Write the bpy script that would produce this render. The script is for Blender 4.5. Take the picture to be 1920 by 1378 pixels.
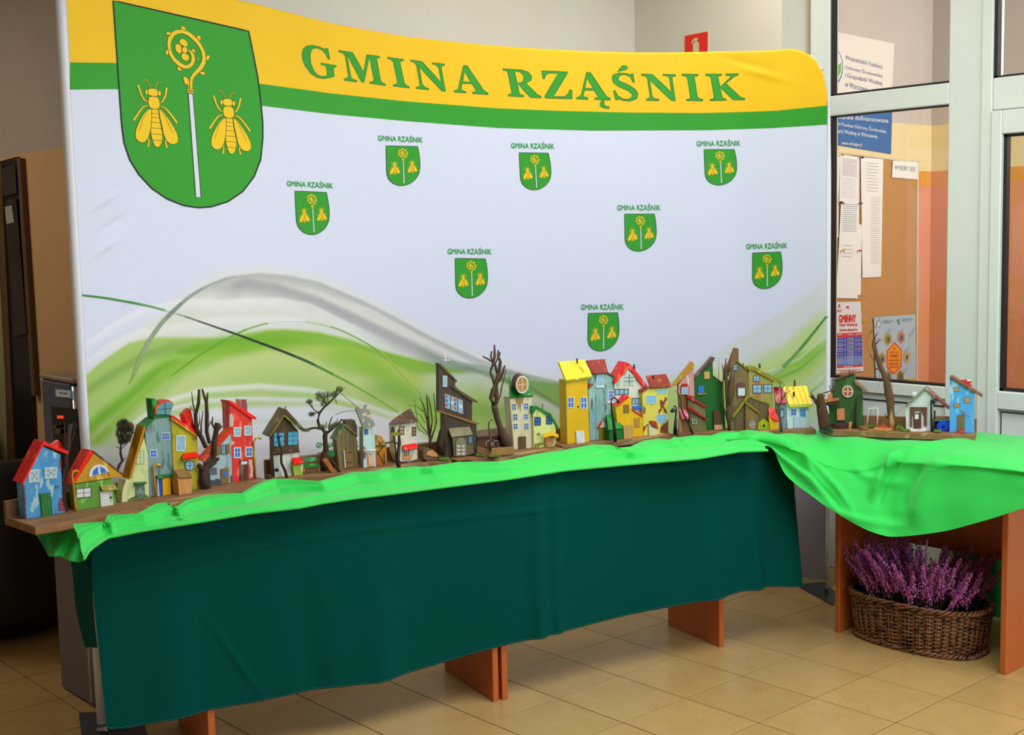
import bpy, bmesh, math, random
import numpy as np
random.seed(7)
for o in list(bpy.data.objects): bpy.data.objects.remove(o, do_unlink=True)
scene = bpy.context.scene
COL = scene.collection

# ------------------------------------------------------------------ camera
YAW, PITCH, ROLL, FPX = math.radians(138.37565), math.radians(5.91077), math.radians(-1.26235), 2374.89
CAM = np.array([2.67226, -3.70980, 1.53498])
FW = np.array([math.cos(PITCH)*math.cos(YAW), math.cos(PITCH)*math.sin(YAW), -math.sin(PITCH)])
_R0 = np.array([math.sin(YAW), -math.cos(YAW), 0.0]); _U0 = np.cross(_R0, FW)
RT = math.cos(ROLL)*_R0 + math.sin(ROLL)*_U0
UP = -math.sin(ROLL)*_R0 + math.cos(ROLL)*_U0
from mathutils import Matrix, Vector
cd = bpy.data.cameras.new('camera'); cam = bpy.data.objects.new('camera', cd); COL.objects.link(cam)
cd.sensor_width = 36.0; cd.lens = FPX*36.0/1920.0; cd.clip_start = 0.05; cd.clip_end = 100
cam.matrix_world = Matrix(((RT[0], UP[0], -FW[0], CAM[0]), (RT[1], UP[1], -FW[1], CAM[1]), (RT[2], UP[2], -FW[2], CAM[2]), (0, 0, 0, 1)))
scene.camera = cam

# ------------------------------------------------------------------ world, lights, exposure
w = bpy.data.worlds.new('world'); scene.world = w; w.use_nodes = True
w.node_tree.nodes['Background'].inputs['Color'].default_value = (0.80, 0.88, 1.0, 1)
w.node_tree.nodes['Background'].inputs['Strength'].default_value = 0.20
scene.view_settings.view_transform = 'Standard'; scene.view_settings.look = 'None'
scene.view_settings.gamma = 1.0; scene.view_settings.use_curve_mapping = False
scene.view_settings.exposure = 0.52
def area(name, loc, target, sx, sy, power, color):
    l = bpy.data.lights.new(name, 'AREA'); l.shape = 'RECTANGLE'; l.size = sx; l.size_y = sy; l.energy = power; l.color = color
    o = bpy.data.objects.new(name, l); COL.objects.link(o); o.location = loc
    d = Vector(target) - Vector(loc); o.rotation_euler = d.to_track_quat('-Z', 'Y').to_euler(); return o
area('window_daylight', (5.6, -1.2, 2.35), (-0.8, 0.0, 0.9), 3.6, 1.3, 88, (0.70, 0.82, 1.0))
area('ceiling_and_fill_light', (1.35, -0.9, 2.96), (1.35, -0.9, 0), 1.8, 2.4, 58, (0.93, 0.96, 1.0))
area('ceiling_and_fill_light', (-0.6, 0.1, 2.96), (-0.6, 0.1, 0), 0.5, 1.3, 8, (1.0, 0.96, 0.88))  # unseen fill light, added to brighten the wall above the backdrop
area('ceiling_and_fill_light', (-3.6, -3.2, 2.96), (-3.6, -3.2, 0), 1.2, 1.2, 24, (1.0, 0.92, 0.82))  # added fill for the dim left hall, no lamp seen there
area('vestibule_daylight', (1.3, 2.2, 2.3), (-0.9, 1.9, 1.4), 1.6, 1.2, 44, (1.0, 0.98, 0.95))

# ------------------------------------------------------------------ photograph pixel -> point in the room
def ray(x, y):
    return FW + RT*((x-960.0)/FPX) - UP*((y-689.0)/FPX)
def hitZ(x, y, z):
    d = ray(x, y); return CAM + d*((z-CAM[2])/d[2])
def hitX(x, y, X):
    d = ray(x, y); return CAM + d*((X-CAM[0])/d[0])
def hitY(x, y, Y):
    d = ray(x, y); return CAM + d*((Y-CAM[1])/d[1])
def project(p):
    d = np.asarray(p, float)-CAM; z = d@FW
    return 960+FPX*(d@RT)/z, 689-FPX*(d@UP)/z, z
ZM = {1: (0, 700, 260/1120), 2: (210, 720, 290/1665), 3: (480, 700, 320/1920), 4: (760, 640, 300/1722), 5: (1030, 650, 250/1722),
      6: (1240, 640, 300/1920), 7: (1500, 600, 360/1920)}
def zq(k, pts):
    ox, oy, s = ZM[k]; return [(ox+a*s, oy+b*s) for a, b in pts]

# ------------------------------------------------------------------ materials
def lin(h):
    h = h.lstrip('#'); c = [int(h[i:i+2], 16)/255 for i in (0, 2, 4)]
    return tuple(x/12.92 if x <= 0.04045 else ((x+0.055)/1.055)**2.4 for x in c)
MATS = {}
def mat(key, c1, c2=None, scale=18.0, rough=0.6, stretch=(1, 1, 1), contrast=0.35, bump=0.0, bscale=None, metal=0.0, spec=0.5, c3=None, s3=60.0, w3=0.25, rnd=0.0, sheen=0.0, detail=6, coat=0.0):
    if key in MATS: return MATS[key]
    m = bpy.data.materials.new(key); m.use_nodes = True; nt = m.node_tree; N = nt.nodes; L = nt.links
    b = N['Principled BSDF']; b.inputs['Roughness'].default_value = rough; b.inputs['Metallic'].default_value = metal
    b.inputs['Specular IOR Level'].default_value = spec
    if sheen: b.inputs['Sheen Weight'].default_value = sheen
    if coat: b.inputs['Coat Weight'].default_value = coat; b.inputs['Coat Roughness'].default_value = 0.2
    a = lin(c1); b.inputs['Base Color'].default_value = (*a, 1); m.diffuse_color = (*a, 1)
    tc = N.new('ShaderNodeTexCoord'); mp = N.new('ShaderNodeMapping'); mp.inputs['Scale'].default_value = stretch
    L.new(tc.outputs['Object'], mp.inputs['Vector']); out = None
    if rnd:
        oi = N.new('ShaderNodeObjectInfo'); vm = N.new('ShaderNodeVectorMath'); vm.operation = 'MULTIPLY_ADD'
        vm.inputs[1].default_value = (37, 17, 5); L.new(oi.outputs['Random'], vm.inputs[0]); L.new(tc.outputs['Object'], vm.inputs[2]); L.new(vm.outputs[0], mp.inputs['Vector'])
    if c2:
        n = N.new('ShaderNodeTexNoise'); n.inputs['Scale'].default_value = scale; n.inputs['Detail'].default_value = detail; n.inputs['Roughness'].default_value = 0.65
        L.new(mp.outputs[0], n.inputs['Vector'])
        r = N.new('ShaderNodeValToRGB'); r.color_ramp.elements[0].position = 0.5-contrast/2; r.color_ramp.elements[1].position = 0.5+contrast/2
        r.color_ramp.elements[0].color = (*a, 1); r.color_ramp.elements[1].color = (*lin(c2), 1)
        L.new(n.outputs[0], r.inputs[0]); out = r.outputs[0]
        if c3:
            n2 = N.new('ShaderNodeTexNoise'); n2.inputs['Scale'].default_value = s3; n2.inputs['Detail'].default_value = 4; L.new(mp.outputs[0], n2.inputs['Vector'])
            r2 = N.new('ShaderNodeValToRGB'); r2.color_ramp.elements[0].position = 0.72-w3; r2.color_ramp.elements[1].position = 0.76-w3*0.8
            r2.color_ramp.elements[0].color = (0, 0, 0, 1); r2.color_ramp.elements[1].color = (1, 1, 1, 1); L.new(n2.outputs[0], r2.inputs[0])
            mx = N.new('ShaderNodeMixRGB'); L.new(r2.outputs[0], mx.inputs[0]); L.new(out, mx.inputs[1]); mx.inputs[2].default_value = (*lin(c3), 1); out = mx.outputs[0]
        if rnd:
            hs = N.new('ShaderNodeHueSaturation'); mr = N.new('ShaderNodeMapRange'); mr.inputs[3].default_value = 1-rnd; mr.inputs[4].default_value = 1+rnd
            L.new(oi.outputs['Random'], mr.inputs[0]); L.new(mr.outputs[0], hs.inputs['Value']); L.new(out, hs.inputs['Color']); out = hs.outputs[0]
        L.new(out, b.inputs['Base Color'])
    if bump:
        nb = N.new('ShaderNodeTexNoise'); nb.inputs['Scale'].default_value = bscale or scale*2; nb.inputs['Detail'].default_value = 5
        L.new(mp.outputs[0], nb.inputs['Vector']); bp = N.new('ShaderNodeBump'); bp.inputs['Strength'].default_value = bump; bp.inputs['Distance'].default_value = 0.004
        L.new(nb.outputs[0], bp.inputs['Height']); L.new(bp.outputs[0], b.inputs['Normal'])
    MATS[key] = m; return m
def sat(h, k=1.25):
    if h is None: return None
    h = h.lstrip('#'); c = [int(h[i:i+2], 16) for i in (0, 2, 4)]; m = .3*c[0]+.55*c[1]+.15*c[2]; return '#'+''.join('%02x' % int(max(0, min(255, m+(x-m)*k))) for x in c)
def paint(c1, c2=None, c3=None, rough=0.42, **k):     # weathered hobby paint over a wooden block
    c1, c2, c3 = sat(c1), sat(c2), sat(c3); key = 'painted_wood_%s_%s_%s' % (c1, c2, c3)
    return mat(key, c1, c2 or c1, scale=k.get('scale', 22), rough=rough, stretch=(1, 1, 0.35), contrast=0.3, bump=0.35, bscale=70, c3=c3, s3=48, w3=k.get('w3', 0.15), spec=0.45)
def wood(c1, c2, key=None, st=(1, 1, 0.12), rough=0.65):
    return mat(key or 'bare_wood_%s_%s' % (c1, c2), sat(c1), sat(c2), scale=60, rough=rough, stretch=st, contrast=0.3, bump=0.3, bscale=90)
def flat(c, rough=0.6, **k):
    return mat('plain_%s_%s' % (c, rough), c, None, rough=rough, **k)

# ------------------------------------------------------------------ object makers
def link(name, me, m, parent=None, kind=None, label=None):
    o = bpy.data.objects.new(name, me); COL.objects.link(o)
    if m is not None and not me.materials: me.materials.append(m)
    if parent is not None: o.parent = parent
    if kind: o['kind'] = kind
    if label: o['label'] = label
    return o
def base_of(parent):
    p = parent
    while p is not None and p.parent is not None: p = p.parent
    return np.array(p.location) if p is not None else np.zeros(3)
def mesh(name, V, Fc, m, parent=None, kind=None, label=None, smooth=False, bevel=0.0):
    V = np.asarray([tuple(v) for v in V], float) - base_of(parent)
    me = bpy.data.meshes.new(name); me.from_pydata(V.tolist(), [], [tuple(int(i) for i in f) for f in Fc]); me.update()
    if bevel or not smooth:
        bm = bmesh.new(); bm.from_mesh(me); bmesh.ops.recalc_face_normals(bm, faces=bm.faces)
        if bevel:
            bmesh.ops.bevel(bm, geom=[e for e in bm.edges if len(e.link_faces) == 2 and e.calc_face_angle(0) > 0.5], offset=bevel, segments=1, affect='EDGES', clamp_overlap=True)
        bm.to_mesh(me); bm.free()
    if smooth: me.polygons.foreach_set('use_smooth', [True]*len(me.polygons))
    return link(name, me, m, parent, kind, label)
def thing(name, label, cat, loc, group=None):
    o = bpy.data.objects.new(name, None); COL.objects.link(o); o.empty_display_size = 0.02
    o.location = tuple(float(v) for v in loc); o['label'] = label; o['category'] = cat
    if group: o['group'] = group
    return o
def tag(o, label, cat, group=None):
    o['label'] = label; o['category'] = cat
    if group: o['group'] = group
    return o
class G:                                               # collects shapes for one mesh
    def __init__(s): s.V = []; s.F = []
    def add(s, V, Fc):
        n = len(s.V); s.V += [tuple(v) for v in V]; s.F += [tuple(i+n for i in f) for f in Fc]; return s
    def box(s, x0, x1, y0, y1, z0, z1):
        return s.add([(x0, y0, z0), (x1, y0, z0), (x1, y1, z0), (x0, y1, z0), (x0, y0, z1), (x1, y0, z1), (x1, y1, z1), (x0, y1, z1)],
                     [(0, 3, 2, 1), (4, 5, 6, 7), (0, 1, 5, 4), (1, 2, 6, 5), (2, 3, 7, 6), (3, 0, 4, 7)])
    def extr(s, pts, vec):                             # polygon of 3-D points swept by a vector
        n = len(pts); P = [np.asarray(p, float) for p in pts]; B = [p+np.asarray(vec) for p in P]
        return s.add(P+B, [tuple(range(n)), tuple(range(2*n-1, n-1, -1))]+[(i, i+n, (i+1) % n+n, (i+1) % n) for i in range(n)])
    def tube(s, pts, rad, n=7, jit=0.0):
        P = [np.asarray(p, float) for p in pts]; rings = []
        for i, p in enumerate(P):
            t = P[min(i+1, len(P)-1)]-P[max(i-1, 0)]; t = t/(np.linalg.norm(t)+1e-9)
            a = np.cross(t, (0, 0, 1.0) if abs(t[2]) < 0.9 else (1.0, 0, 0)); a /= np.linalg.norm(a); b = np.cross(t, a)
            r = rad[i] if hasattr(rad, '__len__') else rad
            rings.append([p+(a*math.cos(2*math.pi*k/n)+b*math.sin(2*math.pi*k/n))*r*(1+random.uniform(-jit, jit)) for k in range(n)])
        V = [v for r_ in rings for v in r_]
        Fc = [(i*n+k, i*n+(k+1) % n, (i+1)*n+(k+1) % n, (i+1)*n+k) for i in range(len(P)-1) for k in range(n)]
        Fc += [tuple(range(n-1, -1, -1)), tuple((len(P)-1)*n+k for k in range(n))]
        return s.add(V, Fc)
    def lathe(s, c, prof, n=20, ax=1.0, ay=1.0):       # prof: (radius, z)
        V = [(c[0]+r*ax*math.cos(2*math.pi*k/n), c[1]+r*ay*math.sin(2*math.pi*k/n), c[2]+z) for r, z in prof for k in range(n)]
        Fc = [(i*n+k, i*n+(k+1) % n, (i+1)*n+(k+1) % n, (i+1)*n+k) for i in range(len(prof)-1) for k in range(n)]
        Fc += [tuple(range(n-1, -1, -1)), tuple((len(prof)-1)*n+k for k in range(n))]
        return s.add(V, Fc)
    def make(s, name, m, parent=None, kind=None, label=None, smooth=False, bevel=0.0):
        return mesh(name, s.V, s.F, m, parent, kind, label, smooth, bevel)
def struct(name, g, m, parent=None, **k):
    o = g.make(name, m, parent, **k)
    if parent is None: o['kind'] = 'structure'
    return o

class Plane:                                           # a vertical working plane standing in the room
    def __init__(s, p0, p1):                           # p0, p1: two floor-plan points, left to right as seen
        a = np.array([p0[0], p0[1], 0.0]); b = np.array([p1[0], p1[1], 0.0]); s.O = a; s.T = (b-a)/np.linalg.norm(b-a)
        s.N = np.array([s.T[1], -s.T[0], 0.0]); s.Z = np.array([0, 0, 1.0])
    def P(s, x, y, off=0.0):
        d = ray(x, y); return CAM+d*(((s.O+s.N*off-CAM)@s.N)/(d@s.N))
    def off_at(s, x, y, z):                            # offset of the upright face whose foot shows at pixel x, y
        return float((hitZ(x, y, z)-s.O)@s.N)
def prism(g, pl, poly, off, th):
    g.extr([pl.P(x, y, off) for x, y in poly], -pl.N*th); return g
# ------------------------------------------------------------------ the room
YW, YS, XA, YL, XV, YE = 1.10, 0.93, -1.60, -1.42, -0.90, 2.46
m_wall = mat('wall_paint_cream', '#e2dccc', '#ddd5c4', 3, 0.85, contrast=0.6)
m_wall_l = mat('wall_paint_grey_beige', '#a89a8c', '#a09183', 3, 0.85, contrast=0.6)
m_tan = mat('wall_paint_tan', '#c39a68', '#bb9260', 4, 0.7, contrast=0.6)
m_grout = mat('grout_grey', '#3c352c', '#2f2a24', 40, 0.9)
m_tile = mat('beige_marble_tile', '#bd9c62', '#b39158', 9, 0.26, contrast=0.5,  rnd=0.05, bump=0.03, bscale=9, detail=8, spec=0.5)
def vein(m):
    nt = m.node_tree; N = nt.nodes; L = nt.links; b = N['Principled BSDF']; src = b.inputs['Base Color'].links[0].from_socket
    mp = [n for n in N if n.type == 'MAPPING'][0]
    wv = N.new('ShaderNodeTexNoise'); wv.inputs['Scale'].default_value = 7.5; wv.inputs['Detail'].default_value = 7; wv.inputs['Distortion'].default_value = 1.6; L.new(mp.outputs[0], wv.inputs[0])
    sb = N.new('ShaderNodeMath'); sb.operation = 'SUBTRACT'; sb.inputs[1].default_value = 0.5; L.new(wv.outputs[0], sb.inputs[0])
    ab = N.new('ShaderNodeMath'); ab.operation = 'ABSOLUTE'; L.new(sb.outputs[0], ab.inputs[0])
    r = N.new('ShaderNodeValToRGB'); r.color_ramp.elements[0].position = 0.0; r.color_ramp.elements[0].color = (0.5, 0.5, 0.5, 1); r.color_ramp.elements[1].position = 0.009; r.color_ramp.elements[1].color = (0, 0, 0, 1)
    L.new(ab.outputs[0], r.inputs[0]); mx = N.new('ShaderNodeMixRGB'); L.new(r.outputs[0], mx.inputs[0]); L.new(src, mx.inputs[1]); mx.inputs[2].default_value = (*lin('#a87442'), 1); L.new(mx.outputs[0], b.inputs['Base Color'])
vein(m_tile)
floor = struct('floor', G().box(-7, 6.0, -7.5, 5.2, -0.08, -0.0035), m_grout)
TS = 0.30; tile_me = None; rest = G(); cand = []
for i in range(-23, 20):
    for j in range(-25, 17):
        c = np.array([(i+.5)*TS, (j+.5)*TS, 0]); x, y, z = project(c)
        if c[1] > YW+.1 and c[0] > -5: continue
        vis = z > 0.4 and -260 < x < 2180 and 500 < y < 1600 and c[1] < YW and not (c[1] > YL and c[0] < XA)
        cand.append((z if vis else 99+abs(z), i, j, vis))
cand.sort(); nt = 0
for z, i, j, vis in cand:
    if vis and nt < 295:
        if tile_me is None:
            t = G().box(0.0019, TS-0.0019, 0.0019, TS-0.0019, -0.006, 0.0).make('tile', m_tile, floor, bevel=0.0006); tile_me = t.data
        else:
            t = bpy.data.objects.new('tile', tile_me); COL.objects.link(t); t.parent = floor
        t.location = (i*TS, j*TS, 0); nt += 1
    else: rest.box(i*TS+.0019, (i+1)*TS-.0019, j*TS+.0019, (j+1)*TS-.0019, -0.006, 0.0)
rest.make('tile_field', m_tile, floor, kind='stuff')
struct('ceiling', G().box(-7, 6.0, -7.5, 5.2, 3.0, 3.1), mat('ceiling_white', '#dcdad2', '#d6d3ca', 2, 0.9))
zpt = hitY(135, 273, YL)[2]
wl = struct('wall_left', G().box(-7, XA, YL, YL+.12, 0, 3.0), m_wall_l)
G().box(-7, XA, YL-.003, YL, 0.0, zpt).make('painted_dado', m_tan, wl)
struct('wall_back', G().box(XA-.12, XA, YL+.12, YS, 0, 3.0), m_wall)
xj = hitY(1466, 50, YS)[0]
struct('wall_niche', G().box(XA-.12, xj, YS, YW+.1, 0, 3.0), m_wall)
struct('wall_far', G().box(-7.12, -7, -7.5, YL+.12, 0, 3.0), m_wall_l)
struct('wall_behind', G().box(-7, 6.0, -7.6, -7.5, 0, 3.0), m_wall)
struct('wall_right', G().box(6.0, 6.1, -7.5, -3.2, 0, 3.0).box(6.0, 6.1, 0.9, 5.2, 0, 3.0).box(6.0, 6.1, -3.2, 0.9, 0, 0.8).box(6.0, 6.1, -3.2, 0.9, 2.9, 3.0), m_wall)
# left wall: dark glazed doorway and socket, all on the wall plane
def onY(poly, Y, g=None, th=0.02):
    g = g or G(); g.extr([hitY(x, y, Y) for x, y in poly], (0, th, 0)); return g
d1 = onY([(-160, 345), (31, 294), (60, 740), (75, 1100), (-110, 1180)], YL-.022).make('door_1', flat('#1d1713', 0.4)); d1['kind'] = 'structure'
onY([(-120, 352), (2, 308), (22, 740), (30, 900), (-90, 900)], YL-.030, th=.008).make('door_leaf', mat('door_brown', '#5c421f', '#4c3518', 5, 0.5), d1)
onY([(-160, 420), (-8, 378), (10, 720), (14, 900), (-130, 900)], YL-.034, th=.004).make('curtain', mat('curtain_olive', '#8d8354', '#7d7448', 20, 0.8, stretch=(1, 1, .05)), d1)
onY([(3, 316), (28, 309), (31, 362), (6, 368)], YL-.036, th=.004).make('pane', flat('#2c2a26', 0.1), d1)
onY([(8, 378), (30, 372), (50, 625), (26, 632)], YL-.036, th=.004).make('pane', mat('dark_glass', '#0c0a08', '#2b2013', 9, 0.15), d1)
onY([(9, 388), (22, 385), (26, 417), (12, 420)], YL-.039, th=.002).make('notice', flat('#8f907e', 0.8), d1, label='pale paper notice on the dark glass')
onY([(31, 296), (37, 297), (66, 742), (59, 742)], YL-.03, th=.03).make('trim_1', flat('#5a3d28', 0.6))['kind'] = 'structure'
sw = thing('light_switch', 'small cream light switch on the tan wall beside the white backdrop', 'switch', hitY(142, 577, YL-.003))
onY([(135, 562), (148, 563), (149, 592), (136, 590)], YL-.012, th=.009).make('switch_plate', flat('#c9b27c', 0.5), sw, bevel=.002)
onY([(137, 568), (145, 569), (145, 586), (138, 585)], YL-.017, th=.006).make('rocker', flat('#d6c08a', 0.4), sw, bevel=.002)
# fire extinguisher sign on the niche wall
sg = thing('fire_extinguisher_sign', 'red square sign with cream fire extinguisher pictogram above the backdrop', 'sign', hitY(1305, 100, YS-.002))
def sgp(poly, e, mt, nm, par=sg): return onY([(1180+a*380/1920, b*240/1213) for a, b in poly], YS-e, th=.0015).make(nm, mt, par)
onY([(1180+a*380/1920, b*240/1213) for a, b in [(515, 328), (750, 284), (748, 560), (515, 575)]], YS-.003, th=.003).make('sign_plate', flat('#d9d3a8', 0.5), sg)
sgp([(525, 341), (741, 299), (740, 550), (525, 562)], .0046, flat('#f01c08', 0.45), 'red_field')
sgp([(600, 560), (602, 412), (612, 400), (632, 394), (650, 398), (658, 408), (658, 556)], .0062, flat('#d9cf9c', 0.5), 'extinguisher_pictogram')
sgp([(590, 418), (588, 402), (600, 378), (620, 362), (640, 358), (655, 366), (645, 372), (640, 390), (636, 396), (622, 396), (622, 384), (602, 396)], .0062, flat('#d9cf9c', 0.5), 'valve_pictogram')

# ------------------------------------------------------------------ glazed partition with door
m_pvc = mat('white_upvc', '#dfe6de', '#d9e1d9', 6, 0.32, contrast=0.6)
m_seal = flat('#1b1a1c', 0.5)
m_glass = bpy.data.materials.new('clear_glass'); m_glass.use_nodes = True
_nt = m_glass.node_tree; _b = _nt.nodes['Principled BSDF']; _nt.nodes.remove(_b)
_t = _nt.nodes.new('ShaderNodeBsdfTransparent'); _t.inputs[0].default_value = (0.95, 0.96, 0.95, 1); _g = _nt.nodes.new('ShaderNodeBsdfGlossy'); _g.inputs['Roughness'].default_value = 0.02
_f = _nt.nodes.new('ShaderNodeFresnel'); _f.inputs[0].default_value = 1.45; _m = _nt.nodes.new('ShaderNodeMixShader')
_nt.links.new(_f.outputs[0], _m.inputs[0]); _nt.links.new(_t.outputs[0], _m.inputs[1]); _nt.links.new(_g.outputs[0], _m.inputs[2]); _nt.links.new(_m.outputs[0], _nt.nodes['Material Output'].inputs[0])
def X1(px): return float(hitY(px, 400, YW)[0])
def Z1(px, py): return float(hitY(px, py, YW)[2])
xa, xb = hitY(1519, 100, YW)[0], hitY(1554.5, 300, YW)[0]; xc, xd = hitY(1775.5, 400, YW)[0], hitY(1838, 450, YW)[0]
zt1, zt0, zs = Z1(1665, 168), Z1(1665, 207), Z1(1690, 719)
win = struct('window_1', G().box(xa, xb, YW, YW+.07, 0.0, 3.0), m_pvc, bevel=.004)
def bar(x0, x1, z0, z1, nm='frame_rail', par=None, y0=YW, d=.07, m=None): return G().box(x0, x1, y0, y0+d, z0, z1).make(nm, m or m_pvc, par or win, bevel=.004)
bar(xc, xd, 0, 3.0, 'mullion'); bar(xb, xc, zt0, zt1, 'transom'); zsb = Z1(1690, 742)
bar(xb, xc, zsb, zs, 'sill_rail'); bar(xb, xc, 0, zsb-.002, 'lower_panel', y0=YW+.02, d=.03)
bar(xb+.01, xc-.01, zsb-.035, zsb-.028, 'panel_gap', y0=YW+.014, d=.01, m=m_seal)
for nm, z0, z1 in (('upper_seal', zt1, 2.98), ('lower_seal', zs, zt0)):
    g = G(); y = YW+.012
    g.box(xb, xb+.012, y, y+.03, z0, z1).box(xc-.004, xc, y, y+.03, z0, z1).box(xb, xc, y, y+.03, z0, z0+.010).box(xb, xc, y, y+.03, z1-.005, z1); g.make('glazing_seal', m_seal, win)
for z0, z1 in ((zt1, 2.98), (zs, zt0)): G().box(xb, xc, YW+.034, YW+.04, z0, z1).make('pane', m_glass, win)
bar(xc-.012, xc, zs, zt0, 'glazing_bead', y0=YW-.006, d=.02) if False else None
# door with top light, right of the mullion
dr = struct('door_2', G().box(xd, xd+.045, YW-.012, YW+.08, 0, 2.98), m_pvc, bevel=.003)
XR = xd+1.05
zu0 = Z1(1850, 148); zdt = Z1(1850, 208); zg1 = Z1(1890, 251); zg0 = Z1(1880, 733); xg = hitY(1879, 450, YW)[0]; zlp = Z1(1880, 762)
bar(xd+.045, XR, zdt, zu0, 'head_rail', dr, y0=YW-.005); bar(XR, XR+.08, 0, 2.98, 'jamb', dr); bar(xd+.045, XR, 2.9, 2.98, 'top_rail', dr)
bar(xd+.047, xg, 0.01, zdt-.004, 'leaf_stile', dr, y0=YW-.02, d=.08); bar(XR-.12, XR-.004, 0.01, zdt-.004, 'leaf_stile', dr, y0=YW-.02, d=.08)
bar(xg, XR-.12, zg1, zdt-.004, 'leaf_rail', dr, y0=YW-.02, d=.08); bar(xg, XR-.12, zlp-.01, zg0, 'leaf_rail', dr, y0=YW-.02, d=.08); bar(xg, XR-.12, 0.01, .12, 'leaf_rail', dr, y0=YW-.02, d=.08)
bar(xg, XR-.12, .12, zlp-.012, 'lower_panel', dr, y0=YW+.005, d=.03)
bar(xg+.004, xg+.009, .14, zlp-.022, 'panel_gap', dr, y0=YW+.003, d=.004, m=m_seal); bar(xg+.004, XR-.13, zlp-.026, zlp-.021, 'panel_gap', dr, y0=YW+.003, d=.004, m=m_seal)
g = G(); y = YW+.0; g.box(xg, xg+.014, y, y+.03, zg0, zg1).box(xg, XR-.12, y, y+.03, zg0, zg0+.012).box(xg, XR-.12, y, y+.03, zg1-.01, zg1); g.make('glazing_seal', m_seal, dr)
g = G(); g.box(xd+.045, xd+.06, y, y+.03, zu0, 2.9).box(xd+.045, XR, y, y+.03, zu0, zu0+.008); g.make('glazing_seal', m_seal, dr)
G().box(xg, XR-.12, YW+.02, YW+.026, zg0, zg1).make('pane', m_glass, dr); G().box(xd+.045, XR, YW+.02, YW+.026, zu0, 2.9).make('pane', m_glass, dr)
struct('wall_partition', G().box(XR+.08, 6.0, YW, YW+.12, 0, 3.0), m_wall)

# ------------------------------------------------------------------ vestibule behind the glass
m_vup = mat('vestibule_lilac_grey', '#cfc4bd', '#c8bcb6', 3, 0.8, contrast=.6); m_vmid = mat('vestibule_cream', '#f0dcaa', '#ebd5a0', 3, 0.8, contrast=.6)
m_vor = mat('vestibule_orange', '#ea9f74', '#e39668', 3, 0.7, contrast=.6); m_vor2 = mat('vestibule_orange_stripe', '#e8a045', '#e29a40', 3, 0.7)
zc = hitX(1700, 232, XV)[2]; zo = hitX(1735, 321, XV)[2]
v = struct('wall_vestibule', G().box(XV-.1, XV, YW+.1, YE+.1, 0, 3.0), m_vup)
G().box(XV, XV+.002, YW+.1, YE, zo, zc).make('cream_band', m_vmid, v); G().box(XV, XV+.002, YW+.1, YE, 0, zo-.075).make('orange_dado', m_vor, v); G().box(XV, XV+.0025, YW+.1, YE, zo-.075, zo).make('orange_stripe', m_vor2, v)
v2 = struct('wall_vestibule_end', G().box(XV-.1, 6.0, YE, YE+.1, 0, 3.0), m_vup)
G().box(XV, 6.0, YE-.002, YE, zo, zc).make('cream_band', m_vmid, v2); G().box(XV, 6.0, YE-.002, YE, 0, zo-.075).make('orange_dado', m_vor, v2); G().box(XV, 6.0, YE-.0025, YE, zo-.075, zo).make('orange_stripe', m_vor2, v2)
PV = Plane((XV, 1.0), (XV, 3.0))
def vp(poly, off, m, nm, par, th=.0008, **k): return prism(G(), PV, poly, off, th).make(nm, m, par, **k)
FONT = {}
def text_mesh(s, bold=0.0):                            # flat triangles of a line of text, unit box
    if (s, bold) in FONT: return FONT[(s, bold)]
    cu = bpy.data.curves.new('t', 'FONT'); cu.body = s; cu.resolution_u = 3; cu.offset = bold
    o = bpy.data.objects.new('t', cu); COL.objects.link(o); dg = bpy.context.evaluated_depsgraph_get(); dg.update()
    me = bpy.data.meshes.new_from_object(o.evaluated_get(dg)); V = np.array([v.co[:2] for v in me.vertices]); Fc = [tuple(p.vertices) for p in me.polygons]
    bpy.data.objects.remove(o, do_unlink=True); bpy.data.meshes.remove(me)
    if len(V): V = (V-V.min(0))/(V.max(0)-V.min(0))
    FONT[(s, bold)] = (V, Fc); return V, Fc
def text_on(P, s, q, off, m, parent, nm='lettering', bold=0.0):     # q: pixel corners TL, TR, BR, BL
    V, F0 = text_mesh(s, 0.0); out = []; Fc = []
    tl, tr, br, bl = [np.array(a, float) for a in q]
    for i, (du, dv) in enumerate(((0, 0),) if not bold else ((-bold, 0), (bold, 0), (0, -bold), (0, bold))):   # bold: the same line printed four times with a tiny shift
        Fc += [tuple(k+len(out) for k in f) for f in F0]
        for u, v_ in V:
            u, v_ = u+du*.55/max(4, len(s)*.62), v_+dv*.8; p = bl*(1-u)*(1-v_)+br*u*(1-v_)+tl*(1-u)*v_+tr*u*v_; out.append(P(p[0], p[1], off+i*.00004))
    if len(out): return mesh(nm, out, Fc, m, parent)
def z6(a, b): return (1540+a*200/1312, 190+b*210/1378)
def z8(a, b): return (1500+a*240/1654, 540+b*200/1378)
white = flat('#f2f2f0', 0.7); ink = flat('#9a9aa0', 0.8); dark = flat('#4b4b52', 0.8)
# blue funding board
bl_ = thing('blue_information_board', 'blue and white funding notice board with white lettering behind the window', 'sign', PV.P(1620, 280, .01))
vp([(1545, 55), (1640, 74), (1677, 82), (1672, 183), (1670, 288), (1545, 268)], .004, flat('#efe6dc', .6), 'board_panel', bl_)
vp([(1545, 172), (1673, 201), (1671, 289), (1545, 268)], .006, mat('board_blue', '#2f6fb5', '#2a66aa', 4, .35), 'blue_field', bl_)
for s, a in (('Wojewódzki Fundusz', (1585, 103, 1655, 121, 11)), ('Ochrony Środowiska', (1585, 120, 1655, 137, 11)), ('i Gospodarki Wodnej', (1585, 136, 1654, 152, 11)), ('w Warszawie', (1585, 152, 1628, 163, 10))):
    text_on(PV.P, s, [(a[0], a[1]), (a[2], a[3]), (a[2], a[3]+a[4]), (a[0], a[1]+a[4])], .0055, flat('#6f7fa6', .6), bl_)
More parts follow.
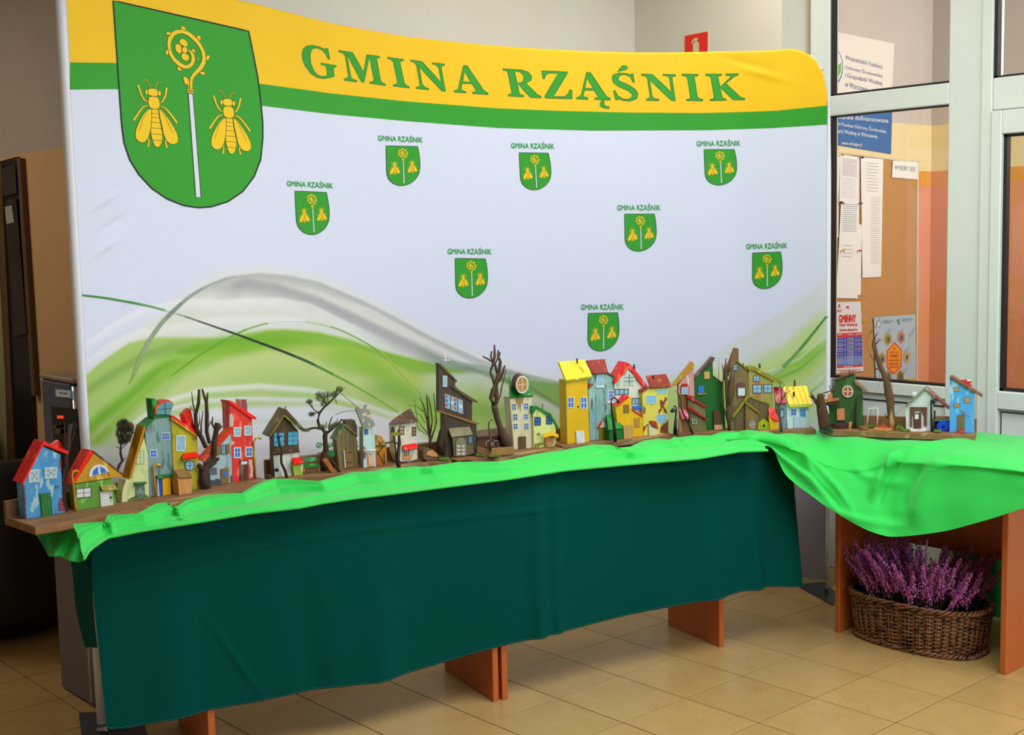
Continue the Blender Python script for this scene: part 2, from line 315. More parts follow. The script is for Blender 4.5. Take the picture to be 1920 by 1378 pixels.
for s, a in (('zarządzia dofinansowana', (1560, 212, 1666, 222, 11)), ('Wojewódzki Fundusz Ochrony Środowiska', (1541, 221, 1662, 241, 11)), ('Gospodarki Wodnej w Warszawie', (1549, 238, 1645, 252, 10)), ('www.wfosigw.pl', (1578, 264, 1616, 268, 9))):
    text_on(PV.P, s, [(a[0], a[1]), (a[2], a[3]), (a[2], a[3]+a[4]), (a[0], a[1]+a[4])], .0075, flat('#f4f4f2', .6), bl_)
def ell(cx, cy, rx, ry, n=24, a0=0, a1=360): return [(cx+rx*math.cos(math.radians(a0+(a1-a0)*k/n)), cy+ry*math.sin(math.radians(a0+(a1-a0)*k/n))) for k in range(n + (1 if a1-a0 < 360 else 0))]
def s3(a, b): return (1520+a*400/1312, b*420/1378)
vp([s3(*p) for p in ell(120, 412, 80, 126)], .005, flat('#4a78b8', .6), 'logo_ring', bl_); vp([s3(*p) for p in ell(120, 408, 74, 118)], .0056, flat('#f0e8e0', .6), 'logo_disc', bl_)
vp([s3(*p) for p in [(112, 430), (150, 415), (188, 385), (186, 440), (165, 485), (135, 500), (112, 498)]], .0062, flat('#6cb644', .6), 'logo_leaf', bl_)
# cork board with notices
cb = thing('cork_notice_board', 'cork notice board full of pinned white papers seen through the glass', 'board', PV.P(1640, 500, .01))
vp([(1548, 282), (1722, 304), (1720, 723), (1548, 752)], .004, mat('cork', '#c9955c', '#be8a50', 60, .9, contrast=.6), 'cork_panel', cb)
vp([(1545, 281), (1722, 303), (1722, 306), (1545, 284)], .008, flat('#d8cdb8', .5), 'board_rim', cb, th=.004); vp([(1720, 303), (1723, 303), (1721, 723), (1718.5, 723)], .008, flat('#d8cdb8', .5), 'board_rim', cb, th=.004)
def paper(nm, lab, poly, off, lines, titled=None, cat='paper', body=white, grp=None):
    c = np.mean(poly, 0); t = thing(nm, lab, cat, PV.P(c[0], c[1], off), grp or 'notices pinned on the cork board'); vp(poly, off, body, 'sheet', t)
    tl, tr, br, bl = [np.array(p, float) for p in poly[:4]]; g = G()
    for v0, v1, u0, u1 in lines:
        c4 = [tl*(1-u)*(1-v_)+tr*u*(1-v_)+bl*(1-u)*v_+br*u*v_ for u, v_ in ((u0, v0), (u1, v0), (u1, v1), (u0, v1))]
        g.extr([PV.P(x, y, off+.0006) for x, y in c4], -PV.N*.0004)
    if lines: g.make('printed_lines', ink, t, kind='stuff')
    return t
def rows(v0, v1, n, u0=.12, u1=.88, th=.006, jag=.3):
    return [(v0+(v1-v0)*k/n, v0+(v1-v0)*k/n+th, u0, u1-random.random()*jag*(u1-u0)*(k % 5 == 4)) for k in range(n)]
paper('pinned_notice', 'narrow white notice at the left edge of the cork board beside the backdrop', [z6(105, 625), z6(232, 640), z6(212, 1195), z6(105, 1185)], .008, rows(.18, .9, 16, .1, .85))
paper('pinned_notice', 'white printed notice left of the longest sheet, pinned high on the cork board', [z6(232, 645), z6(470, 690), z6(462, 1255), z6(222, 1235)], .009, rows(.08, .45, 18)+rows(.5, .93, 9, .12, .8))
paper('pinned_notice', 'long white notice running down the middle of the cork board', [z6(485, 685), z6(762, 712), (1652, 519), (1617, 521)], .010, rows(.04, .3, 10, .25, .8, .004)+rows(.33, .9, 34, .45, .9, .003), 1)
paper('pinned_notice', 'small white notice below the upper papers at the left edge of the cork board', [z6(105, 1190), z6(212, 1200), (1572, 445), (1553, 444)], .008, rows(.1, .6, 5, .1, .8))
paper('pinned_notice', 'white notice hanging low with a signature above the red and blue poster', [(1577, 378), (1611, 380), (1608, 560), (1568, 559)], .012, rows(.02, .32, 14)+rows(.45, .6, 4, .2, .7), 1)
paper('pinned_notice', 'sliver of a white sheet behind the signed hanging notice', [(1604, 420), (1616, 421), (1614, 553), (1606, 553)], .0095, [])
wy = paper('pinned_notice', 'small white landscape sheet reading WYBORY 2025 at the top right of the cork board', [z6(880, 728), z6(1192, 750), z6(1188, 962), z6(868, 935)], .010, [])
text_on(PV.P, 'WYBORY 2025', [z6(905, 785), z6(1160, 810), z6(1160, 865), z6(905, 840)], .0112, flat('#8a9a88', .7), wy)
paper('pinned_notice', 'narrow white sheet with a red square left of the red and blue poster', [z8(380, 215), z8(430, 220), z8(445, 875), z8(398, 880)], .0085, [])
pins = [('yellow', '#e8c21a', z6(235, 658)), ('navy', '#33406e', z6(475, 692)), ('red', '#d8322a', z6(235, 1255)), ('black', '#222226', z6(212, 1243)), ('blue', '#2f4c9c', z6(457, 1256)), ('yellow', '#e8c21a', (1577, 470)), ('red', '#d8322a', (1608, 470)), ('yellow', '#e8c21a', z8(795, 205)), ('yellow', '#e8c21a', z8(800, 420))]
where = ['at the top left corner of the papers', 'between the two upper white notices', 'below the second notice from the left', 'left of the red pin under the upper notices', 'under the middle gap of the upper notices', 'on the left side of the hanging signed notice', 'on the right side of the hanging signed notice', 'at the top right corner of the red and blue poster', 'half-way up the right edge of the red and blue poster']
for (cn, cc, (x, y)), wh in zip(pins, where):
    c = PV.P(x, y, .013); g = G(); g.tube([c, c+PV.N*.012], [.0022, .0022], 8); g.tube([c+PV.N*.012, c+PV.N*.02], [.0065, .005], 8)
    tag(g.make('push_pin', flat(cc, .35), smooth=False), '%s push pin %s' % (cn, wh), 'pin', 'push pins in the cork board')
# GMINNY poster
gp = thing('event_poster', 'poster headed GMINNY with red title and blue timetable on the cork board', 'poster', PV.P(1590, 640, .012))
vp([z8(428, 185), z8(785, 175), z8(820, 1072), z8(440, 1108)], .012, mat('poster_white', '#e6ecee', '#e1e7ea', 5, .5), 'sheet', gp)
def q8(x0, y0, x1, y1, dy=0, h=40): return [z8(x0, y0), z8(x1, y1), z8(x1, y1+h), z8(x0, y0+h)]
red = flat('#e0302c', .5); blu = flat('#3c4cb0', .5); blu2 = flat('#5f86cf', .5); yel = flat('#f4c62a', .5)
text_on(PV.P, 'GMINNY', q8(503, 352, 724, 345, h=95), .0132, red, gp, bold=.09)
text_on(PV.P, 'PUNKT PROMOCJI', q8(510, 465, 738, 458, h=42), .0132, red, gp, bold=.06)
text_on(PV.P, 'ZDROWIA I PROFILAKTYKI', q8(508, 532, 738, 525, h=30), .0132, red, gp, bold=.06)
vp([z8(598, 236), z8(634, 235), z8(634, 262), z8(599, 263)], .0132, red, 'flag_mark', gp)
vp([z8(500, 210), z8(515, 208), z8(522, 240), z8(508, 262), z8(498, 240)], .0132, red, 'flame_mark', gp); vp([z8(478, 280), z8(540, 277), z8(535, 308), z8(480, 312)], .0132, flat('#d98a8a', .6), 'caption_mark', gp)
vp([z8(445, 588), z8(800, 572), z8(801, 622), z8(447, 640)], .0132, red, 'table_head', gp)
vp([z8(447, 640), z8(801, 622), z8(808, 880), z8(440, 890)], .0132, blu, 'timetable', gp); vp([z8(440, 890), z8(808, 880), z8(810, 988), z8(436, 1012)], .0132, blu2, 'timetable', gp)
vp([z8(436, 1014), z8(812, 990), z8(812, 1012), z8(437, 1038)], .0132, red, 'footer_band', gp)
g = G()
for k, y in enumerate((680, 730, 790, 888, 935, 965)): g.extr([PV.P(*z8(*p), .0142) for p in ((445, y+6), (803, y-8), (803, y-4), (445, y+10))], -PV.N*.0003)
for x in (582, 722): g.extr([PV.P(*z8(*p), .0142) for p in ((x, 590), (x+4, 590), (x+2, 1000), (x-2, 1000))], -PV.N*.0003)
for k in range(40):
    y = 645+k*8.6; g.extr([PV.P(*z8(*p), .0142) for p in ((605+random.random()*15, y), (700-random.random()*15, y-4), (700, y-1), (605, y+3))], -PV.N*.0003)
    if k % 4 < 2:
        for x0, x1 in ((465, 560), (745, 780)): g.extr([PV.P(*z8(*p), .0142) for p in ((x0, y), (x1, y-4), (x1, y-1), (x0, y+3))], -PV.N*.0003)
g.make('printed_lines', flat('#c9d0ee', .6), gp, kind='stuff')
for y, x0, x1, c in ((600, 490, 545, '#f6dcd8'), (598, 620, 690, '#f6dcd8'), (592, 735, 790, '#f6dcd8'), (1008, 565, 690, '#f6dcd8'), (1055, 480, 780, '#d87c7c'), (1072, 520, 720, '#d87c7c')):
    vp([z8(x0, y+4), z8(x1, y-4), z8(x1, y+4), z8(x0, y+12)], .0145, flat(c, .6), 'printed_line', gp)
# bee poster
bp = thing('bee_poster', 'pale blue poster with yellow hexagons of insects on the cork board', 'poster', PV.P(1680, 660, .012))
vp([z8(955, 378), z8(1490, 340), z8(1500, 1235), z8(985, 1235)], .012, mat('poster_sky', '#a9c6dc', '#bccfd8', 6, .5, contrast=.6), 'sheet', bp)
def hexa(cx, cy, w_, h_): return [z8(cx, cy-h_), z8(cx+w_, cy-h_*.5), z8(cx+w_, cy+h_*.5), z8(cx, cy+h_), z8(cx-w_, cy+h_*.5), z8(cx-w_, cy-h_*.5)]
vp([z8(1222, 695), z8(1316, 795), z8(1314, 1015), z8(1214, 1120), z8(1118, 1025), z8(1120, 810)], .0132, flat('#ee4a3c', .5), 'hexagon_border', bp)
vp([z8(1221, 722), z8(1303, 805), z8(1301, 1005), z8(1215, 1092), z8(1130, 1015), z8(1133, 822)], .0142, flat('#f6a81e', .5), 'hexagon_field', bp)
for s, x0, x1, y, h in (('NIE', 1200, 1235, 770, 26), ('POZWÓL, ABY', 1158, 1278, 815, 26), ('ZABIEG', 1160, 1272, 858, 38), ('OCHRONY ROŚLIN', 1142, 1292, 915, 28), ('ZAGRAŻAŁ', 1148, 1282, 955, 36), ('ZAPYLACZOM', 1155, 1275, 1005, 28)):
    text_on(PV.P, s, [z8(x0, y+3), z8(x1, y-3), z8(x1, y+h-3), z8(x0, y+h+3)], .0152, flat('#d8452c', .6), bp, bold=.06)
for cx, cy, c in ((1138, 660, '#9a9a52'), (1308, 640, '#a88090'), (1062, 915, '#8f9470'), (1378, 890, '#c0a878'), (1140, 1140, '#8a8a5a'), (1296, 1140, '#7a7838')):
    vp(hexa(cx, cy, 48, 84), .0132, flat('#dba22c', .5), 'insect_hexagon', bp); vp(hexa(cx, cy, 38, 68), .0138, flat(c, .6), 'insect_picture', bp)
    vp([z8(*p) for p in ell(cx+4, cy+5, 16, 34, 10)], .0144, flat('#4d5560', .6), 'insect', bp)
vp([z8(*p) for p in ell(1016, 460, 26, 48, 20)], .0132, flat('#5c6d68', .5), 'round_badge', bp); vp([z8(*p) for p in ell(1016, 460, 20, 40, 20)], .0138, flat('#dfe4e0', .5), 'round_badge', bp)
vp([z8(1250, 410), z8(1285, 400), z8(1292, 470), z8(1270, 480)], .0132, flat('#46a07c', .5), 'leaf_mark', bp)
vp([z8(1165, 1195), z8(1330, 1172), z8(1498, 1165), z8(1500, 1232), z8(1160, 1232)], .0132, mat('rape_field', '#d8c21a', '#8f9c2c', 30, .6), 'rape_field', bp)
g = G()
for x0, y0, x1, y1 in ((1060, 420, 1200, 412), (1060, 440, 1150, 434), (1310, 395, 1440, 385), (1310, 415, 1420, 408), (1090, 590, 1160, 520), (1260, 580, 1320, 520), (1330, 830, 1400, 760), (1400, 620, 1480, 500), (1320, 1090, 1380, 1020)):
    for k in range(3): g.extr([PV.P(*z8(*p), .0134) for p in ((x0+k*9, y0+k*9), (x1+k*9, y1+k*9), (x1+k*9+2, y1+k*9+3), (x0+k*9+2, y0+k*9+3))], -PV.N*.0003)
g.make('printed_lines', flat('#7f94a4', .6), bp, kind='stuff')
# ------------------------------------------------------------------ curved fabric backdrop
_cp = np.array([(-1.08, -2.12), (-1.17, -1.75), (-1.25, -1.3), (-1.29, -.8), (-1.28, -.3), (-1.2, .1), (-1.05, .42), (-.82, .66), (-.6, .775), (-.40, .83)])
def catmull(P, n=8):
    P = np.asarray(P, float); Q = [2*P[0]-P[1]]+list(P)+[2*P[-1]-P[-2]]; out = []
    for i in range(1, len(Q)-2):
        for k in range(n):
            t = k/n; a, b, c, d = Q[i-1], Q[i], Q[i+1], Q[i+2]
            out.append(.5*((2*b)+(-a+c)*t+(2*a-5*b+4*c-d)*t*t+(-a+3*b-3*c+d)*t**3))
    return np.array(out+[P[-1]])
_bc = catmull(_cp, 14); _bs = np.r_[0, np.cumsum(np.linalg.norm(np.diff(_bc, axis=0), axis=1))]; BL = _bs[-1]
_tg = np.gradient(_bc, axis=0); _tg /= np.linalg.norm(_tg, axis=1)[:, None]; _nn = np.c_[_tg[:, 1], -_tg[:, 0]]
def bd_s(x, y):                                        # pixel -> arc length, height on the fabric
    d = ray(x, y); n = np.array([-d[1], d[0]]); q = (_bc-CAM[:2])@n
    if q[0]*q[-1] > 0:
        i = 0 if abs(q[0]) < abs(q[-1]) else len(q)-2
    else: i = int(np.where(np.sign(q[:-1]) != np.sign(q[1:]))[0][0])
    t = q[i]/(q[i]-q[i+1]); t = max(-3, min(4, t)); p = _bc[i]*(1-t)+_bc[i+1]*t; k = ((p-CAM[:2])@d[:2])/(d[:2]@d[:2])
    return _bs[i]*(1-t)+_bs[i+1]*t, CAM[2]+k*d[2]
def wrinkle(s, z):
    w_ = 0.0
    for a, b, c, dx, dz in ((.10, 1.67, .006, .05, .012), (.13, 1.60, -.005, .06, .012), (.10, 1.53, .005, .05, .010), (.17, 1.36, .004, .03, .012)):
        w_ += c*math.exp(-((s-a)/dx)**2-((z-b-(s-a)*.5)/dz)**2)
    for a, b, c in ((BL-.28, 2.20, .006), (BL-.34, 2.24, -.005)): w_ += c*math.exp(-((s-a)/.09)**2-((z-b+(s-a)*.35)/.016)**2)
    return w_
def bd_pt(s, z, off=0.0):
    p = np.array([np.interp(s, _bs, _bc[:, 0]), np.interp(s, _bs, _bc[:, 1])]); n = np.array([np.interp(s, _bs, _nn[:, 0]), np.interp(s, _bs, _nn[:, 1])])
    if s < 0: p = p+_tg[0]*s
    if s > BL: p = p+_tg[-1]*(s-BL)
    q = p+n*(off+wrinkle(s, z)); return np.array([q[0], q[1], z])
def BP(x, y, off=0.0): s, z = bd_s(x, y); return bd_pt(s, z, off)
_tt = [bd_s(*p) for p in ((480, 8), (620, 44), (760, 69), (900, 84), (1050, 94), (1190, 99), (1350, 97), (1450, 95))]
_ts = [0, .02, .05]+[a for a, b in _tt]; _tz = [_tt[0][1]-.06, _tt[0][1], _tt[0][1]+.02]+[b for a, b in _tt]
_ctop = [(1480, 92), (1500, 96), (1515, 103), (1528, 114), (1537, 127), (1543, 143), (1547, 163), (1549, 190)]
for p in _ctop: a, b = bd_s(*p); _ts.append(a); _tz.append(b)
_ts, _tz = np.array(_ts), np.array(_tz); BL = min(BL, _ts[-1]+.004)
def ztop(s): return float(np.interp(s, _ts, _tz))
def c8(h): return np.array([int(h[i:i+2], 16)/255 for i in (1, 3, 5)])
def zw(pts): return np.array([(150+a*.390625, 480+b*.390625) for a, b in pts])
RIB = []   # curve, colour, alpha, fade up, fade down, x fade (x0, x1)
def rib(curve, col, a, up, dn, xf=None): RIB.append((np.asarray(curve, float), c8(col), a, up, dn, xf))
hill = zw([(-40, 760), (60, 560), (150, 470), (300, 360), (440, 260), (560, 165), (700, 105), (860, 86), (1000, 98), (1150, 130), (1350, 215), (1500, 290), (1700, 400), (1920, 500), (2250, 610)])
rib(hill, '#dfe0dc', .75, 30, 900, (0, 1100)); rib(hill, '#d7dcc6', .55, 4, 260, (0, 900))
rib(hill, '#9a9aa2', .55, 2, 26, (380, 1000)); rib(zw([(560, 190), (800, 130), (950, 150), (1150, 215), (1350, 310), (1600, 430), (1760, 500), (1920, 580), (2250, 680)]), '#8d8d9a', .6, 14, 34, (420, 1150))
rib(zw([(1100, 150), (1400, 262), (1650, 400), (1920, 540), (2250, 650)]), '#e8e8ee', .5, 6, 14, (650, 1150))
rib(zw([(-40, 470), (150, 330), (300, 250), (500, 210), (700, 215), (950, 205), (1100, 230), (1300, 330), (1500, 420)]), '#eeeef2', .6, 5, 26, (100, 700))
rib(zw([(-40, 560), (150, 420), (300, 360), (500, 330), (700, 300), (1000, 300)]), '#ebebef', .6, 10, 22, (100, 560))
green = zw([(-40, 640), (100, 520), (230, 430), (350, 402), (520, 400), (700, 408), (800, 380), (900, 362), (1000, 360), (1150, 375), (1300, 412), (1450, 462), (1600, 500), (1760, 540), (1920, 575), (2100, 600), (2300, 625), (2480, 640), (2700, 660)])
rib(green, '#9cc454', .85, 8, 430, (90, 1500)); rib(zw([(780, 400), (900, 364), (1000, 361), (1150, 376), (1300, 413), (1450, 463), (1650, 515), (1920, 578), (2480, 640)]), '#7fb52c', .8, 1.5, 60, (430, 1500))
rib(zw([(900, 420), (1100, 440), (1300, 450), (1450, 500), (1600, 580)]), '#cdd06a', .55, 10, 30, (480, 800))
rib(zw([(-40, 900), (120, 760), (230, 680), (400, 520), (560, 450), (700, 420), (850, 415)]), '#66ad12', .8, 26, 26, (110, 560)); rib(zw([(-40, 1000), (230, 740), (400, 580), (560, 490), (700, 450), (850, 430)]), '#86bb2c', .75, 18, 24, (110, 500))
rib(zw([(-40, 700), (100, 600), (300, 480), (450, 430)]), '#6f9c3c', .5, 16, 20, (110, 360)); rib(zw([(-40, 860), (150, 640), (300, 540), (450, 480)]), '#a9cf6a', .6, 8, 16, (110, 380))
rib(zw([(350, 760), (500, 610), (700, 520), (900, 470), (1100, 500), (1300, 600)]), '#c7d78c', .75, 20, 60, (260, 720))
rib(zw([(230, 820), (400, 700), (600, 640), (850, 622), (1100, 640), (1300, 690), (1500, 760)]), '#eceef4', .75, 8, 12, (230, 780)); rib(zw([(200, 860), (400, 740), (600, 690), (850, 680), (1100, 690), (1400, 760), (1600, 850)]), '#e4e7ee', .8, 5, 12, (230, 800))
rib(zw([(200, 900), (400, 800), (650, 745), (850, 740), (1100, 735), (1350, 770), (1500, 800), (1620, 870), (1760, 960)]), '#e2e4f0', .92, 14, 600, (230, 860)); rib(zw([(500, 800), (850, 790), (1100, 800), (1250, 820)]), '#c9cfae', .5, 8, 10, (330, 640))
rib(zw([(1300, 470), (1450, 560), (1550, 650), (1650, 760)]), '#8fc23a', .8, 40, 40, (620, 860)); rib(zw([(1500, 640), (1650, 690), (1760, 720), (1900, 740)]), '#7fb04a', .6, 30, 30, (700, 1000))
rib(np.array([(760, 640), (830, 674), (908, 688), (995, 705), (1045, 716), (1110, 730), (1200, 735), (1280, 720)]), '#6f8f70', .55, 4, 60, (800, 1270)); rib(np.array([(900, 705), (1000, 745), (1060, 770), (1280, 770)]), '#d7dce0', .7, 10, 60, (800, 1100))
rib(np.array([(880, 690), (1000, 730), (1060, 770), (1250, 800)]), '#5d6c62', .5, 8, 8, (860, 1100))
rib(np.array([(1180, 745), (1260, 715), (1330, 668), (1400, 628), (1470, 585), (1530, 540), (1556, 515)]), '#cfd6cc', .6, 1.5, 300, (1180, 1560))
rib(np.array([(1180, 760), (1300, 722), (1400, 705), (1470, 668), (1556, 590)]), '#b8d47c', .85, 40, 300, (1180, 1560)); rib(np.array([(1180, 745), (1300, 730), (1380, 725), (1450, 700), (1556, 640)]), '#86bf3a', .85, 14, 60, (1300, 1560))
for k, (c, a) in enumerate((('#d9dfc8', .7), ('#6ea52c', .6), ('#d6cf4a', .5), ('#a6cd6a', .5), ('#5f9a3a', .5), ('#d4ddc4', .6))):
    rib(np.array([(1380, 712+k*20), (1450, 694+k*20), (1500, 672+k*20), (1556, 622+k*21)]), c, a, 5, 5, (1370, 1560))
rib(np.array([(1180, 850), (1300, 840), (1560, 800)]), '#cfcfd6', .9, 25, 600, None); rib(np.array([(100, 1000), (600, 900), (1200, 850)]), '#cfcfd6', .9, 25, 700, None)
rib(np.array([(1380, 905), (1470, 900), (1560, 895)]), '#85828f', .95, 45, 900, (1400, 1600))  # low right corner: print grey, darkened with the shade painted in
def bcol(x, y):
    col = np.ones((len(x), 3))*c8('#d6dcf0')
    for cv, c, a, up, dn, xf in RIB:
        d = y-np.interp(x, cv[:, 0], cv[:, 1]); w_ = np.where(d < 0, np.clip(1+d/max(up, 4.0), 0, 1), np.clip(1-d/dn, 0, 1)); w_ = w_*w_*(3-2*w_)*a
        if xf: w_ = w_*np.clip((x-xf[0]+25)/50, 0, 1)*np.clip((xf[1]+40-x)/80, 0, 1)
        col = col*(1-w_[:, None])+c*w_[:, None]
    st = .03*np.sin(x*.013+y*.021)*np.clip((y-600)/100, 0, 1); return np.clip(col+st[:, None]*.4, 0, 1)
bk = thing('curved_backdrop', 'tall curved white fabric backdrop with green hills print and GMINA RZĄŚNIK title', 'backdrop', (-1.29, -.6, 0))
ns, nz = 620, 460; SS = np.linspace(0, BL, ns+1); V = []; ZB = .035
for s in SS:
    zt = ztop(s)
    for k in range(nz+1): V.append(bd_pt(s, ZB+(zt-ZB)*k/nz))
V = np.array(V); Fc = [(i*(nz+1)+k, (i+1)*(nz+1)+k, (i+1)*(nz+1)+k+1, i*(nz+1)+k+1) for i in range(ns) for k in range(nz)]
me = bpy.data.meshes.new('fabric_panel'); me.from_pydata((V-np.array(bk.location)).tolist(), [], Fc); me.update(); me.polygons.foreach_set('use_smooth', [True]*len(Fc))
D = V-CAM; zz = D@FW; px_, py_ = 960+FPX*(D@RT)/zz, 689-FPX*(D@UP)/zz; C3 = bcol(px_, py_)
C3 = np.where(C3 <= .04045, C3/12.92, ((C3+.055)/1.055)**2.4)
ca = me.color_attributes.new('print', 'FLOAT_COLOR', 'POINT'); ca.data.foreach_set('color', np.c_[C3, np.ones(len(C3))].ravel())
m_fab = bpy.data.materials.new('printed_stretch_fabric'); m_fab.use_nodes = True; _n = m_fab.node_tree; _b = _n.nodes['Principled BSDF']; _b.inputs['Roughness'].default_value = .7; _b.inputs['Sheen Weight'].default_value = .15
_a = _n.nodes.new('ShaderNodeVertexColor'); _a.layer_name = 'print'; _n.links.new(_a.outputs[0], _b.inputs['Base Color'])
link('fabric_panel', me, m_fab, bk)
m_white = mat('white_stretch_fabric', '#e9e9ee', '#e4e4ea', 5, .7)
g = G(); Bk = [];                                      # back cloth, 3 cm behind
for s in SS[::10]:
    zt = ztop(s); Bk.append([bd_pt(s, ZB+(zt-ZB)*k/8, -.03) for k in range(9)])
g.add([p for r in Bk for p in r], [(i*9+k, i*9+k+1, (i+1)*9+k+1, (i+1)*9+k) for i in range(len(Bk)-1) for k in range(8)])
g.make('back_panel', m_white, bk)
g = G(); g.tube([bd_pt(s, ztop(s)-.013, -.0165) for s in SS[2:-2:9]], .0155, 8); g.make('top_tube', m_white, bk, smooth=True)
g = G(); g.tube([bd_pt(-.003, z, -.0165) for z in np.linspace(ZB, ztop(0), 12)], .0165, 10); g.make('side_tube', m_white, bk, smooth=True)
g = G(); g.tube([bd_pt(BL+.001, z, -.013) for z in np.linspace(ZB, ztop(BL)+.02, 14)], [.012]*12+[.009, .003], 10); g.make('side_tube', m_white, bk, smooth=True)
g = G(); g.tube([bd_pt(s, ZB+.01, -.016) for s in SS[::10]], .0155, 8); g.make('bottom_tube', m_white, bk, smooth=True)
m_plate = mat('dark_steel_plate', '#55565c', '#4a4b50', 10, .45, metal=.6)
for nm, poly in (('foot_plate', [(148, 1336), (262, 1330), (300, 1450), (165, 1480)]), ('foot_plate', [(1495, 1096), (1545, 1090), (1570, 1112), (1562, 1133), (1520, 1110)])):
    g = G(); g.extr([hitZ(x, y, .008) for x, y in poly], (0, 0, -.0075)); g.make(nm, m_plate, bk)
g = G(); g.tube([hitZ(185, 1368, .012), hitZ(200, 1366, .03)], .008, 8).tube([hitZ(1549, 1106, .01), hitZ(1551, 1100, .04)], .008, 8); g.make('clamp_screw', flat('#c9c9cf', .25, metal=.9), bk)
# print pieces --------------------------------------------------------------
c_yel = mat('print_yellow', '#f4c404', '#f0be02', 3, .7); c_grn = mat('print_green', '#2c9c24', '#299820', 3, .7); c_blk = flat('#16301a', .7); c_gold = flat('#f2c80c', .7); c_out = flat('#5a4408', .7)
def strip(top, bot, m, nm, e, par=bk, x0=None, x1=None, n=90, rail=None):
    top, bot = np.array(top, float), np.array(bot, float); x0 = top[0, 0] if x0 is None else x0; x1 = top[-1, 0] if x1 is None else x1; V = []; cols = []
    for i in range(n+1):
        x = x0+(x1-x0)*i/n; a, b = np.interp(x, top[:, 0], top[:, 1]), np.interp(x, bot[:, 0], bot[:, 1]); V += [BP(x, a+(b-a)*k/3, e) for k in range(4)]
    o = mesh(nm, V, [(i*4+k, i*4+k+1, i*4+5+k, i*4+4+k) for i in range(n) for k in range(3)], m, par, smooth=True); return o
yg = [(131, 117), (218, 118), (300, 128), (400, 143), (485, 156.7), (620, 175), (760, 190), (930, 203), (1050, 208), (1180, 211), (1318, 212), (1410, 209.5), (1457, 207.5), (1551, 198)]
gb = [(134, 168), (221, 167), (300, 174), (400, 187), (489, 198), (620, 214), (760, 227), (935, 240), (1110, 245), (1329, 244), (1450, 240), (1552, 233.5)]
strip(yg, gb, c_grn, 'green_band', .0006)
# yellow field follows the fabric's top edge
V = []; xs_ = np.linspace(131, 1551, 320); NY = 30
for x in xs_:
    s, zb_ = bd_s(x, np.interp(x, [p[0] for p in yg], [p[1] for p in yg])); s = min(max(s, 0), BL); zt = ztop(s)+.0005
    V += [bd_pt(s, zb_+(zt-zb_)*k/(NY-1), .0008) for k in range(NY)]+[bd_pt(s, zt+.003, -.010)]
mesh('yellow_band', V, [(i*(NY+1)+k, i*(NY+1)+k+1, (i+1)*(NY+1)+k+1, (i+1)*(NY+1)+k) for i in range(len(xs_)-1) for k in range(NY)], c_yel, bk, smooth=True)
def fillp(loops, m, nm, e, par, T=lambda p: p, L=14.0):   # flat print pieces from pixel outlines, cut fine enough to follow the curved cloth
    g = G()
    for lp in loops:
        bm = bmesh.new(); vs = [bm.verts.new((*T(p), 0)) for p in lp]
        try: bm.faces.new(vs)
        except ValueError: bm.free(); continue
        bm.normal_update(); bmesh.ops.triangulate(bm, faces=bm.faces)
        for _ in range(7):
            es = [ed for ed in bm.edges if abs(ed.verts[0].co.x-ed.verts[1].co.x) > L]
            if not es: break
            bmesh.ops.subdivide_edges(bm, edges=es, cuts=1); bm.normal_update(); bmesh.ops.triangulate(bm, faces=[f for f in bm.faces if len(f.verts) > 3])
        bm.verts.index_update(); g.add([BP(v.co.x, v.co.y, e) for v in bm.verts], [tuple(v.index for v in f.verts) for f in bm.faces]); bm.free()
    return g.make(nm, m, par)
def strokes(loops, wd, m, nm, e, par, T=lambda p: p, closed=True):
    g = G()
    for lp in loops:
        lp = [np.array(p, float)[:2] for p in lp]
        if not hasattr(wd, '__len__'):
            o_ = []
            for i in range(len(lp) if closed else len(lp)-1):
                a, b = lp[i], lp[(i+1) % len(lp)]; ta, tb = np.array(T(a)), np.array(T(b)); c_ = max(1, int(abs(tb[0]-ta[0])/14)+1); o_ += [a+(b-a)*j/c_ for j in range(c_)]
            if not closed: o_.append(lp[-1])
            lp = o_
        lp = np.array(lp, float); n = len(lp)
        ws = wd if not hasattr(wd, '__len__') else None
        L_, R_ = [], []
        for i in range(n):
            a = lp[(i-1) % n] if (closed or i > 0) else lp[i]; b = lp[(i+1) % n] if (closed or i < n-1) else lp[i]
            t = b-a; t = t/(np.linalg.norm(t)+1e-9); nn = np.array([-t[1], t[0]]); h = ws if ws is not None else wd[i]
            L_.append(BP(*T(lp[i]+nn*h), e)); R_.append(BP(*T(lp[i]-nn*h), e))
        k = n if closed else n-1
        g.add(L_+R_, [(i, (i+1) % n, n+(i+1) % n, n+i) for i in range(k)])
    return g.make(nm, m, par)
def zl(p): return (550+p[0]*.197917, 70+p[1]*.197917)
def zr(p): return (930+p[0]*.25, 90+p[1]*.25)
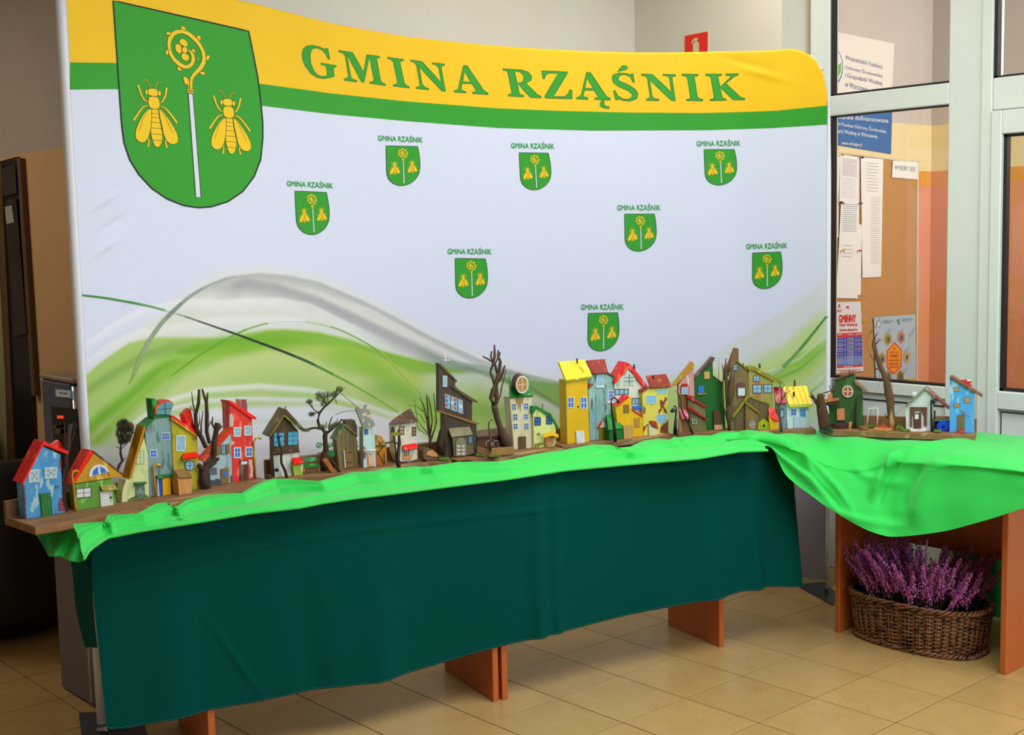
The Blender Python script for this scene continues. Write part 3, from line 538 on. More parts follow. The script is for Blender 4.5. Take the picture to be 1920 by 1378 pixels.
LT = {'G': [(345, 210), (330, 208), (305, 160), (270, 120), (225, 102), (185, 105), (165, 130), (158, 180), (165, 250), (190, 310), (225, 355), (265, 370), (300, 368), (320, 355), (315, 300), (302, 270), (260, 258), (255, 243), (408, 268), (404, 280), (380, 288), (378, 310), (388, 370), (340, 385), (280, 392), (220, 380), (160, 340), (110, 270), (85, 210), (80, 150), (95, 105), (130, 80), (180, 75), (240, 88), (290, 112), (310, 102), (325, 106)],
 'M': [(427, 123), (558, 143), (665, 325), (693, 163), (818, 180), (818, 193), (788, 202), (825, 410), (845, 432), (872, 445), (872, 458), (720, 436), (720, 424), (755, 416), (762, 400), (718, 190), (668, 428), (645, 425), (505, 162), (545, 380), (570, 400), (600, 410), (600, 424), (477, 407), (477, 394), (512, 385), (520, 365), (490, 175), (470, 152), (428, 137)],
 'I': [(890, 188), (1045, 209), (1043, 222), (1012, 230), (1010, 245), (1050, 430), (1070, 455), (1098, 468), (1098, 482), (943, 462), (943, 449), (975, 443), (985, 425), (945, 235), (925, 212), (890, 202)],
 'N': [(1105, 213), (1215, 228), (1398, 425), (1375, 290), (1350, 262), (1312, 252), (1312, 240), (1433, 253), (1433, 265), (1405, 272), (1400, 290), (1440, 514), (1408, 512), (1190, 280), (1220, 445), (1245, 472), (1282, 485), (1282, 498), (1160, 486), (1160, 472), (1190, 468), (1197, 445), (1165, 265), (1140, 235), (1107, 226)]}
A_o = [(1625, 266), (1645, 268), (1800, 500), (1845, 530), (1845, 545), (1695, 533), (1695, 518), (1730, 515), (1728, 500), (1690, 440), (1600, 437), (1590, 470), (1592, 500), (1635, 515), (1635, 528), (1520, 520), (1520, 507), (1550, 497), (1562, 480), (1610, 265)]
A_h = [(1622, 325), (1605, 418), (1678, 425)]
R_o = [(120, 160), (190, 165), (240, 180), (265, 210), (265, 240), (225, 265), (310, 350), (338, 362), (338, 375), (255, 370), (160, 265), (175, 345), (207, 355), (207, 367), (90, 360), (90, 348), (118, 340), (90, 190), (78, 170), (50, 166), (48, 155)]
R_h = [(138, 175), (157, 262), (185, 260), (205, 245), (205, 205), (180, 180)]
O_o = [(693, 183), (708, 185), (830, 365), (858, 378), (858, 390), (805, 390), (810, 400), (810, 425), (825, 438), (850, 440), (850, 453), (815, 453), (785, 440), (778, 420), (790, 398), (800, 388), (738, 386), (738, 375), (768, 370), (735, 318), (665, 316), (655, 345), (658, 365), (690, 374), (690, 386), (602, 382), (602, 372), (625, 365), (640, 345), (678, 182)]
O_h = [(682, 228), (668, 300), (728, 303)]
RTR = {'Z': [(342, 170), (535, 180), (535, 190), (430, 362), (510, 365), (540, 345), (552, 312), (568, 315), (570, 382), (365, 375), (365, 362), (465, 192), (400, 188), (375, 200), (362, 232), (350, 232)],
 'S': [(1020, 193), (1028, 193), (1038, 262), (1028, 260), (1005, 215), (965, 198), (930, 205), (915, 228), (925, 248), (1000, 280), (1045, 310), (1066, 345), (1055, 380), (1010, 397), (960, 395), (920, 383), (908, 390), (895, 388), (880, 318), (892, 318), (915, 360), (950, 382), (990, 385), (1018, 370), (1020, 345), (990, 320), (920, 290), (880, 260), (868, 225), (880, 200), (920, 187), (970, 190), (1005, 200)],
 's': [(908, 180), (930, 150), (950, 133), (975, 133), (988, 145), (980, 160)],
 'N': [(1088, 195), (1170, 197), (1315, 330), (1300, 225), (1285, 210), (1250, 206), (1250, 197), (1348, 200), (1348, 210), (1325, 215), (1320, 225), (1346, 398), (1318, 396), (1152, 240), (1172, 365), (1185, 378), (1222, 383), (1222, 395), (1125, 393), (1125, 382), (1150, 376), (1155, 362), (1135, 225), (1115, 208), (1088, 205)],
 'I': [(1393, 196), (1517, 198), (1517, 208), (1488, 213), (1488, 225), (1510, 365), (1525, 380), (1552, 385), (1552, 396), (1428, 395), (1428, 385), (1455, 380), (1458, 368), (1435, 225), (1420, 210), (1393, 206)],
 'K': [(1570, 196), (1693, 196), (1693, 206), (1668, 211), (1665, 222), (1682, 290), (1760, 220), (1755, 208), (1722, 205), (1722, 195), (1818, 192), (1818, 202), (1790, 212), (1725, 265), (1835, 370), (1868, 378), (1868, 388), (1780, 390), (1685, 300), (1695, 365), (1705, 378), (1727, 382), (1727, 393), (1605, 395), (1605, 384), (1632, 380), (1635, 365), (1612, 225), (1600, 210), (1570, 206)]}
def letter(fills, loops, T): o = fillp(fills, c_grn, 'title_letter', .0012, bk, T); strokes(loops, .9 if T is zl else .8, c_blk, 'letter_outline', .0016, o, lambda p: T(p)); return o
def lt(loop, T, extra=None):
    k = 3.0; T2 = T
    o = fillp([loop]+([extra] if extra else []), c_grn, 'title_letter', .0012, bk, T)
    strokes([loop]+([extra] if extra else []), 2.2, flat('#20641c', .7), 'letter_outline', .0016, o, T)
for k_ in 'GMIN': lt(LT[k_], zl)
def lth(outer, hole, T):
    o = fillp([outer[:1]+hole+[hole[0]]+[outer[0]]+outer[1:]], c_grn, 'title_letter', .0012, bk, T)
    strokes([outer, hole], 2.2, flat('#20641c', .7), 'letter_outline', .0016, o, T)
lth(A_o, A_h, zl); lth(R_o, R_h, zr); lt(RTR['Z'], zr); lth(O_o, O_h, zr); lt(RTR['S'], zr, RTR['s'])
for k_ in 'NIK': lt(RTR[k_], zr)
# crest -----------------------------------------------------------------------
def zc1(p): return np.array((100+p[0]*.34828, p[1]*.34828))
def zcA(p): return np.array((290+p[0]*.116054, 30+p[1]*.116054))
def zcB(p): return np.array((235+p[0]*.108803, 135+p[1]*.108853))
SHD = [(320, 3), (1050, 168), (1075, 290), (1100, 420), (1118, 570), (1126, 660), (1127, 740), (1115, 860), (1080, 950), (1020, 1030), (940, 1085), (850, 1113), (780, 1118), (700, 1106), (610, 1070), (530, 1015), (460, 940), (410, 860), (380, 770), (368, 680), (360, 580), (345, 360), (332, 180)]
CUR = [(535, 545, 10), (580, 580, 20), (612, 640, 26), (622, 700, 30), (600, 770, 32), (550, 815, 32), (480, 825, 30), (400, 785, 34), (320, 715, 30), (262, 630, 28), (234, 540, 27), (226, 450, 28), (242, 370, 36), (280, 300, 38), (350, 258, 36), (440, 250, 32), (530, 280, 32), (610, 340, 34), (680, 410, 32), (735, 490, 28), (775, 570, 28), (795, 660, 32), (785, 750, 36), (745, 830, 38), (690, 890, 34), (630, 950, 30), (592, 1010, 27), (582, 1080, 25), (585, 1180, 22)]
def leaf(x, y, r, a):
    a = math.radians(a); o = []
    for u, v in ((-1.3, .35), (-.6, .95), (.2, .95), (.9, .5), (1.0, -.1), (.5, -.6), (-.2, -.55), (-.6, -.2), (-1.5, -.75)):
        o.append((x+r*(u*math.cos(a)-v*math.sin(a)), y+r*(u*math.sin(a)+v*math.cos(a))))
    return o
LEAF = [leaf(212, 290, 36, 200), leaf(448, 200, 38, 215), leaf(700, 350, 38, 240), leaf(850, 665, 38, 300), leaf(775, 920, 36, 10), leaf(400, 855, 36, 40), leaf(200, 595, 36, 100), leaf(612, 560, 32, 240), leaf(700, 690, 18, 60)]
BUD = [(450, 1000), (465, 980), (500, 985), (540, 1020), (552, 1070), (550, 1180), (530, 1180), (522, 1110), (505, 1090), (492, 1120), (480, 1118), (470, 1060)]
PET = [[(390, 420), (400, 385), (440, 362), (490, 385), (525, 425), (530, 480), (500, 500), (450, 485), (400, 450)], [(320, 510), (330, 465), (365, 445), (405, 465), (428, 500), (430, 570), (410, 612), (370, 600), (335, 560)], [(420, 625), (445, 600), (500, 605), (545, 640), (560, 680), (545, 705), (505, 735), (465, 715), (430, 680)], ell(480, 550, 46, 54, 14)]
COLR = [[(515, 1180), (622, 1186), (625, 1212), (515, 1205)], [(515, 1215), (628, 1222), (628, 1250), (518, 1240)]]
BEE = [[(400, 295), (430, 283), (490, 283), (540, 300), (558, 340), (555, 390), (535, 418), (470, 415), (405, 405), (385, 370), (385, 320)], ell(358, 348, 27, 48, 12), ell(583, 368, 28, 48, 12),
 [(410, 430), (460, 418), (540, 428), (575, 470), (592, 540), (585, 600), (560, 635), (500, 640), (430, 625), (400, 585), (385, 520), (390, 465)],
 [(450, 640), (560, 648), (590, 850), (620, 1000), (638, 1080), (625, 1200), (590, 1275), (545, 1298), (500, 1275), (465, 1200), (435, 1080), (432, 1000), (445, 850)],
 [(410, 640), (445, 640), (445, 800), (435, 950), (415, 1060), (380, 1150), (330, 1205), (280, 1218), (215, 1195), (175, 1140), (165, 1060), (185, 960), (240, 840), (310, 720), (370, 650)],
 [(570, 650), (610, 640), (660, 700), (740, 810), (830, 950), (885, 1060), (905, 1150), (890, 1220), (830, 1248), (760, 1235), (700, 1180), (655, 1080), (630, 960), (600, 830)]]
LEG = [[(212, 225), (265, 380), (310, 470), (375, 520)], [(708, 270), (685, 400), (640, 500), (600, 530)], [(140, 830), (230, 690), (300, 600), (385, 575)], [(885, 880), (770, 720), (680, 620), (600, 585)], [(392, 1150), (400, 1210), (385, 1285)], [(690, 1165), (690, 1240), (710, 1305)]]
LEGW = [[20, 17, 17, 10], [20, 19, 17, 10], [22, 18, 15, 9], [20, 18, 15, 9], [12, 15, 20], [14, 16, 20]]
ANT = [[(305, 150), (335, 130), (370, 160), (410, 230), (430, 275)], [(605, 185), (575, 165), (545, 190), (515, 240), (505, 285)]]
STR = [[(448, 712), (570, 722)], [(448, 782), (582, 792)], [(445, 862), (592, 876)], [(434, 962), (618, 976)], [(434, 1064), (636, 1080)], [(455, 1168), (628, 1186)]]
VEINS = [[(385, 640), (300, 800), (230, 1020)], [(590, 640), (640, 700), (730, 880), (815, 1055)]]
def crest(A, par, fine=True):                          # A: pixel affine from the big emblem to where it is printed
    sh = fillp([SHD], c_grn, 'emblem_shield', .0010, par, lambda p: A(zc1(p))); strokes([SHD], 4 if fine else 6, flat('#101c14', .7), 'shield_outline', .0014, sh, lambda p: A(zc1(p)))
    TA = lambda p: A(zcA(p))
    c = np.array(CUR, float); cr = strokes([c[:, :2]], list(c[:, 2]), c_gold, 'crosier', .0018, sh, TA, closed=False)
    fillp(LEAF+[BUD]+PET+COLR, c_gold, 'crosier_ornament', .0020, sh, TA)
    if fine:
        l1 = []; l2 = []
        for i in range(len(c)):
            t = c[min(i+1, len(c)-1), :2]-c[max(i-1, 0), :2]; t /= np.linalg.norm(t); n = np.array([-t[1], t[0]]); l1.append(c[i, :2]+n*c[i, 2]); l2.append(c[i, :2]-n*c[i, 2])
        strokes([l1, l2], 3.5, c_out, 'crosier_outline', .0019, sh, TA, closed=False)
        strokes(LEAF+[BUD]+PET+COLR, 3.5, c_out, 'ornament_outline', .0023, sh, TA)
    rod = [(536, 1255), (612, 1262), (4348, 8775), (4108, 8775)]
    p0, p1, p2, p3 = zcA((538, 1255)), zcA((612, 1262)), zc1((793, 1062)), zc1((765, 1060))
    rods = [list(p0), list(p1), list(p2), list(p3)]
    fillp([rods], flat('#dcdcec', .7), 'crosier_staff', .0018, sh, lambda p: A(np.array(p))); strokes([rods], .7 if fine else .5, flat('#2a3c34', .7), 'staff_outline', .0021, sh, lambda p: A(np.array(p)))
    c1, c2 = np.array((284.6, 170.7)), np.array((424.6, 189.8))
    for k in range(2):
        TB = (lambda p: A(zcB(p))) if k == 0 else (lambda p: A((zcB(p)-c1)*.94+c2))
        g = G()
        b = fillp(BEE, c_gold, 'bee', .0020, sh, TB)
        for lg, lw in zip(LEG, LEGW): strokes([lg], lw, c_gold, 'bee_leg', .0019, sh, TB, closed=False) if fine else None
        if fine:
            strokes(ANT, 9, c_gold, 'bee_antenna', .0019, sh, TB, closed=False); strokes(BEE, 3.2, c_out, 'bee_outline', .0024, sh, TB)
            for lg, lw in zip(LEG+ANT, LEGW+[[8]*5]*2):
                lg = np.array(lg, float); a_, b_ = [], []
                for i in range(len(lg)):
                    t = lg[min(i+1, len(lg)-1)]-lg[max(i-1, 0)]; t /= np.linalg.norm(t); n = np.array([-t[1], t[0]]); a_.append(lg[i]+n*lw[i]); b_.append(lg[i]-n*lw[i])
                strokes([a_, b_], 2.6, c_out, 'bee_outline', .0023, sh, TB, closed=False)
            strokes(VEINS, 2.6, c_out, 'wing_vein', .0026, sh, TB, closed=False)
        strokes(STR, 4 if fine else 8, c_out, 'bee_stripe', .0025, sh, TB, closed=False)
        if not fine: strokes(LEG+ANT, 9, c_gold, 'bee_leg', .0019, sh, TB, closed=False)
    return sh
crest(lambda p: p, bk)
def aff(tl, tr, bt):
    S = np.array([[212, 1, 1], [465.7, 58.5, 1], [372, 390, 1]], float); D_ = np.array([tl, tr, bt], float); M = np.linalg.solve(S, D_)
    return lambda p: np.array([p[0], p[1], 1.0])@M
SM = [((552.5, 358), (611.7, 360.6), (588.4, 440), (537.5, 337.5, 624, 342)), ((723.5, 273), (783, 274.5), (757, 348), (708.5, 252.5, 792, 256)), ((973, 286), (1028, 287), (1006, 356), (958, 266.5, 1039, 268)),
      ((1320, 280), (1377, 280), (1353, 347), (1306, 263, 1388, 262)), ((1171, 401), (1227, 401), (1202, 471), (1157, 383, 1238, 383)), ((853, 484), (910, 485), (885, 559), (839, 465, 921, 465.5)),
      ((1411, 474), (1464, 472), (1439, 541), (1399, 456, 1476, 454)), ((1102.5, 587), (1158, 586), (1131, 658), (1089, 569.5, 1169, 569)), ((608, 846), (662, 845), (636, 915), (593, 828, 672, 826))]
for tl, tr, bt, (x0, y0, x1, y1) in SM:
    crest(aff(tl, tr, bt), bk, False)
    text_on(BP, 'GMINA RZĄŚNIK', [(x0, y0-1.5), (x1, y1-1.5), (x1, y1+14), (x0, y0+14)], .0010, flat('#2f9a48', .7), bk, 'printed_caption', bold=.05)
# thin printed lines
def rline(pts, wd, cols, nm):
    P = catmull(np.array(pts, float), 8); n = len(P); h = np.interp(np.arange(n), np.linspace(0, n-1, len(wd)), wd); k = len(cols)
    for j in range(k):
        a, b = int(j*(n-1)/k), int((j+1)*(n-1)/k); strokes([P[a:b+1]], list(h[a:b+1]), flat(cols[j], .7), nm, .0012, bk, closed=False)
rline(zw([(10, 188), (110, 200), (200, 215), (320, 238), (430, 266), (480, 282), (520, 295), (620, 330), (750, 375), (900, 430), (1000, 468), (1100, 510), (1200, 560), (1300, 612), (1420, 680), (1530, 750)]), [1.8, 2.2, 1.6, 1.3, 2, 2.3, 1.6, 1.0], ['#3f8838', '#448c3c', '#4b9042', '#66a05c', '#c9d3cc', '#a8b0b0', '#7a857e', '#4a564e', '#253a2c', '#1c3024', '#1f3a2a', '#2c5c34', '#4c8a34', '#6cae34', '#86c23c', '#9cc848'], 'printed_line')
rline(zw([(440, 575), (560, 485), (700, 400), (800, 352), (900, 322), (1000, 310), (1080, 312), (1200, 338), (1300, 378), (1440, 460), (1540, 560), (1650, 672)]), [.8, 2.2, 1.6, 1.5, 1.3, .9, .7], ['#6aa832', '#6aa832', '#77ae44', '#8ebc66', '#dfe6dc', '#e8ecee', '#c4d8b0', '#8fba66', '#86bb50', '#a8cf5c', '#c3d65c'], 'printed_line')
rline(zw([(235, 615), (255, 575), (290, 490), (330, 410), (385, 330), (440, 272), (520, 200), (620, 140), (740, 98)]), [1.0, 4.5, 4, 4, 3, 1], ['#86b048', '#90ac68', '#93a585', '#8fa088', '#7f9280', '#98a39c', '#a8aeac'], 'printed_line')
rline([(1360, 748), (1440, 705), (1468, 688), (1500, 655), (1530, 618), (1550, 593)], [3, 3.4, 2.8, 2.2, 1.6], ['#b7cfae', '#a9c79c', '#6ba158', '#4f9440', '#438c38'], 'printed_line')
# ------------------------------------------------------------------ tables
m_beech = mat('cherry_laminate', '#c2662c', '#b4551f', 14, .35, stretch=(1, 1, .08), contrast=.5, bump=.05)
A77 = math.radians(77); TT = np.array([math.cos(A77), math.sin(A77), 0]); TN = np.array([TT[1], -TT[0], 0]); TO = np.array([-.43, -.99, 0])+TN*.035
def tp(s, d, z): return TO+TT*s-TN*d+np.array([0, 0, z])
def slab(g, s0, s1, d0, d1, z0, z1): return g.extr([tp(s0, d0, z0), tp(s1, d0, z0), tp(s1, d1, z0), tp(s0, d1, z0)], (0, 0, z1-z0))
def foot(px, py): q = hitZ(px, py, 0)-TO; return float(q@TT), float(-(q@TN))
s1, d1 = foot(930, 1320); s3_, d3 = foot(1357, 1212); s2, d2 = foot(949, 1316)
def desk(lab, sa, sb, legs):
    c = tp((sa+sb)/2, .3, 0); t = thing('office_desk', lab, 'table', c, 'desks under the dark green cloth')
    slab(G(), sa, sb, .02, .40, .705, .733).make('desk_top', m_beech, t, bevel=.002)
    for s, d in legs: slab(G(), s, s+.022, max(d, .008), .38, 0, .704).make('leg_panel', m_beech, t, bevel=.002)
    slab(G(), legs[0][0]+.024, legs[1][0]-.002, .30, .318, .35, .704).make('modesty_panel', m_beech, t, bevel=.002)
    return t
s0 = s1-(s3_-s1)+.045
desk('cherry laminate desk under the left half of the dark green cloth', -1.15, s1+.024, [(s0, d1), (s1, d1)])
desk('cherry laminate desk under the right half of the dark green cloth', s1+.03, 1.10, [(s1+.034, d2), (s3_-.02, d3)])
t3 = thing('side_table', 'open cherry laminate table under bright green cloth, heather basket below', 'table', (.3, .6, 0))
xl, xr = -.052, .612
G().box(-.30, .86, .27, .84, .683, .709).make('table_top', m_beech, t3, bevel=.002)
G().box(xl, xl+.022, .335, .84, 0, .682).make('leg_panel', m_beech, t3, bevel=.002); G().box(xr, xr+.022, .335, .84, 0, .682).make('leg_panel', m_beech, t3, bevel=.002)
zap = float(hitY(1622, 1003, .62)[2]); G().box(xl+.024, xr-.002, .62, .638, zap, .682).make('apron_panel', m_beech, t3, bevel=.002)
# ------------------------------------------------------------------ dark green tablecloth
m_dk = mat('dark_green_cloth', '#004a42', '#00443c', 300, .9, contrast=.8, bump=.15, bscale=900, spec=.06)
PC = Plane(TO[:2], (TO+TT)[:2])
topc = [(166, 1038), (172, 1024), (182, 1014), (200, 1005), (260, 991), (373, 969), (480, 952), (700, 922), (948, 897), (1100, 878), (1300, 857), (1440, 846), (1474, 849), (1481, 856), (1484, 870)]
botc = [(199, 1366), (240, 1362), (300, 1350), (350, 1341), (402, 1330), (470, 1320), (545, 1303), (600, 1292), (700, 1277), (810, 1250), (880, 1229), (950, 1208), (1010, 1193), (1100, 1172), (1180, 1154), (1260, 1137), (1330, 1122), (1390, 1108), (1440, 1101), (1470, 1099), (1503, 1097)]
def folds(s, v):
    b = .006*math.sin(s*9+.5)*v+.010*math.exp(-((s-.09)/.03)**2)*(.3+v)+.006*math.exp(-((s-.16)/.02)**2)*(.4+v)
    b += .014*math.exp(-((s+.45+.03*v)/.06)**2)*v**1.4+.010*math.exp(-((s+1.12)/.07)**2)*v**.8-.008*math.exp(-((s+.75-.05*v)/.05)**2)*v
    b += .016*math.exp(-((s-.78-.04*v)/.05)**2)*v+.018*math.exp(-((s-.98-.05*v)/.045)**2)*v+.02*math.exp(-((s-1.14-.05*v)/.05)**2)*v-.01*math.exp(-((s-1.06)/.03)**2)*v
    b += .0035*math.exp(-((v-.21-.02*math.sin(s*3))/.012)**2)*(1 if s < .1 else .35)+.003*math.exp(-((s+1.03-.35*(v-.5))/.012)**2)*math.exp(-((v-.78)/.2)**2)
    return b
nu, nv = 300, 60; V = []
for i in range(nu+1):
    u = i/nu; xt = 166+(1484-166)*u; xb = 199+(1503-199)*u
    yt = np.interp(xt, [p[0] for p in topc], [p[1] for p in topc]); yb = np.interp(xb, [p[0] for p in botc], [p[1] for p in botc])
    a, b = PC.P(xt, yt), PC.P(xb, yb); c = catmull
    for k in range(nv+1):
        v = k/nv; p = a*(1-v)+b*v; s = float((p-TO)@TT); e = folds(s, v)*1.5+.004
        e -= .012*max(0, 1-v*14)**2
        V.append(p+PC.N*e)
cl = thing('dark_green_tablecloth', 'dark green tablecloth hanging over the front of the long desks', 'tablecloth', tp(0, 0, .74))
mesh('front_drape', V, [(i*(nv+1)+k, i*(nv+1)+k+1, (i+1)*(nv+1)+k+1, (i+1)*(nv+1)+k) for i in range(nu) for k in range(nv)], m_dk, cl, smooth=True)
hem = [V[i*(nv+1)+nv]+PC.N*.001+np.array([0, 0, .004+.002*math.sin(i*1.7)]) for i in range(nu+1)]
g = G(); g.tube(hem, .0022, 5); g.make('frayed_hem', mat('hem_thread', '#07503f', '#04392e', 200, .9), cl, smooth=True)
V2 = []
for i in range(nu+1):
    p = V[i*(nv+1)]
    s_ = float((p-TO)@TT); dd = float(np.interp(s_, [-1.32, -1.0, 1.3], [.33, .42, .42]))
    for k in range(5): q = p-PC.N*(dd*k/4); V2.append((q[0], q[1], (p[2] if k == 0 else max(p[2], .7415) if 4 < i < nu-4 else p[2])))
mesh('top_cover', V2, [(i*5+k, (i+1)*5+k, (i+1)*5+k+1, i*5+k+1) for i in range(nu) for k in range(4)], m_dk, cl, smooth=True)
V3 = []; p0 = V[0]; PF = Plane(tuple(p0[:2]), tuple((p0+PC.N)[:2]))      # return flap at the left end, hanging across the table end
for k in range(31):
    v = k/30; y = 1030+184*v; xl_, xr_ = 128+31*v+2*math.sin(v*7), 170+14*v
    for j in range(9): u = j/8; V3.append(PF.P(xl_+(xr_-xl_)*u, y)-PC.T*(.004*math.sin(u*6+v*3)))
mesh('side_flap', V3, [(k*9+j, k*9+j+1, (k+1)*9+j+1, (k+1)*9+j) for k in range(30) for j in range(8)], m_dk, cl, smooth=True)
V4 = []
for k in range(25):
    v = k/24; p = V[nu*(nv+1)+int(v*nv)]
    for j in range(7): u = j/6; q = p-PC.N*(.22*u)+TT*(.01*math.sin(u*4)*v-.10*u*u); V4.append((q[0], q[1], p[2]))
mesh('side_flap', V4, [(k*7+j, (k+1)*7+j, (k+1)*7+j+1, k*7+j+1) for k in range(24) for j in range(6)], m_dk, cl, smooth=True)

# ------------------------------------------------------------------ bright green fabric
m_lg = mat('bright_green_fabric', '#26d650', '#22cc4a', 250, .75, contrast=.8, bump=.12, bscale=700, sheen=.2)
gc = thing('bright_green_fabric', 'bright green fabric rumpled along the table edge and draped over the side table', 'fabric', (-.2, -.1, .75))
TOPB = [(137, 982), (187, 978), (194, 984), (199, 972), (203, 965), (257, 963), (292, 944), (315, 941), (322, 950), (334, 948), (350, 937), (385, 928), (423, 925), (452, 924), (478, 909), (496, 901), (512, 897), (543, 898), (597, 902), (623, 895), (660, 885), (703, 883), (722, 878), (747, 877), (777, 874), (800, 875), (858, 866), (934, 865), (960, 861), (1004, 851), (1060, 843), (1111, 833), (1146, 834), (1161, 839), (1182, 837), (1207, 826), (1233, 822), (1256, 824), (1265, 818), (1272, 820), (1302, 816), (1334, 816), (1352, 810), (1373, 808), (1396, 811)]
BOTB = [(157, 1046), (168, 1028), (200, 1006), (260, 994), (330, 983), (376, 976), (470, 960), (560, 950), (600, 942), (660, 933), (750, 922), (850, 909), (948, 897), (1060, 880), (1200, 867), (1310, 858), (1385, 845), (1440, 843)]
RID = [(-.1, .35, .2), (.25, .62, .016, .10), (.5, .30, .014, .08)]
def ridge(u, v):                                       # long running folds, gentle behind and steep towards the room
    h = 0
    for c0, am, fr, ph, hh in ((.30, .12, 6, .3, .013), (.52, .16, 4.6, 1.9, .015), (.78, .10, 7.5, 4.0, .012), (.42, .22, 3.1, 2.6, .008)):
        c = c0+am*math.sin(fr*u*2.1+ph)+.03*math.sin(31*u+ph*3); d = v-c
        h += hh*(math.exp(d/.15) if d < 0 else math.exp(-(d/.045)**2))*(.45+.55*math.sin(u*13+ph*5)**2)
    return h
nu, nv = 420, 56; V = []; x0a, x1a = 137, 1396; x0b, x1b = 157, 1440
for i in range(nu+1):
    u = i/nu; xt = x0a+(x1a-x0a)*u; xb = x0b+(x1b-x0b)*u
    yt = np.interp(xt, [p[0] for p in TOPB], [p[1] for p in TOPB]); yb = np.interp(xb, [p[0] for p in BOTB], [p[1] for p in BOTB])
    hb = .790; a, b = hitZ(xt, yt, hb), hitZ(xb, yb, .760)
    for k in range(nv+1):
        v = k/nv; p = a*(1-v)+b*v; f = max(0, math.sin(math.pi*v))**.6; r = ridge(u, v)*f*1.5
        p = p+np.array([0, 0, r-.012*math.sin(math.pi*v)*(1 if v < .5 else .4)]); V.append(p)
    a_b = V[i*(nv+1)]
mesh('table_runner', V, [(i*(nv+1)+k, i*(nv+1)+k+1, (i+1)*(nv+1)+k+1, (i+1)*(nv+1)+k) for i in range(nu) for k in range(nv)], m_lg, gc, smooth=True)
# hem rolled down on the cloth edge and the tongue at the left end
low = [V[i*(nv+1)+nv]+np.array([0, 0, -.003]) for i in range(nu+1)]
g = G(); g.tube(low[::3], .0045, 6); g.make('rolled_hem', m_lg, gc, smooth=True)
HT = [(64, 998), (100, 990), (137, 985), (150, 990), (160, 1012), (157, 1047)]; HB = [(78, 1018), (92, 1044), (112, 1042), (124, 1049), (146, 1055), (160, 1050)]
V = []; n1, n2 = 50, 14; pz = Plane(tuple((TO+TT*-1.30)[:2]), tuple((TO+TT*-1.30+TN)[:2]))
for i in range(n1+1):
    u = i/n1; a = [np.interp(u*5, range(6), [p[j] for p in HT]) for j in (0, 1)]; b = [np.interp(u*5, range(6), [p[j] for p in HB]) for j in (0, 1)]
    for k in range(n2+1):
        v = k/n2; x, y = a[0]*(1-v)+b[0]*v, a[1]*(1-v)+b[1]*v; d0 = hitZ(137, 985, .745); d0 = float((d0-CAM)@FW); r = ray(x, y); V.append(CAM+r*(d0-.06*v+.02*math.sin(u*16)*v))
mesh('hanging_end', V, [(i*(n2+1)+k, i*(n2+1)+k+1, (i+1)*(n2+1)+k+1, (i+1)*(n2+1)+k) for i in range(n1) for k in range(n2)], m_lg, gc, smooth=True)
# drape over the corner and the side table: four guide rows of pixels, each at its own depth
def gy(p, Y): return hitY(p[0], p[1], Y)
COLS = [  # back (px, py, z), edge (px, py, Y), middle (px, py, Y), hem (px, py, Y)
 ((1340, 814, .782), (1352, 824, -.10), (1372, 834, -.06), (1398, 846, -.05)),
 ((1385, 811, .785), (1400, 822, -.03), (1420, 833, -.01), (1440, 845, -.01)),
 ((1440, 811, .785), (1456, 828, .04), (1466, 855, .03), (1476, 893, .02)),
 ((1491, 813, .775), (1508, 848, .10), (1522, 892, .08), (1533, 938, .06)),
 ((1533, 810, .765), (1552, 866, .15), (1564, 915, .12), (1572, 965, .10)),
 ((1590, 819, .757), (1608, 876, .20), (1622, 935, .17), (1636, 998, .14)),
 ((1666, 824, .757), (1672, 862, .255), (1672, 930, .225), (1681, 1006, .19)),
 ((1754, 825, .757), (1750, 864, .262), (1742, 928, .235), (1763, 997, .21)),
 ((1835, 818, .757), (1838, 870, .262), (1832, 922, .240), (1840, 978, .225)),
 ((1920, 826, .757), (1924, 881, .262), (1915, 915, .245), (1920, 953, .235)),
 ((2000, 835, .757), (2005, 891, .262), (2000, 912, .250), (2000, 932, .240))]
cols3 = [[hitZ(*c[0]), gy(c[1], c[1][2]), gy(c[2], c[2][2]), gy(c[3], c[3][2])] for c in COLS]
rowsC = [catmull([c[r] for c in cols3], 24) for r in range(4)]
n1 = len(rowsC[0]); n2 = 48; V = []
for i in range(n1):
    q = [r[i] for r in rowsC]; e = q[1].copy(); pts = [q[0], q[0]*.5+e*.5, e, e*.72+q[2]*.28, q[2], q[3]]; pts[1][2] = max(pts[1][2], .758)
    cv = catmull(pts, 12); L_ = np.linspace(0, len(cv)-1, n2+1)
    for k, l in enumerate(L_):
        j = min(int(l), len(cv)-2); p = cv[j]*(1-(l-j))+cv[j+1]*(l-j); V.append(p)
V = np.array(V).reshape(n1, n2+1, 3); W = V.copy()
Nn = np.cross(np.gradient(V, axis=0), np.gradient(V, axis=1)); Nn /= np.linalg.norm(Nn, axis=2)[..., None]+1e-9
if (Nn[n1//2, n2//2]@(CAM-V[n1//2, n2//2])) < 0: Nn = -Nn
D = V-CAM; zz = D@FW; PX = 960+FPX*(D@RT)/zz; PY = 689-FPX*(D@UP)/zz
def fold_line(x0, y0, x1, y1, wd, h, bend=0.0):        # a crease that runs between two places of the cloth
    d = np.array([x1-x0, y1-y0], float); L = np.linalg.norm(d); d /= L; t = ((PX-x0)*d[0]+(PY-y0)*d[1])/L; s = -(PX-x0)*d[1]+(PY-y0)*d[0]-bend*4*t*(1-t)
    return h*np.exp(-(s/wd)**2)*np.clip(t*5+.3, 0, 1)*np.clip((1-t)*4+.2, 0, 1)*(t > -.06)*(t < 1.05)
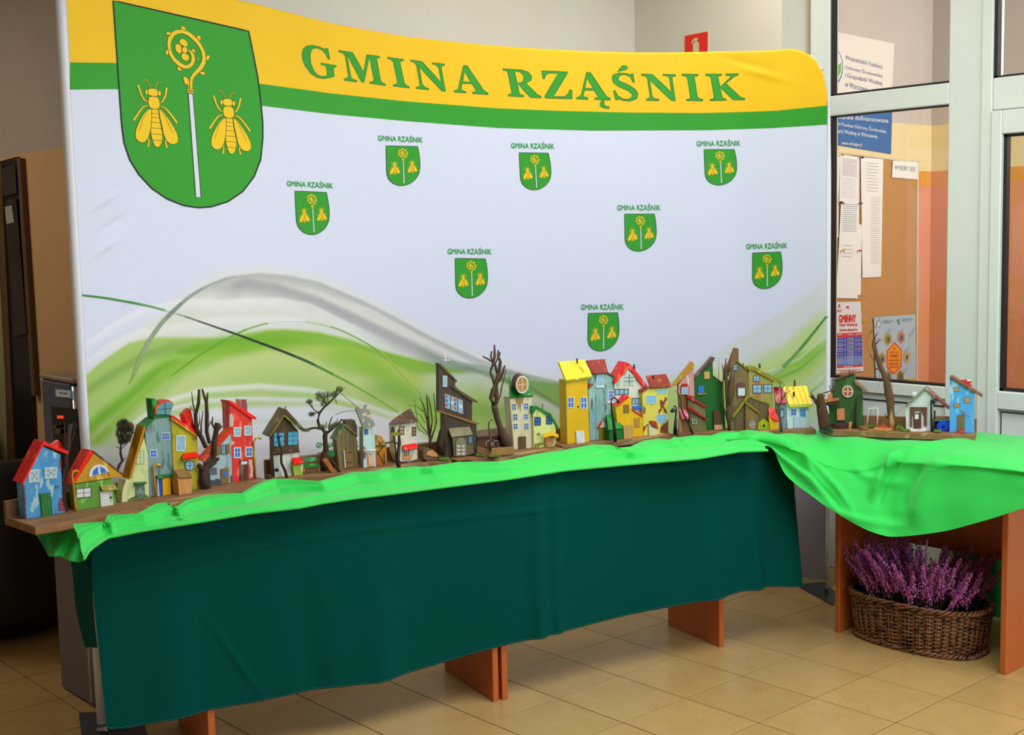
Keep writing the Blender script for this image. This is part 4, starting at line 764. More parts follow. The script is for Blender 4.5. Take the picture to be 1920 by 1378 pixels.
F = fold_line(1385, 812, 1560, 950, 7, .016, -14)+fold_line(1400, 812, 1600, 960, 6, .012, -26)-fold_line(1392, 815, 1580, 962, 4, .010, -20)
F += fold_line(1430, 812, 1520, 880, 6, .010, -8)+fold_line(1500, 822, 1530, 905, 8, .010, 6)
F += fold_line(1684, 850, 1632, 935, 7, .020, 6)-fold_line(1696, 856, 1645, 950, 6, .012, 8)+fold_line(1840, 820, 1684, 850, 6, .010, 4)
F += fold_line(1548, 945, 1700, 985, 8, .012, 10)-fold_line(1560, 948, 1700, 970, 6, .008, 10)+fold_line(1763, 862, 1712, 985, 16, .012, 4)-fold_line(1730, 870, 1690, 960, 9, .008, 4)
F += fold_line(1770, 858, 1900, 846, 5, .006, 0)+fold_line(1800, 862, 1920, 862, 5, .004, 0)+fold_line(1600, 880, 1700, 905, 9, .007, 8)+fold_line(1800, 830, 1920, 840, 6, .004)
ii, kk = np.meshgrid(np.arange(n1), np.arange(n2+1), indexing='ij'); F += .0022*np.sin(ii*.21+kk*.13)+.0012*np.sin(ii*.07-kk*.4)
V = V+Nn*(F*1.35)[..., None]
mesh('side_drape', V.reshape(-1, 3), [(i*(n2+1)+k, i*(n2+1)+k+1, (i+1)*(n2+1)+k+1, (i+1)*(n2+1)+k) for i in range(n1-1) for k in range(n2)], m_lg, gc, smooth=True)
g = G(); rb = rowsC[0]; Vb = []
for p in rb:
    dY = .80 if p[0] > -.15 else max(p[1]+.05, .45)
    for k in range(4): q = p.copy(); q[1] = p[1]+(max(dY, p[1]+.01)-p[1])*k/3; q[2] = p[2]-.0 if k == 0 else .752; Vb.append(q)
mesh('table_cover', Vb, [(i*4+k, (i+1)*4+k, (i+1)*4+k+1, i*4+k+1) for i in range(len(rb)-1) for k in range(3)], m_lg, gc, smooth=True)

# ------------------------------------------------------------------ water cooler, armchair, banner
m_slate = mat('slate_grey_cabinet', '#5c6376', '#565c6e', 4, .4); m_cab = mat('grey_cabinet_lower', '#6e6468', '#675e62', 4, .5)
YC = -2.055; wcx = [float(hitY(x, y, YC)[0]) for x, y in ((88, 712), (115, 1290), (165, 712), (188, 1326))]
X0, X1_ = -1.60, -1.325; zt_ = 1.09
wc = thing('water_cooler', 'tall slate grey water cooler with dark control panel beside the backdrop', 'cooler', (-1.46, -1.9, 0))
G().box(X0, X1_, YC, YC+.30, .0, .70).make('lower_cabinet', m_cab, wc, bevel=.01); G().box(X0, X1_-.03, YC-.006, YC+.30, .705, zt_).make('upper_housing', m_slate, wc, bevel=.008)
g = G(); g.lathe((X1_-.018, YC+.012, .0), [(.018, .02), (.018, zt_-.01)], 14); g.make('corner_trim', mat('brushed_silver', '#b9b9c6', '#a9a9b8', 8, .25, metal=.7), wc, smooth=True)
G().box(X0-.004, X1_, YC-.01, YC+.30, zt_+.001, zt_+.016).make('lid', mat('cooler_lid', '#a98f74', '#a0866c', 4, .6), wc, bevel=.004)
onY([(95, 762), (142, 767), (150, 868), (104, 870)], YC-.010, th=.006).make('control_panel', flat('#0c0c10', .15), wc, bevel=.001)
onY([(103, 729), (134, 732), (134, 747), (104, 744)], YC-.0095, th=.003).make('label_plate', flat('#7fd0f6', .3), wc); onY([(105.5, 731), (131, 733.5), (131, 745), (106, 742.5)], YC-.0105, th=.001).make('label_field', flat('#ffffff', .3), wc)
text_on(lambda x, y, e: hitY(x, y, YC-e), 'AQUART', [(110, 734), (127, 736), (127, 741), (110.5, 739)], .0112, flat('#2a3ab4', .4), wc, bold=.02)
m_led = bpy.data.materials.new('red_display'); m_led.use_nodes = True; _b = m_led.node_tree.nodes['Principled BSDF']; _b.inputs['Base Color'].default_value = (.3, .01, .0, 1); _b.inputs['Emission Color'].default_value = (1, .08, .02, 1); _b.inputs['Emission Strength'].default_value = .6
g = G()
for k in range(3): onY([(107+k*4.2, 779), (110+k*4.2, 779.5), (110+k*4.2, 785), (107+k*4.2, 784.5)], YC-.0115, g, .001)
g.make('display_digits', m_led, wc)
g = G(); g.tube([hitY(102, 800, YC-.010), hitY(102, 800, YC-.03)], .006, 10).tube([hitY(108, 808, YC-.010), hitY(108, 808, YC-.05)], .010, 10); g.make('tap', flat('#8a7a7c', .2, metal=.6), wc)
onY([(108, 868), (142, 868), (146, 905), (110, 905)], YC-.012, th=.006).make('drip_recess', flat('#15151a', .3), wc)
# black leather tub chair
ac = thing('black_tub_armchair', 'black leather tub armchair standing left of the water cooler', 'armchair', (-2.55, -1.93, 0), 'black tub armchairs')
m_lea = mat('black_leather', '#0b0a0b', '#0f0d0e', 30, .42, bump=.1)
cx_, cy_ = -2.55, -1.93
g = G(); g.lathe((cx_, cy_, 0), [(.30, .02), (.36, .06), (.40, .25), (.41, .36), (.38, .42), (.1, .44), (.02, .44)], 36); g.make('seat_base', m_lea, ac, smooth=True)
V = []; n = 40
for i in range(n+1):
    a = math.radians(-205+ (250)*i/n); 
    for r, z in ((.40, .10), (.435, .30), (.45, .55), (.455, .68), (.43, .725), (.38, .73), (.345, .69), (.335, .55), (.33, .40)):
        V.append((cx_+r*math.cos(a), cy_+r*math.sin(a), z-(0 if .15 < i/n < .85 else 0)))
mesh('barrel_back', V, [(i*9+k, (i+1)*9+k, (i+1)*9+k+1, i*9+k+1) for i in range(n) for k in range(8)], m_lea, ac, smooth=True)
g = G(); g.lathe((cx_, cy_, 0), [(.02, .44), (.30, .445), (.325, .47), (.32, .51), (.28, .53), (.02, .535)], 32); g.make('seat_cushion', m_lea, ac, smooth=True)
ac2 = thing('black_tub_armchair', 'second black leather tub armchair, farther back by the dark doorway', 'armchair', (-3.95, -1.92, 0), 'black tub armchairs')
cx_, cy_ = -3.95, -1.92; g = G(); g.lathe((cx_, cy_, 0), [(.34, .02), (.40, .1), (.42, .3), (.43, .60), (.42, .74), (.38, .80), (.30, .80), (.28, .70), (.28, .45), (.02, .45)], 36); g.make('barrel_back', m_lea, ac2, smooth=True)
g = G(); g.lathe((cx_, cy_, 0), [(.02, .45), (.26, .455), (.27, .50), (.24, .53), (.02, .53)], 32); g.make('seat_cushion', m_lea, ac2, smooth=True)
# white and green printed banner leaning behind the side table
bn = thing('fabric_banner', 'white and green printed fabric banner standing behind the side table', 'banner', (.33, .93, 0))
V = []
for i in range(61):
    x = .05+.57*i/60
    for k in range(21): z = .01+.62*k/20; V.append((x, .93+.02*math.sin(i*.42)*(1-k/30)+.012*math.sin(i*.17+1), z))
ob = mesh('banner_cloth', V, [(i*21+k, (i+1)*21+k, (i+1)*21+k+1, i*21+k+1) for i in range(60) for k in range(20)], m_white, bn, smooth=True)
m_bg = mat('banner_green', '#1fa045', '#1a963f', 5, .7); ob.data.materials.append(m_bg)
for f in ob.data.polygons:
    c = f.center; x, y, _ = project(np.array(c)+np.array(bn.location))
    if y < 1020+(x-1765)*.9 and x > 1765 or y > 1180 or x > 1850: f.material_index = 1
g = G(); g.box(.05, .62, .925, .945, .63, .65); g.make('top_rail', m_white, bn)

# ------------------------------------------------------------------ wicker basket of heather
bc = np.array([.235, .455, 0]); ba = math.radians(1.0); RA, RB = .262, .150
m_wk = mat('dark_willow', '#6b4023', '#8d5f38', 60, .38, contrast=.5, c3='#3a2214', s3=40, w3=.2, spec=.6)
bs = thing('wicker_basket', 'low oval dark wicker basket holding purple heather under the side table', 'basket', bc)
def oval(t, r=1.0, z=0.0, dr=0.0):
    c, s = math.cos(t), math.sin(t); p = 2.6; cc = math.copysign(abs(c)**(2/p), c); ss = math.copysign(abs(s)**(2/p), s)
    x, y = (RA*r+dr)*cc, (RB*r+dr)*ss; return np.array([bc[0]+x*math.cos(ba)-y*math.sin(ba), bc[1]+x*math.sin(ba)+y*math.cos(ba), z])
NS = 44; g = G(); HB_ = .165
for k in range(NS):
    t = 2*math.pi*(k+.5)/NS
    for e in (-.018, .018): g.tube([oval(t+e, .90, .004), oval(t+e, .96, .06), oval(t+e, 1.0, HB_)], .0038, 5)
g.make('upright_stakes', m_wk, bs, kind='stuff', smooth=True)
g = G(); rows_ = 21
for r in range(rows_):
    z = .014+(HB_-.02)*r/(rows_-1); rr = .90+.10*(r/(rows_-1)); n = NS*4
    g.tube([oval(2*math.pi*i/n, rr, z+.0012*math.sin(i*.8+r), .0058*math.sin(2*math.pi*i/(n/NS*2)+math.pi*(r % 2))) for i in range(n+1)], .0037, 5, .08)
g.make('woven_rods', m_wk, bs, kind='stuff', smooth=True)
for nm, z, rr, ph in (('braided_rim', HB_+.006, 1.01, 0), ('braided_foot', .008, .93, 1)):
    g = G()
    for q in range(3):
        g.tube([oval(2*math.pi*i/220, rr, z+.007*math.sin(i*.55+q*2.1), .007*math.cos(i*.55+q*2.1)) for i in range(221)], .0055, 5)
    g.make(nm, m_wk, bs, smooth=True)
g = G(); g.add([oval(2*math.pi*i/40, .88, .006) for i in range(40)], [tuple(range(40))]); g.make('basket_floor', m_wk, bs)
hp = thing('heather_plant', 'purple flowering heather filling the wicker basket', 'plant', bc+np.array([0, 0, .10]))
g = G(); g.add([oval(2*math.pi*i/40, .93, .135) for i in range(40)], [tuple(range(40))]); g.make('soil', mat('dark_soil', '#2a2016', '#1a140d', 60, .95), hp)
rnd = random.Random(3); OC = np.array([(1, 0, 0), (-1, 0, 0), (0, 1, 0), (0, -1, 0), (0, 0, 1), (0, 0, -1)], float); OF = [(0, 2, 4), (2, 1, 4), (1, 3, 4), (3, 0, 4), (2, 0, 5), (1, 2, 5), (3, 1, 5), (0, 3, 5)]
gb_, gs_, gl_ = [G(), G(), G()], G(), G()
for k in range(300):
    t = rnd.uniform(0, 2*math.pi); r = math.sqrt(rnd.random())*.82; b0 = oval(t, r, .13); out = oval(t, 1, 0)-bc; out = out/np.linalg.norm(out); L = rnd.uniform(.12, .25)*(1.0 if rnd.random() < .85 else 1.12)
    lean = r*rnd.uniform(.25, .75)+.05; side = np.array([rnd.gauss(0, .12), rnd.gauss(0, .10), 0]); pts = []
    if out[1] < -.3 and k % 4 == 0: lean += .35
    for j in range(9):
        u = j/8; pts.append(b0+np.array([0, 0, L*u*(1-.10*lean*u)])+(out*lean*.8+side)*L*u**1.5)
    gs_.tube(pts[::2], [.0016, .0014, .0012, .001, .0007], 4); ci = rnd.choice((0, 0, 1, 1, 2)); u0 = rnd.uniform(.30, .48)
    for j in range(int(46*L/.18)):
        u = u0+(1-u0)*j/(46*L/.18); q = u*8; a = int(min(q, 7.99)); p = pts[a]*(1-(q-a))+pts[min(a+1, 8)]*(q-a); rr = .0095*(1-.65*(u-u0)/(1-u0)); an = rnd.uniform(0, 6.3)
        c = p+np.array([math.cos(an)*rr, math.sin(an)*rr, rnd.uniform(-.002, .002)]); sz = rnd.uniform(.0030, .0052)*(1-.3*u)
        gb_[ci if rnd.random() < .8 else rnd.randrange(3)].add(OC*sz*np.array([1, 1, 1.25])+c, OF)
    for j in range(26):
        u = rnd.uniform(.02, .55); q = u*8; a = int(q); p = pts[a]*(1-(q-a))+pts[a+1]*(q-a); an = rnd.uniform(0, 6.3); d = np.array([math.cos(an), math.sin(an), .9])*rnd.uniform(.006, .012); n_ = np.array([-math.sin(an), math.cos(an), 0])*.0011
        gl_.add([p-n_, p+n_, p+d], [(0, 1, 2)])
gb_[0].make('blossoms', mat('heather_magenta', '#d864b0', '#bc489c', 60, .6), hp, kind='stuff', label='magenta blossoms'); gb_[1].make('blossoms', mat('heather_purple', '#b0509e', '#963c8a', 60, .6), hp, kind='stuff', label='dark purple blossoms'); gb_[2].make('blossoms', mat('heather_pink', '#d08abc', '#bf78ac', 60, .6), hp, kind='stuff', label='faded pink blossoms')
gs_.make('stems', flat('#4a3a24', .8), hp, kind='stuff'); gl_.make('needle_leaves', mat('heather_leaf', '#56702a', '#3d5220', 60, .7), hp, kind='stuff')
# ------------------------------------------------------------------ wooden boards and the miniature village
ZT, ZU = .785, .762
def pxpl(a, b): return Plane(hitZ(*a, ZT)[:2], hitZ(*b, ZT)[:2])
BA, BB, BC_, BD_, BE, BF = pxpl((60, 973), (465, 902)), pxpl((515, 895), (783, 866)), pxpl((855, 857), (1046, 838)), pxpl((1063, 832), (1254, 811)), pxpl((1277, 809.5), (1516, 802.5)), pxpl((1566, 802.5), (1825, 812))
m_old = mat('weathered_plank', '#9a7044', '#7a5632', 30, .75, stretch=(1, .10, 1), contrast=.4, bump=.5, bscale=60, c3='#ac8858', s3=30, w3=.12)
def board(lab, pl, l, r, front, back=-.075, bp=.045, zb=ZU, ang=0.0):
    a, b = hitZ(*l, ZT), hitZ(*r, ZT); sa, sb = float((a-pl.O)@pl.T), float((b-pl.O)@pl.T); f = front
    at = lambda s, o, z: np.array([*(pl.O+pl.T*s+pl.N*o)[:2], z]); c = at((sa+sb)/2, 0, zb); t = thing('display_plank', lab, 'board', c, 'weathered planks carrying the village')
    n = 14; P = [at(sa+(sb-sa)*i/n, f+.004*math.sin(i*2.3+sa*9)+(-.006 if i in (0, n) else 0), zb) for i in range(n+1)]+[at(sb, back, zb), at(sa, back, zb)]
    G().extr(P, (0, 0, ZT-zb)).make('base_plank', m_old, t, bevel=.0015)
    if bp: G().extr([at(sa, back-.001, zb), at(sb, back-.001, zb), at(sb, back-.019, zb), at(sa, back-.019, zb)], (0, 0, ZT-zb+bp)).make('back_plank', m_old, t, bevel=.0015)
    return t
board('long weathered plank under the leftmost houses, overhanging the table end', BA, (36, 978), (494, 897), BA.off_at(120, 992, ZU+.004), zb=ZU)
board('weathered plank under the bench, bonsai and spotted cream house', BB, (506, 893), (798, 866), .045)
board('weathered plank under the dark church and green-roofed tower', BC_, (800, 868), (1052, 839), .05)
board('weathered plank under the tall yellow house and black street lamp', BD_, (1052, 836), (1262, 813), .045)
board('weathered plank under the green house and brown gabled barn', BE, (1270, 811), (1527, 803), .035, bp=0)
board('short weathered plank on the side table under the swing and blue house', BF, (1541, 806), (1829, 813), BF.off_at(1680, 822, ZU), bp=.04)

m_blk = flat('#16161a', .4); m_pane = mat('blue_window_paint', '#6fa9cf', '#93c2dc', 120, .3); m_pane2 = mat('deep_blue_window_paint', '#2a62c4', '#3b78cf', 120, .3); m_fr = mat('white_window_paint', '#dfe3dc', '#c9cfca', 90, .5)
m_brk = mat('brick_red_paint', '#a3262a', '#8a2026', 200, .5); m_mor = flat('#d9cfc4', .8)
class House:
    def __init__(s, name, lab, k, pl, base, cat='miniature house', off=None, group=None):
        s.k, s.pl = k, pl; x, y = zq(k, [base])[0]; s.off = pl.off_at(x, y, ZT) if off is None else off
        p = pl.P(x, y, s.off); s.t = thing(name, lab, cat, (p[0], p[1], ZT), group or {'miniature house': 'miniature wooden houses of the village', 'miniature tree': 'twig trees of the village', 'miniature lamp': 'black street lamps of the village', 'moss': 'moss tufts of the village', 'miniature bench': 'miniature benches'}.get(cat))
    def pp(s, pts, off=None): return [s.pl.P(x, y, s.off if off is None else off) for x, y in zq(s.k, pts)]
    def blk(s, nm, poly, m, th=.04, e=0.0, par=None, lab=None, bev=.0007, front=None, base=True):
        g = G(); P = s.pp(poly, s.off+e); P = [np.array([p[0], p[1], max(p[2], ZT+.0003)]) for p in P]
        if base:
            zmin = min(p[2] for p in P)
            if zmin < ZT+.006: P = [np.array([p[0], p[1], ZT+.0004]) if p[2] < ZT+.006 else p for p in P]
        g.extr(P, -s.pl.N*th); return g.make(nm, m, par or s.t, label=lab, bevel=bev)
    def on(s, nm, poly, m, e=.0015, th=.0013, par=None, lab=None, kind=None): g = G(); g.extr(s.pp(poly, s.off+e), -s.pl.N*th); return g.make(nm, m, par or s.t, label=lab, kind=kind)
    def slab(s, nm, q, m, t=.006, par=None, lab=None):      # q: (x, y, offset from the house front); first two at the top edge
        P = [s.pp([(a, b)], s.off+o)[0] for a, b, o in q]; n = np.cross(P[1]-P[0], P[-1]-P[0]); n /= np.linalg.norm(n)
        if n@(CAM-P[0]) < 0: n = -n
        g = G(); g.extr(P, -n*t); return g.make(nm, m, par or s.t, label=lab, bevel=.0006)
    def win(s, x0, y0, x1, y1, nx=2, ny=2, fr=None, pn=None, sk=0.0, e=.0, fw=.10, nm='window', sill=None, mw=None):
        w_, h_ = x1-x0, y1-y0; f = fw*max(w_, h_); mm = (mw or fw*.45)*max(w_, h_); Q = lambda a, b: (x0+a, y0+b+sk*a)
        g = G(); rc = [(0, 0, w_, f), (0, h_-f, w_, h_), (0, f, f, h_-f), (w_-f, f, w_, h_-f)]
        rc += [(w_*i/nx-mm/2, f, w_*i/nx+mm/2, h_-f) for i in range(1, nx)]+[(f, h_*j/ny-mm/2, w_-f, h_*j/ny+mm/2) for j in range(1, ny)]
        for a, b, c, d in rc: g.extr(s.pp([Q(a, b), Q(c, b), Q(c, d), Q(a, d)], s.off+e+.0022), -s.pl.N*.0021)
        o = g.make(nm, fr or m_fr, s.t); g = G(); g.extr(s.pp([Q(1, 1), Q(w_-1, 1), Q(w_-1, h_-1), Q(1, h_-1)], s.off+e+.0012), -s.pl.N*.0011); g.make('pane', pn or m_pane, o)
        if sill: s.on('window_sill', [Q(-8, h_), Q(w_+8, h_), Q(w_+8, h_+sill), Q(-8, h_+sill)], fr or m_fr, e+.004, .004)
        return o
    def disc(s, nm, cx, cy, rx, ry, m, e=.0015, th=.0014, par=None, n=22, a0=0, a1=360): return s.on(nm, ell(cx, cy, rx, ry, n, a0, a1), m, e, th, par)
    def bricks(s, poly, bw=15, bh=8, m=None, e=.0):       # a painted patch of tiny proud bricks inside an outline
        xs = [p[0] for p in poly]; ys = [p[1] for p in poly]; g = G(); r = 0; y = min(ys)
        def ins(x, y):
            c = False
            for i in range(len(poly)):
                (x1, y1), (x2, y2) = poly[i], poly[i-1]
                if (y1 > y) != (y2 > y) and x < (x2-x1)*(y-y1)/(y2-y1)+x1: c = not c
            return c
        while y < max(ys):
            x = min(xs)-(bw/2 if r % 2 else 0)
            while x < max(xs):
                if ins(x+bw/2, y+bh/2): g.extr(s.pp([(x+1.2, y+1), (x+bw-1.2, y+1), (x+bw-1.2, y+bh-1), (x+1.2, y+bh-1)], s.off+e+.0011), -s.pl.N*.001)
                x += bw
            y += bh; r += 1
        if g.V: return g.make('brick_patch', m or m_brk, s.t, kind='stuff')
    def tube(s, nm, pts, r, m, e=.0, par=None, n=7, jit=.0, depth=None, lab=None, kind=None):
        g = G(); q = zq(s.k, [p[:2] for p in pts]); D_ = float((s.pl.P(*q[0], s.off+e)-CAM)@FW)/FPX*ZM[s.k][2]
        P = [s.pl.P(x, y, s.off+e+(depth[i] if depth else 0)) for i, (x, y) in enumerate(q)]; rr = [(r[i] if hasattr(r, '__len__') else r)*D_ for i in range(len(P))]
        g.tube(P, rr, n, jit); return g.make(nm, m, par or s.t, label=lab, smooth=True, kind=kind)
    def text(s, st, q, m, e=.0016, bold=.01): return text_on(lambda x, y, o: s.pl.P(*zq(s.k, [(x, y)])[0], o), st, q, s.off+e, m, s.t, 'lettering', bold)
RED = paint('#d8281e', '#c22018', '#f0685a', rough=.3); DRED = paint('#8e1c26', '#a52832', '#c46a6a', rough=.3); GRN = paint('#17702a', '#0f5c20', '#3f9a4a'); BRN = paint('#5a4030', '#4a3226', '#7c6a5a'); RUST = paint('#7a3a2c', '#8e3028', '#a8604a')
YEL = paint('#e2b410', '#d8a808', None); OCH = paint('#b98a1e', '#a87a18', '#d8b04a'); OLV = paint('#8a8228', '#7c7420', '#a8a048'); WHT = paint('#dcdcd4', '#cfd0c6', '#b4b8ac'); TAN = wood('#c89a66', '#b98852'); DWD = wood('#5c4a34', '#463626'); MWD = wood('#8a6a3c', '#765832')
BARK = mat('dry_bark', '#4a3224', '#34221a', 90, .9, stretch=(1, 1, .3), contrast=.5, bump=.8, bscale=160); BARKL = mat('pale_bark', '#7a5c3a', '#5a4028', 90, .9, stretch=(1, 1, .3), contrast=.5, bump=.8, bscale=160); MOSS = mat('green_moss', '#6a8c1e', '#4c6c18', 200, .95)
# ---- board A -------------------------------------------------------------
h = House('blue_cottage', 'blue cottage with scarlet roof and green door, leftmost of the row', 1, BA, (215, 1178)); BLU = paint('#5f9cc0', '#4a86b4', '#a8c4c4')
h.blk('wall', [(215, 1180), (186, 882), (345, 592), (488, 655), (500, 850), (505, 1060), (532, 1112)], BLU, .045)
h.blk('roof', [(352, 546), (356, 572), (192, 893), (176, 886)], RED, .062, .006); h.blk('roof', [(350, 546), (556, 632), (552, 656), (352, 580)], RED, .055, .005)
h.blk('chimney', [(425, 582), (475, 540), (517, 612)], RED, .02, -.03, bev=0)
for x0, y0, x1, y1 in ((232, 780, 318, 885), (360, 762, 462, 855)): h.win(x0, y0, x1, y1, 2, 2, mat('chalky_blue_lattice', '#9fb6b8', '#c8d4d2', 150, .6), fw=.16, sk=-.08, mw=.17)
d = h.on('door', [(323, 972), (410, 966), (425, 1146), (340, 1162)], GRN, .004, .0038)
for a in (345, 367, 389): h.on('door_groove', [(a-1, 975), (a+1, 975), (a+17, 1150), (a+15, 1152)], flat('#8fae90', .6), .0046, .0004, d)
h.bricks([(478, 1010), (505, 1000), (535, 1110), (468, 1115)]); h.bricks([(476, 690), (495, 680), (497, 800), (484, 780)]); h.bricks([(193, 900), (206, 900), (214, 1175), (204, 1175)], 10, 8)
h.text('77', [(440, 912), (478, 908), (478, 932), (440, 936)], m_blk)
def twigs(lab, k, pl, base, trunk, br, m=BARK, off=None, nm='dry_twig_tree', cat='miniature tree', jit=.16, rs=1.0):
    h = House(nm, lab, k, pl, base, cat, off)
    q = [(a, b) for a, b, c in trunk]; h.tube('trunk', q, [c*rs for a, b, c in trunk], m, n=8, jit=jit, depth=[.004*math.sin(i*1.7) for i in range(len(q))])
    for j, b in enumerate(br):
        q = [(p[0], p[1]) for p in b]; r = [p[2]*rs for p in b]; h.tube('branch', q, r, m, n=6, jit=jit, depth=[.006*math.sin(j*2.1+i)*(i > 0) for i in range(len(q))])
    return h
twigs('bundle of bare brown twigs between the blue and the green cottage', 1, BA, (525, 1118), [(530, 1120, 16), (515, 980, 14), (512, 860, 14), (525, 740, 16), (545, 600, 18), (565, 410, 16)],
      [[(520, 760, 8), (525, 600, 6), (520, 400, 4)], [(535, 700, 8), (575, 560, 6), (610, 450, 4), (625, 410, 2)], [(545, 620, 7), (590, 520, 5), (600, 400, 3)], [(515, 900, 7), (545, 820, 5), (550, 690, 4)], [(550, 520, 8), (580, 450, 6), (585, 400, 4)]])
h = House('green_cottage', 'green cottage with ochre gable and fan window', 1, BA, (625, 1110)); GC = paint('#6c9a44', '#5c8a3a', '#8fb868')
h.blk('wall', [(606, 892), (905, 848), (942, 1052), (625, 1112)], GC, .04); h.blk('gable', [(600, 890), (760, 640), (1000, 822), (992, 832)], paint('#c0932c', '#b08424', '#d8b25c'), .042, .005)
h.blk('roof', [(722, 620), (768, 632), (748, 652), (598, 892), (570, 900)], RED, .05, .004); h.blk('roof', [(748, 622), (770, 634), (1002, 818), (996, 830), (762, 650)], BRN, .05, .006)
f = h.on('fan_window', ell(803, 828, 84, 92, 18, 180, 360)+[(885, 800), (880, 795), (722, 838)], m_fr, .008, .003); f['label'] = 'white fan window with two blue panes'
h.on('pane', [(748, 826), (752, 790), (790, 752), (796, 815)], m_pane2, .009, .0012, f); h.on('pane', [(810, 752), (848, 770), (862, 798), (816, 808)], m_pane2, .009, .0012, f)
h.win(615, 930, 740, 1012, 2, 2, flat('#5b5a4a', .6), flat('#d6ddd2', .4), sk=-.1, fw=.05)
d = h.on('door', [(808, 955), (905, 940), (916, 1062), (815, 1078)], WHT, .004, .0038); h.disc('door_handle', 897, 1002, 8, 8, m_blk, .006, .002, d); h.slab('awning', [(805, 905, .002), (925, 890, .002), (952, 938, .014), (830, 950, .014)], OLV, .004)
h.tube('crook', [(615, 1122), (603, 1000), (592, 900), (580, 830), (592, 792), (622, 786), (632, 800)], 11, OCH, .012)
def needles(h, clusters, m, par=None, n=110, ln=(.006, .013), nm='needles', e=0.0):
    g = G(); rn = random.Random(5)
    for cx, cy, rx, ry in clusters:
        for i in range(n):
            a = rn.uniform(0, 6.283); r = math.sqrt(rn.random()); c = h.pp([(cx+rx*r*math.cos(a), cy+ry*r*math.sin(a))], h.off+e+rn.gauss(0, .008))[0]
            for q in range(3):
                d = np.array([rn.gauss(0, 1), rn.gauss(0, 1), rn.gauss(.4, 1)]); d = d/np.linalg.norm(d)*rn.uniform(*ln); s_ = np.cross(d, (.3, .2, .9)); s_ = s_/(np.linalg.norm(s_)+1e-9)*.0007
                g.add([c-s_, c+s_, c+d], [(0, 1, 2)])
    return g.make(nm, m, par or h.t, kind='stuff')
NDL = mat('dark_needles', '#3c4a26', '#2c3a1e', 90, .8, c3='#6a4a2a', s3=80, w3=.2)
h = twigs('small conifer sprig tree with dark needles left of the yellow roof', 2, BA, (60, 935), [(50, 960, 17), (75, 880, 16), (112, 830, 15), (92, 740, 13), (95, 650, 9), (130, 520, 6)], [[(100, 700, 6), (160, 640, 5), (200, 560, 4)], [(112, 830, 7), (150, 790, 4)], [(95, 650, 6), (70, 560, 4), (75, 470, 3)], [(100, 640, 6), (150, 500, 3), (160, 430, 3)], [(90, 700, 5), (40, 665, 3)]], off=BA.off_at(*zq(2, [(105, 1270)])[0], ZT)-.03)
needles(h, [(110, 450, 60, 60), (90, 530, 45, 70), (180, 520, 55, 60), (190, 460, 40, 40), (110, 600, 45, 55), (160, 590, 45, 40), (130, 420, 40, 30)], NDL, n=300, ln=(.005, .012))
h = House('cream_leaning_house', 'narrow cream house under a steep mustard yellow roof plank', 2, BA, (120, 1275)); CR = paint('#d9d6a4', '#cfd0a0', '#b8c88a')
h.blk('wall', [(105, 1282), (112, 1150), (150, 1030), (205, 1000), (345, 572), (385, 760), (400, 1225)], CR, .04)
h.blk('roof', [(345, 446), (362, 466), (340, 560), (215, 1010), (182, 1022)], OCH, .045, .006); h.win(262, 718, 350, 862, 2, 2, flat('#9ab8a0', .5), flat('#c4cf9c', .4), sk=-.05, fw=.06)
d = h.on('door', [(255, 1075), (352, 1068), (360, 1225), (262, 1240)], mat('dark_green_door', '#1d4a34', '#7c9a84', 60, .5, contrast=.3), .004, .0038); h.slab('awning', [(235, 1055, .0), (360, 1048, .0), (380, 1062, .012), (250, 1078, .012)], GRN, .004); h.bricks([(300, 1190), (385, 1190), (395, 1222), (180, 1262), (180, 1235)], 18, 9, MOSS)
h = House('grey_blue_tower', 'tall grey blue tower with green roof and round teal dormer', 2, BA, (410, 1218)); GB = paint('#8aa3a0', '#7a9494', '#5c6f70', w3=.17)
h.blk('wall', [(402, 1222), (356, 500), (365, 460), (465, 370), (632, 352), (645, 700), (668, 960), (682, 1168), (640, 1195)], GB, .05)
h.blk('roof', [(452, 372), (468, 380), (368, 478), (345, 462)], GRN, .05, .005); h.blk('dormer_box', [(425, 160), (470, 156), (500, 200), (632, 330), (632, 352), (445, 372)], GRN, .035, .004)
h.blk('dormer_roof', [(460, 322), (470, 250), (510, 196), (560, 170), (610, 168), (655, 200), (662, 222), (640, 200), (590, 192), (530, 215), (490, 262), (480, 322)], paint('#c8402a', '#b83420', '#e0b04a'), .03, .012)
f = h.on('dormer_window', [(472, 325), (486, 258), (530, 212), (590, 190), (640, 198), (660, 222), (628, 328)], mat('teal_paint', '#5e9aa4', '#4e8a98', 50, .4), .012, .008)
h.on('glazing_bar', [(570, 196), (575, 196), (578, 328), (573, 328)], m_blk, .0126, .0005, f); h.on('glazing_bar', [(484, 272), (648, 260), (648, 264), (484, 276)], m_blk, .0126, .0005, f)
h.win(535, 525, 622, 605, 3, 2, m_fr, m_pane2, sk=-.03, fw=.07); h.win(408, 708, 485, 795, 2, 2, m_fr, m_pane2, sk=-.05, fw=.09)
h.on('door_surround', [(488, 1015), (500, 1012), (515, 1205), (495, 1208)], m_fr, .003, .003); h.on('door_leaf', [(500, 1012), (536, 1010), (540, 1206), (515, 1208)], paint('#1d5ab4', '#174c9c'), .004, .004); h.on('door', [(542, 1012), (632, 1005), (635, 1192), (548, 1205)], YEL, .007, .006)
h.slab('awning', [(470, 985, 0), (650, 960, 0), (676, 978, .014), (490, 1005, .014)], GRN, .005); h.tube('crook', [(472, 1208), (458, 1040), (445, 930), (452, 880), (480, 865), (510, 870), (525, 888)], 13, OCH, .012)
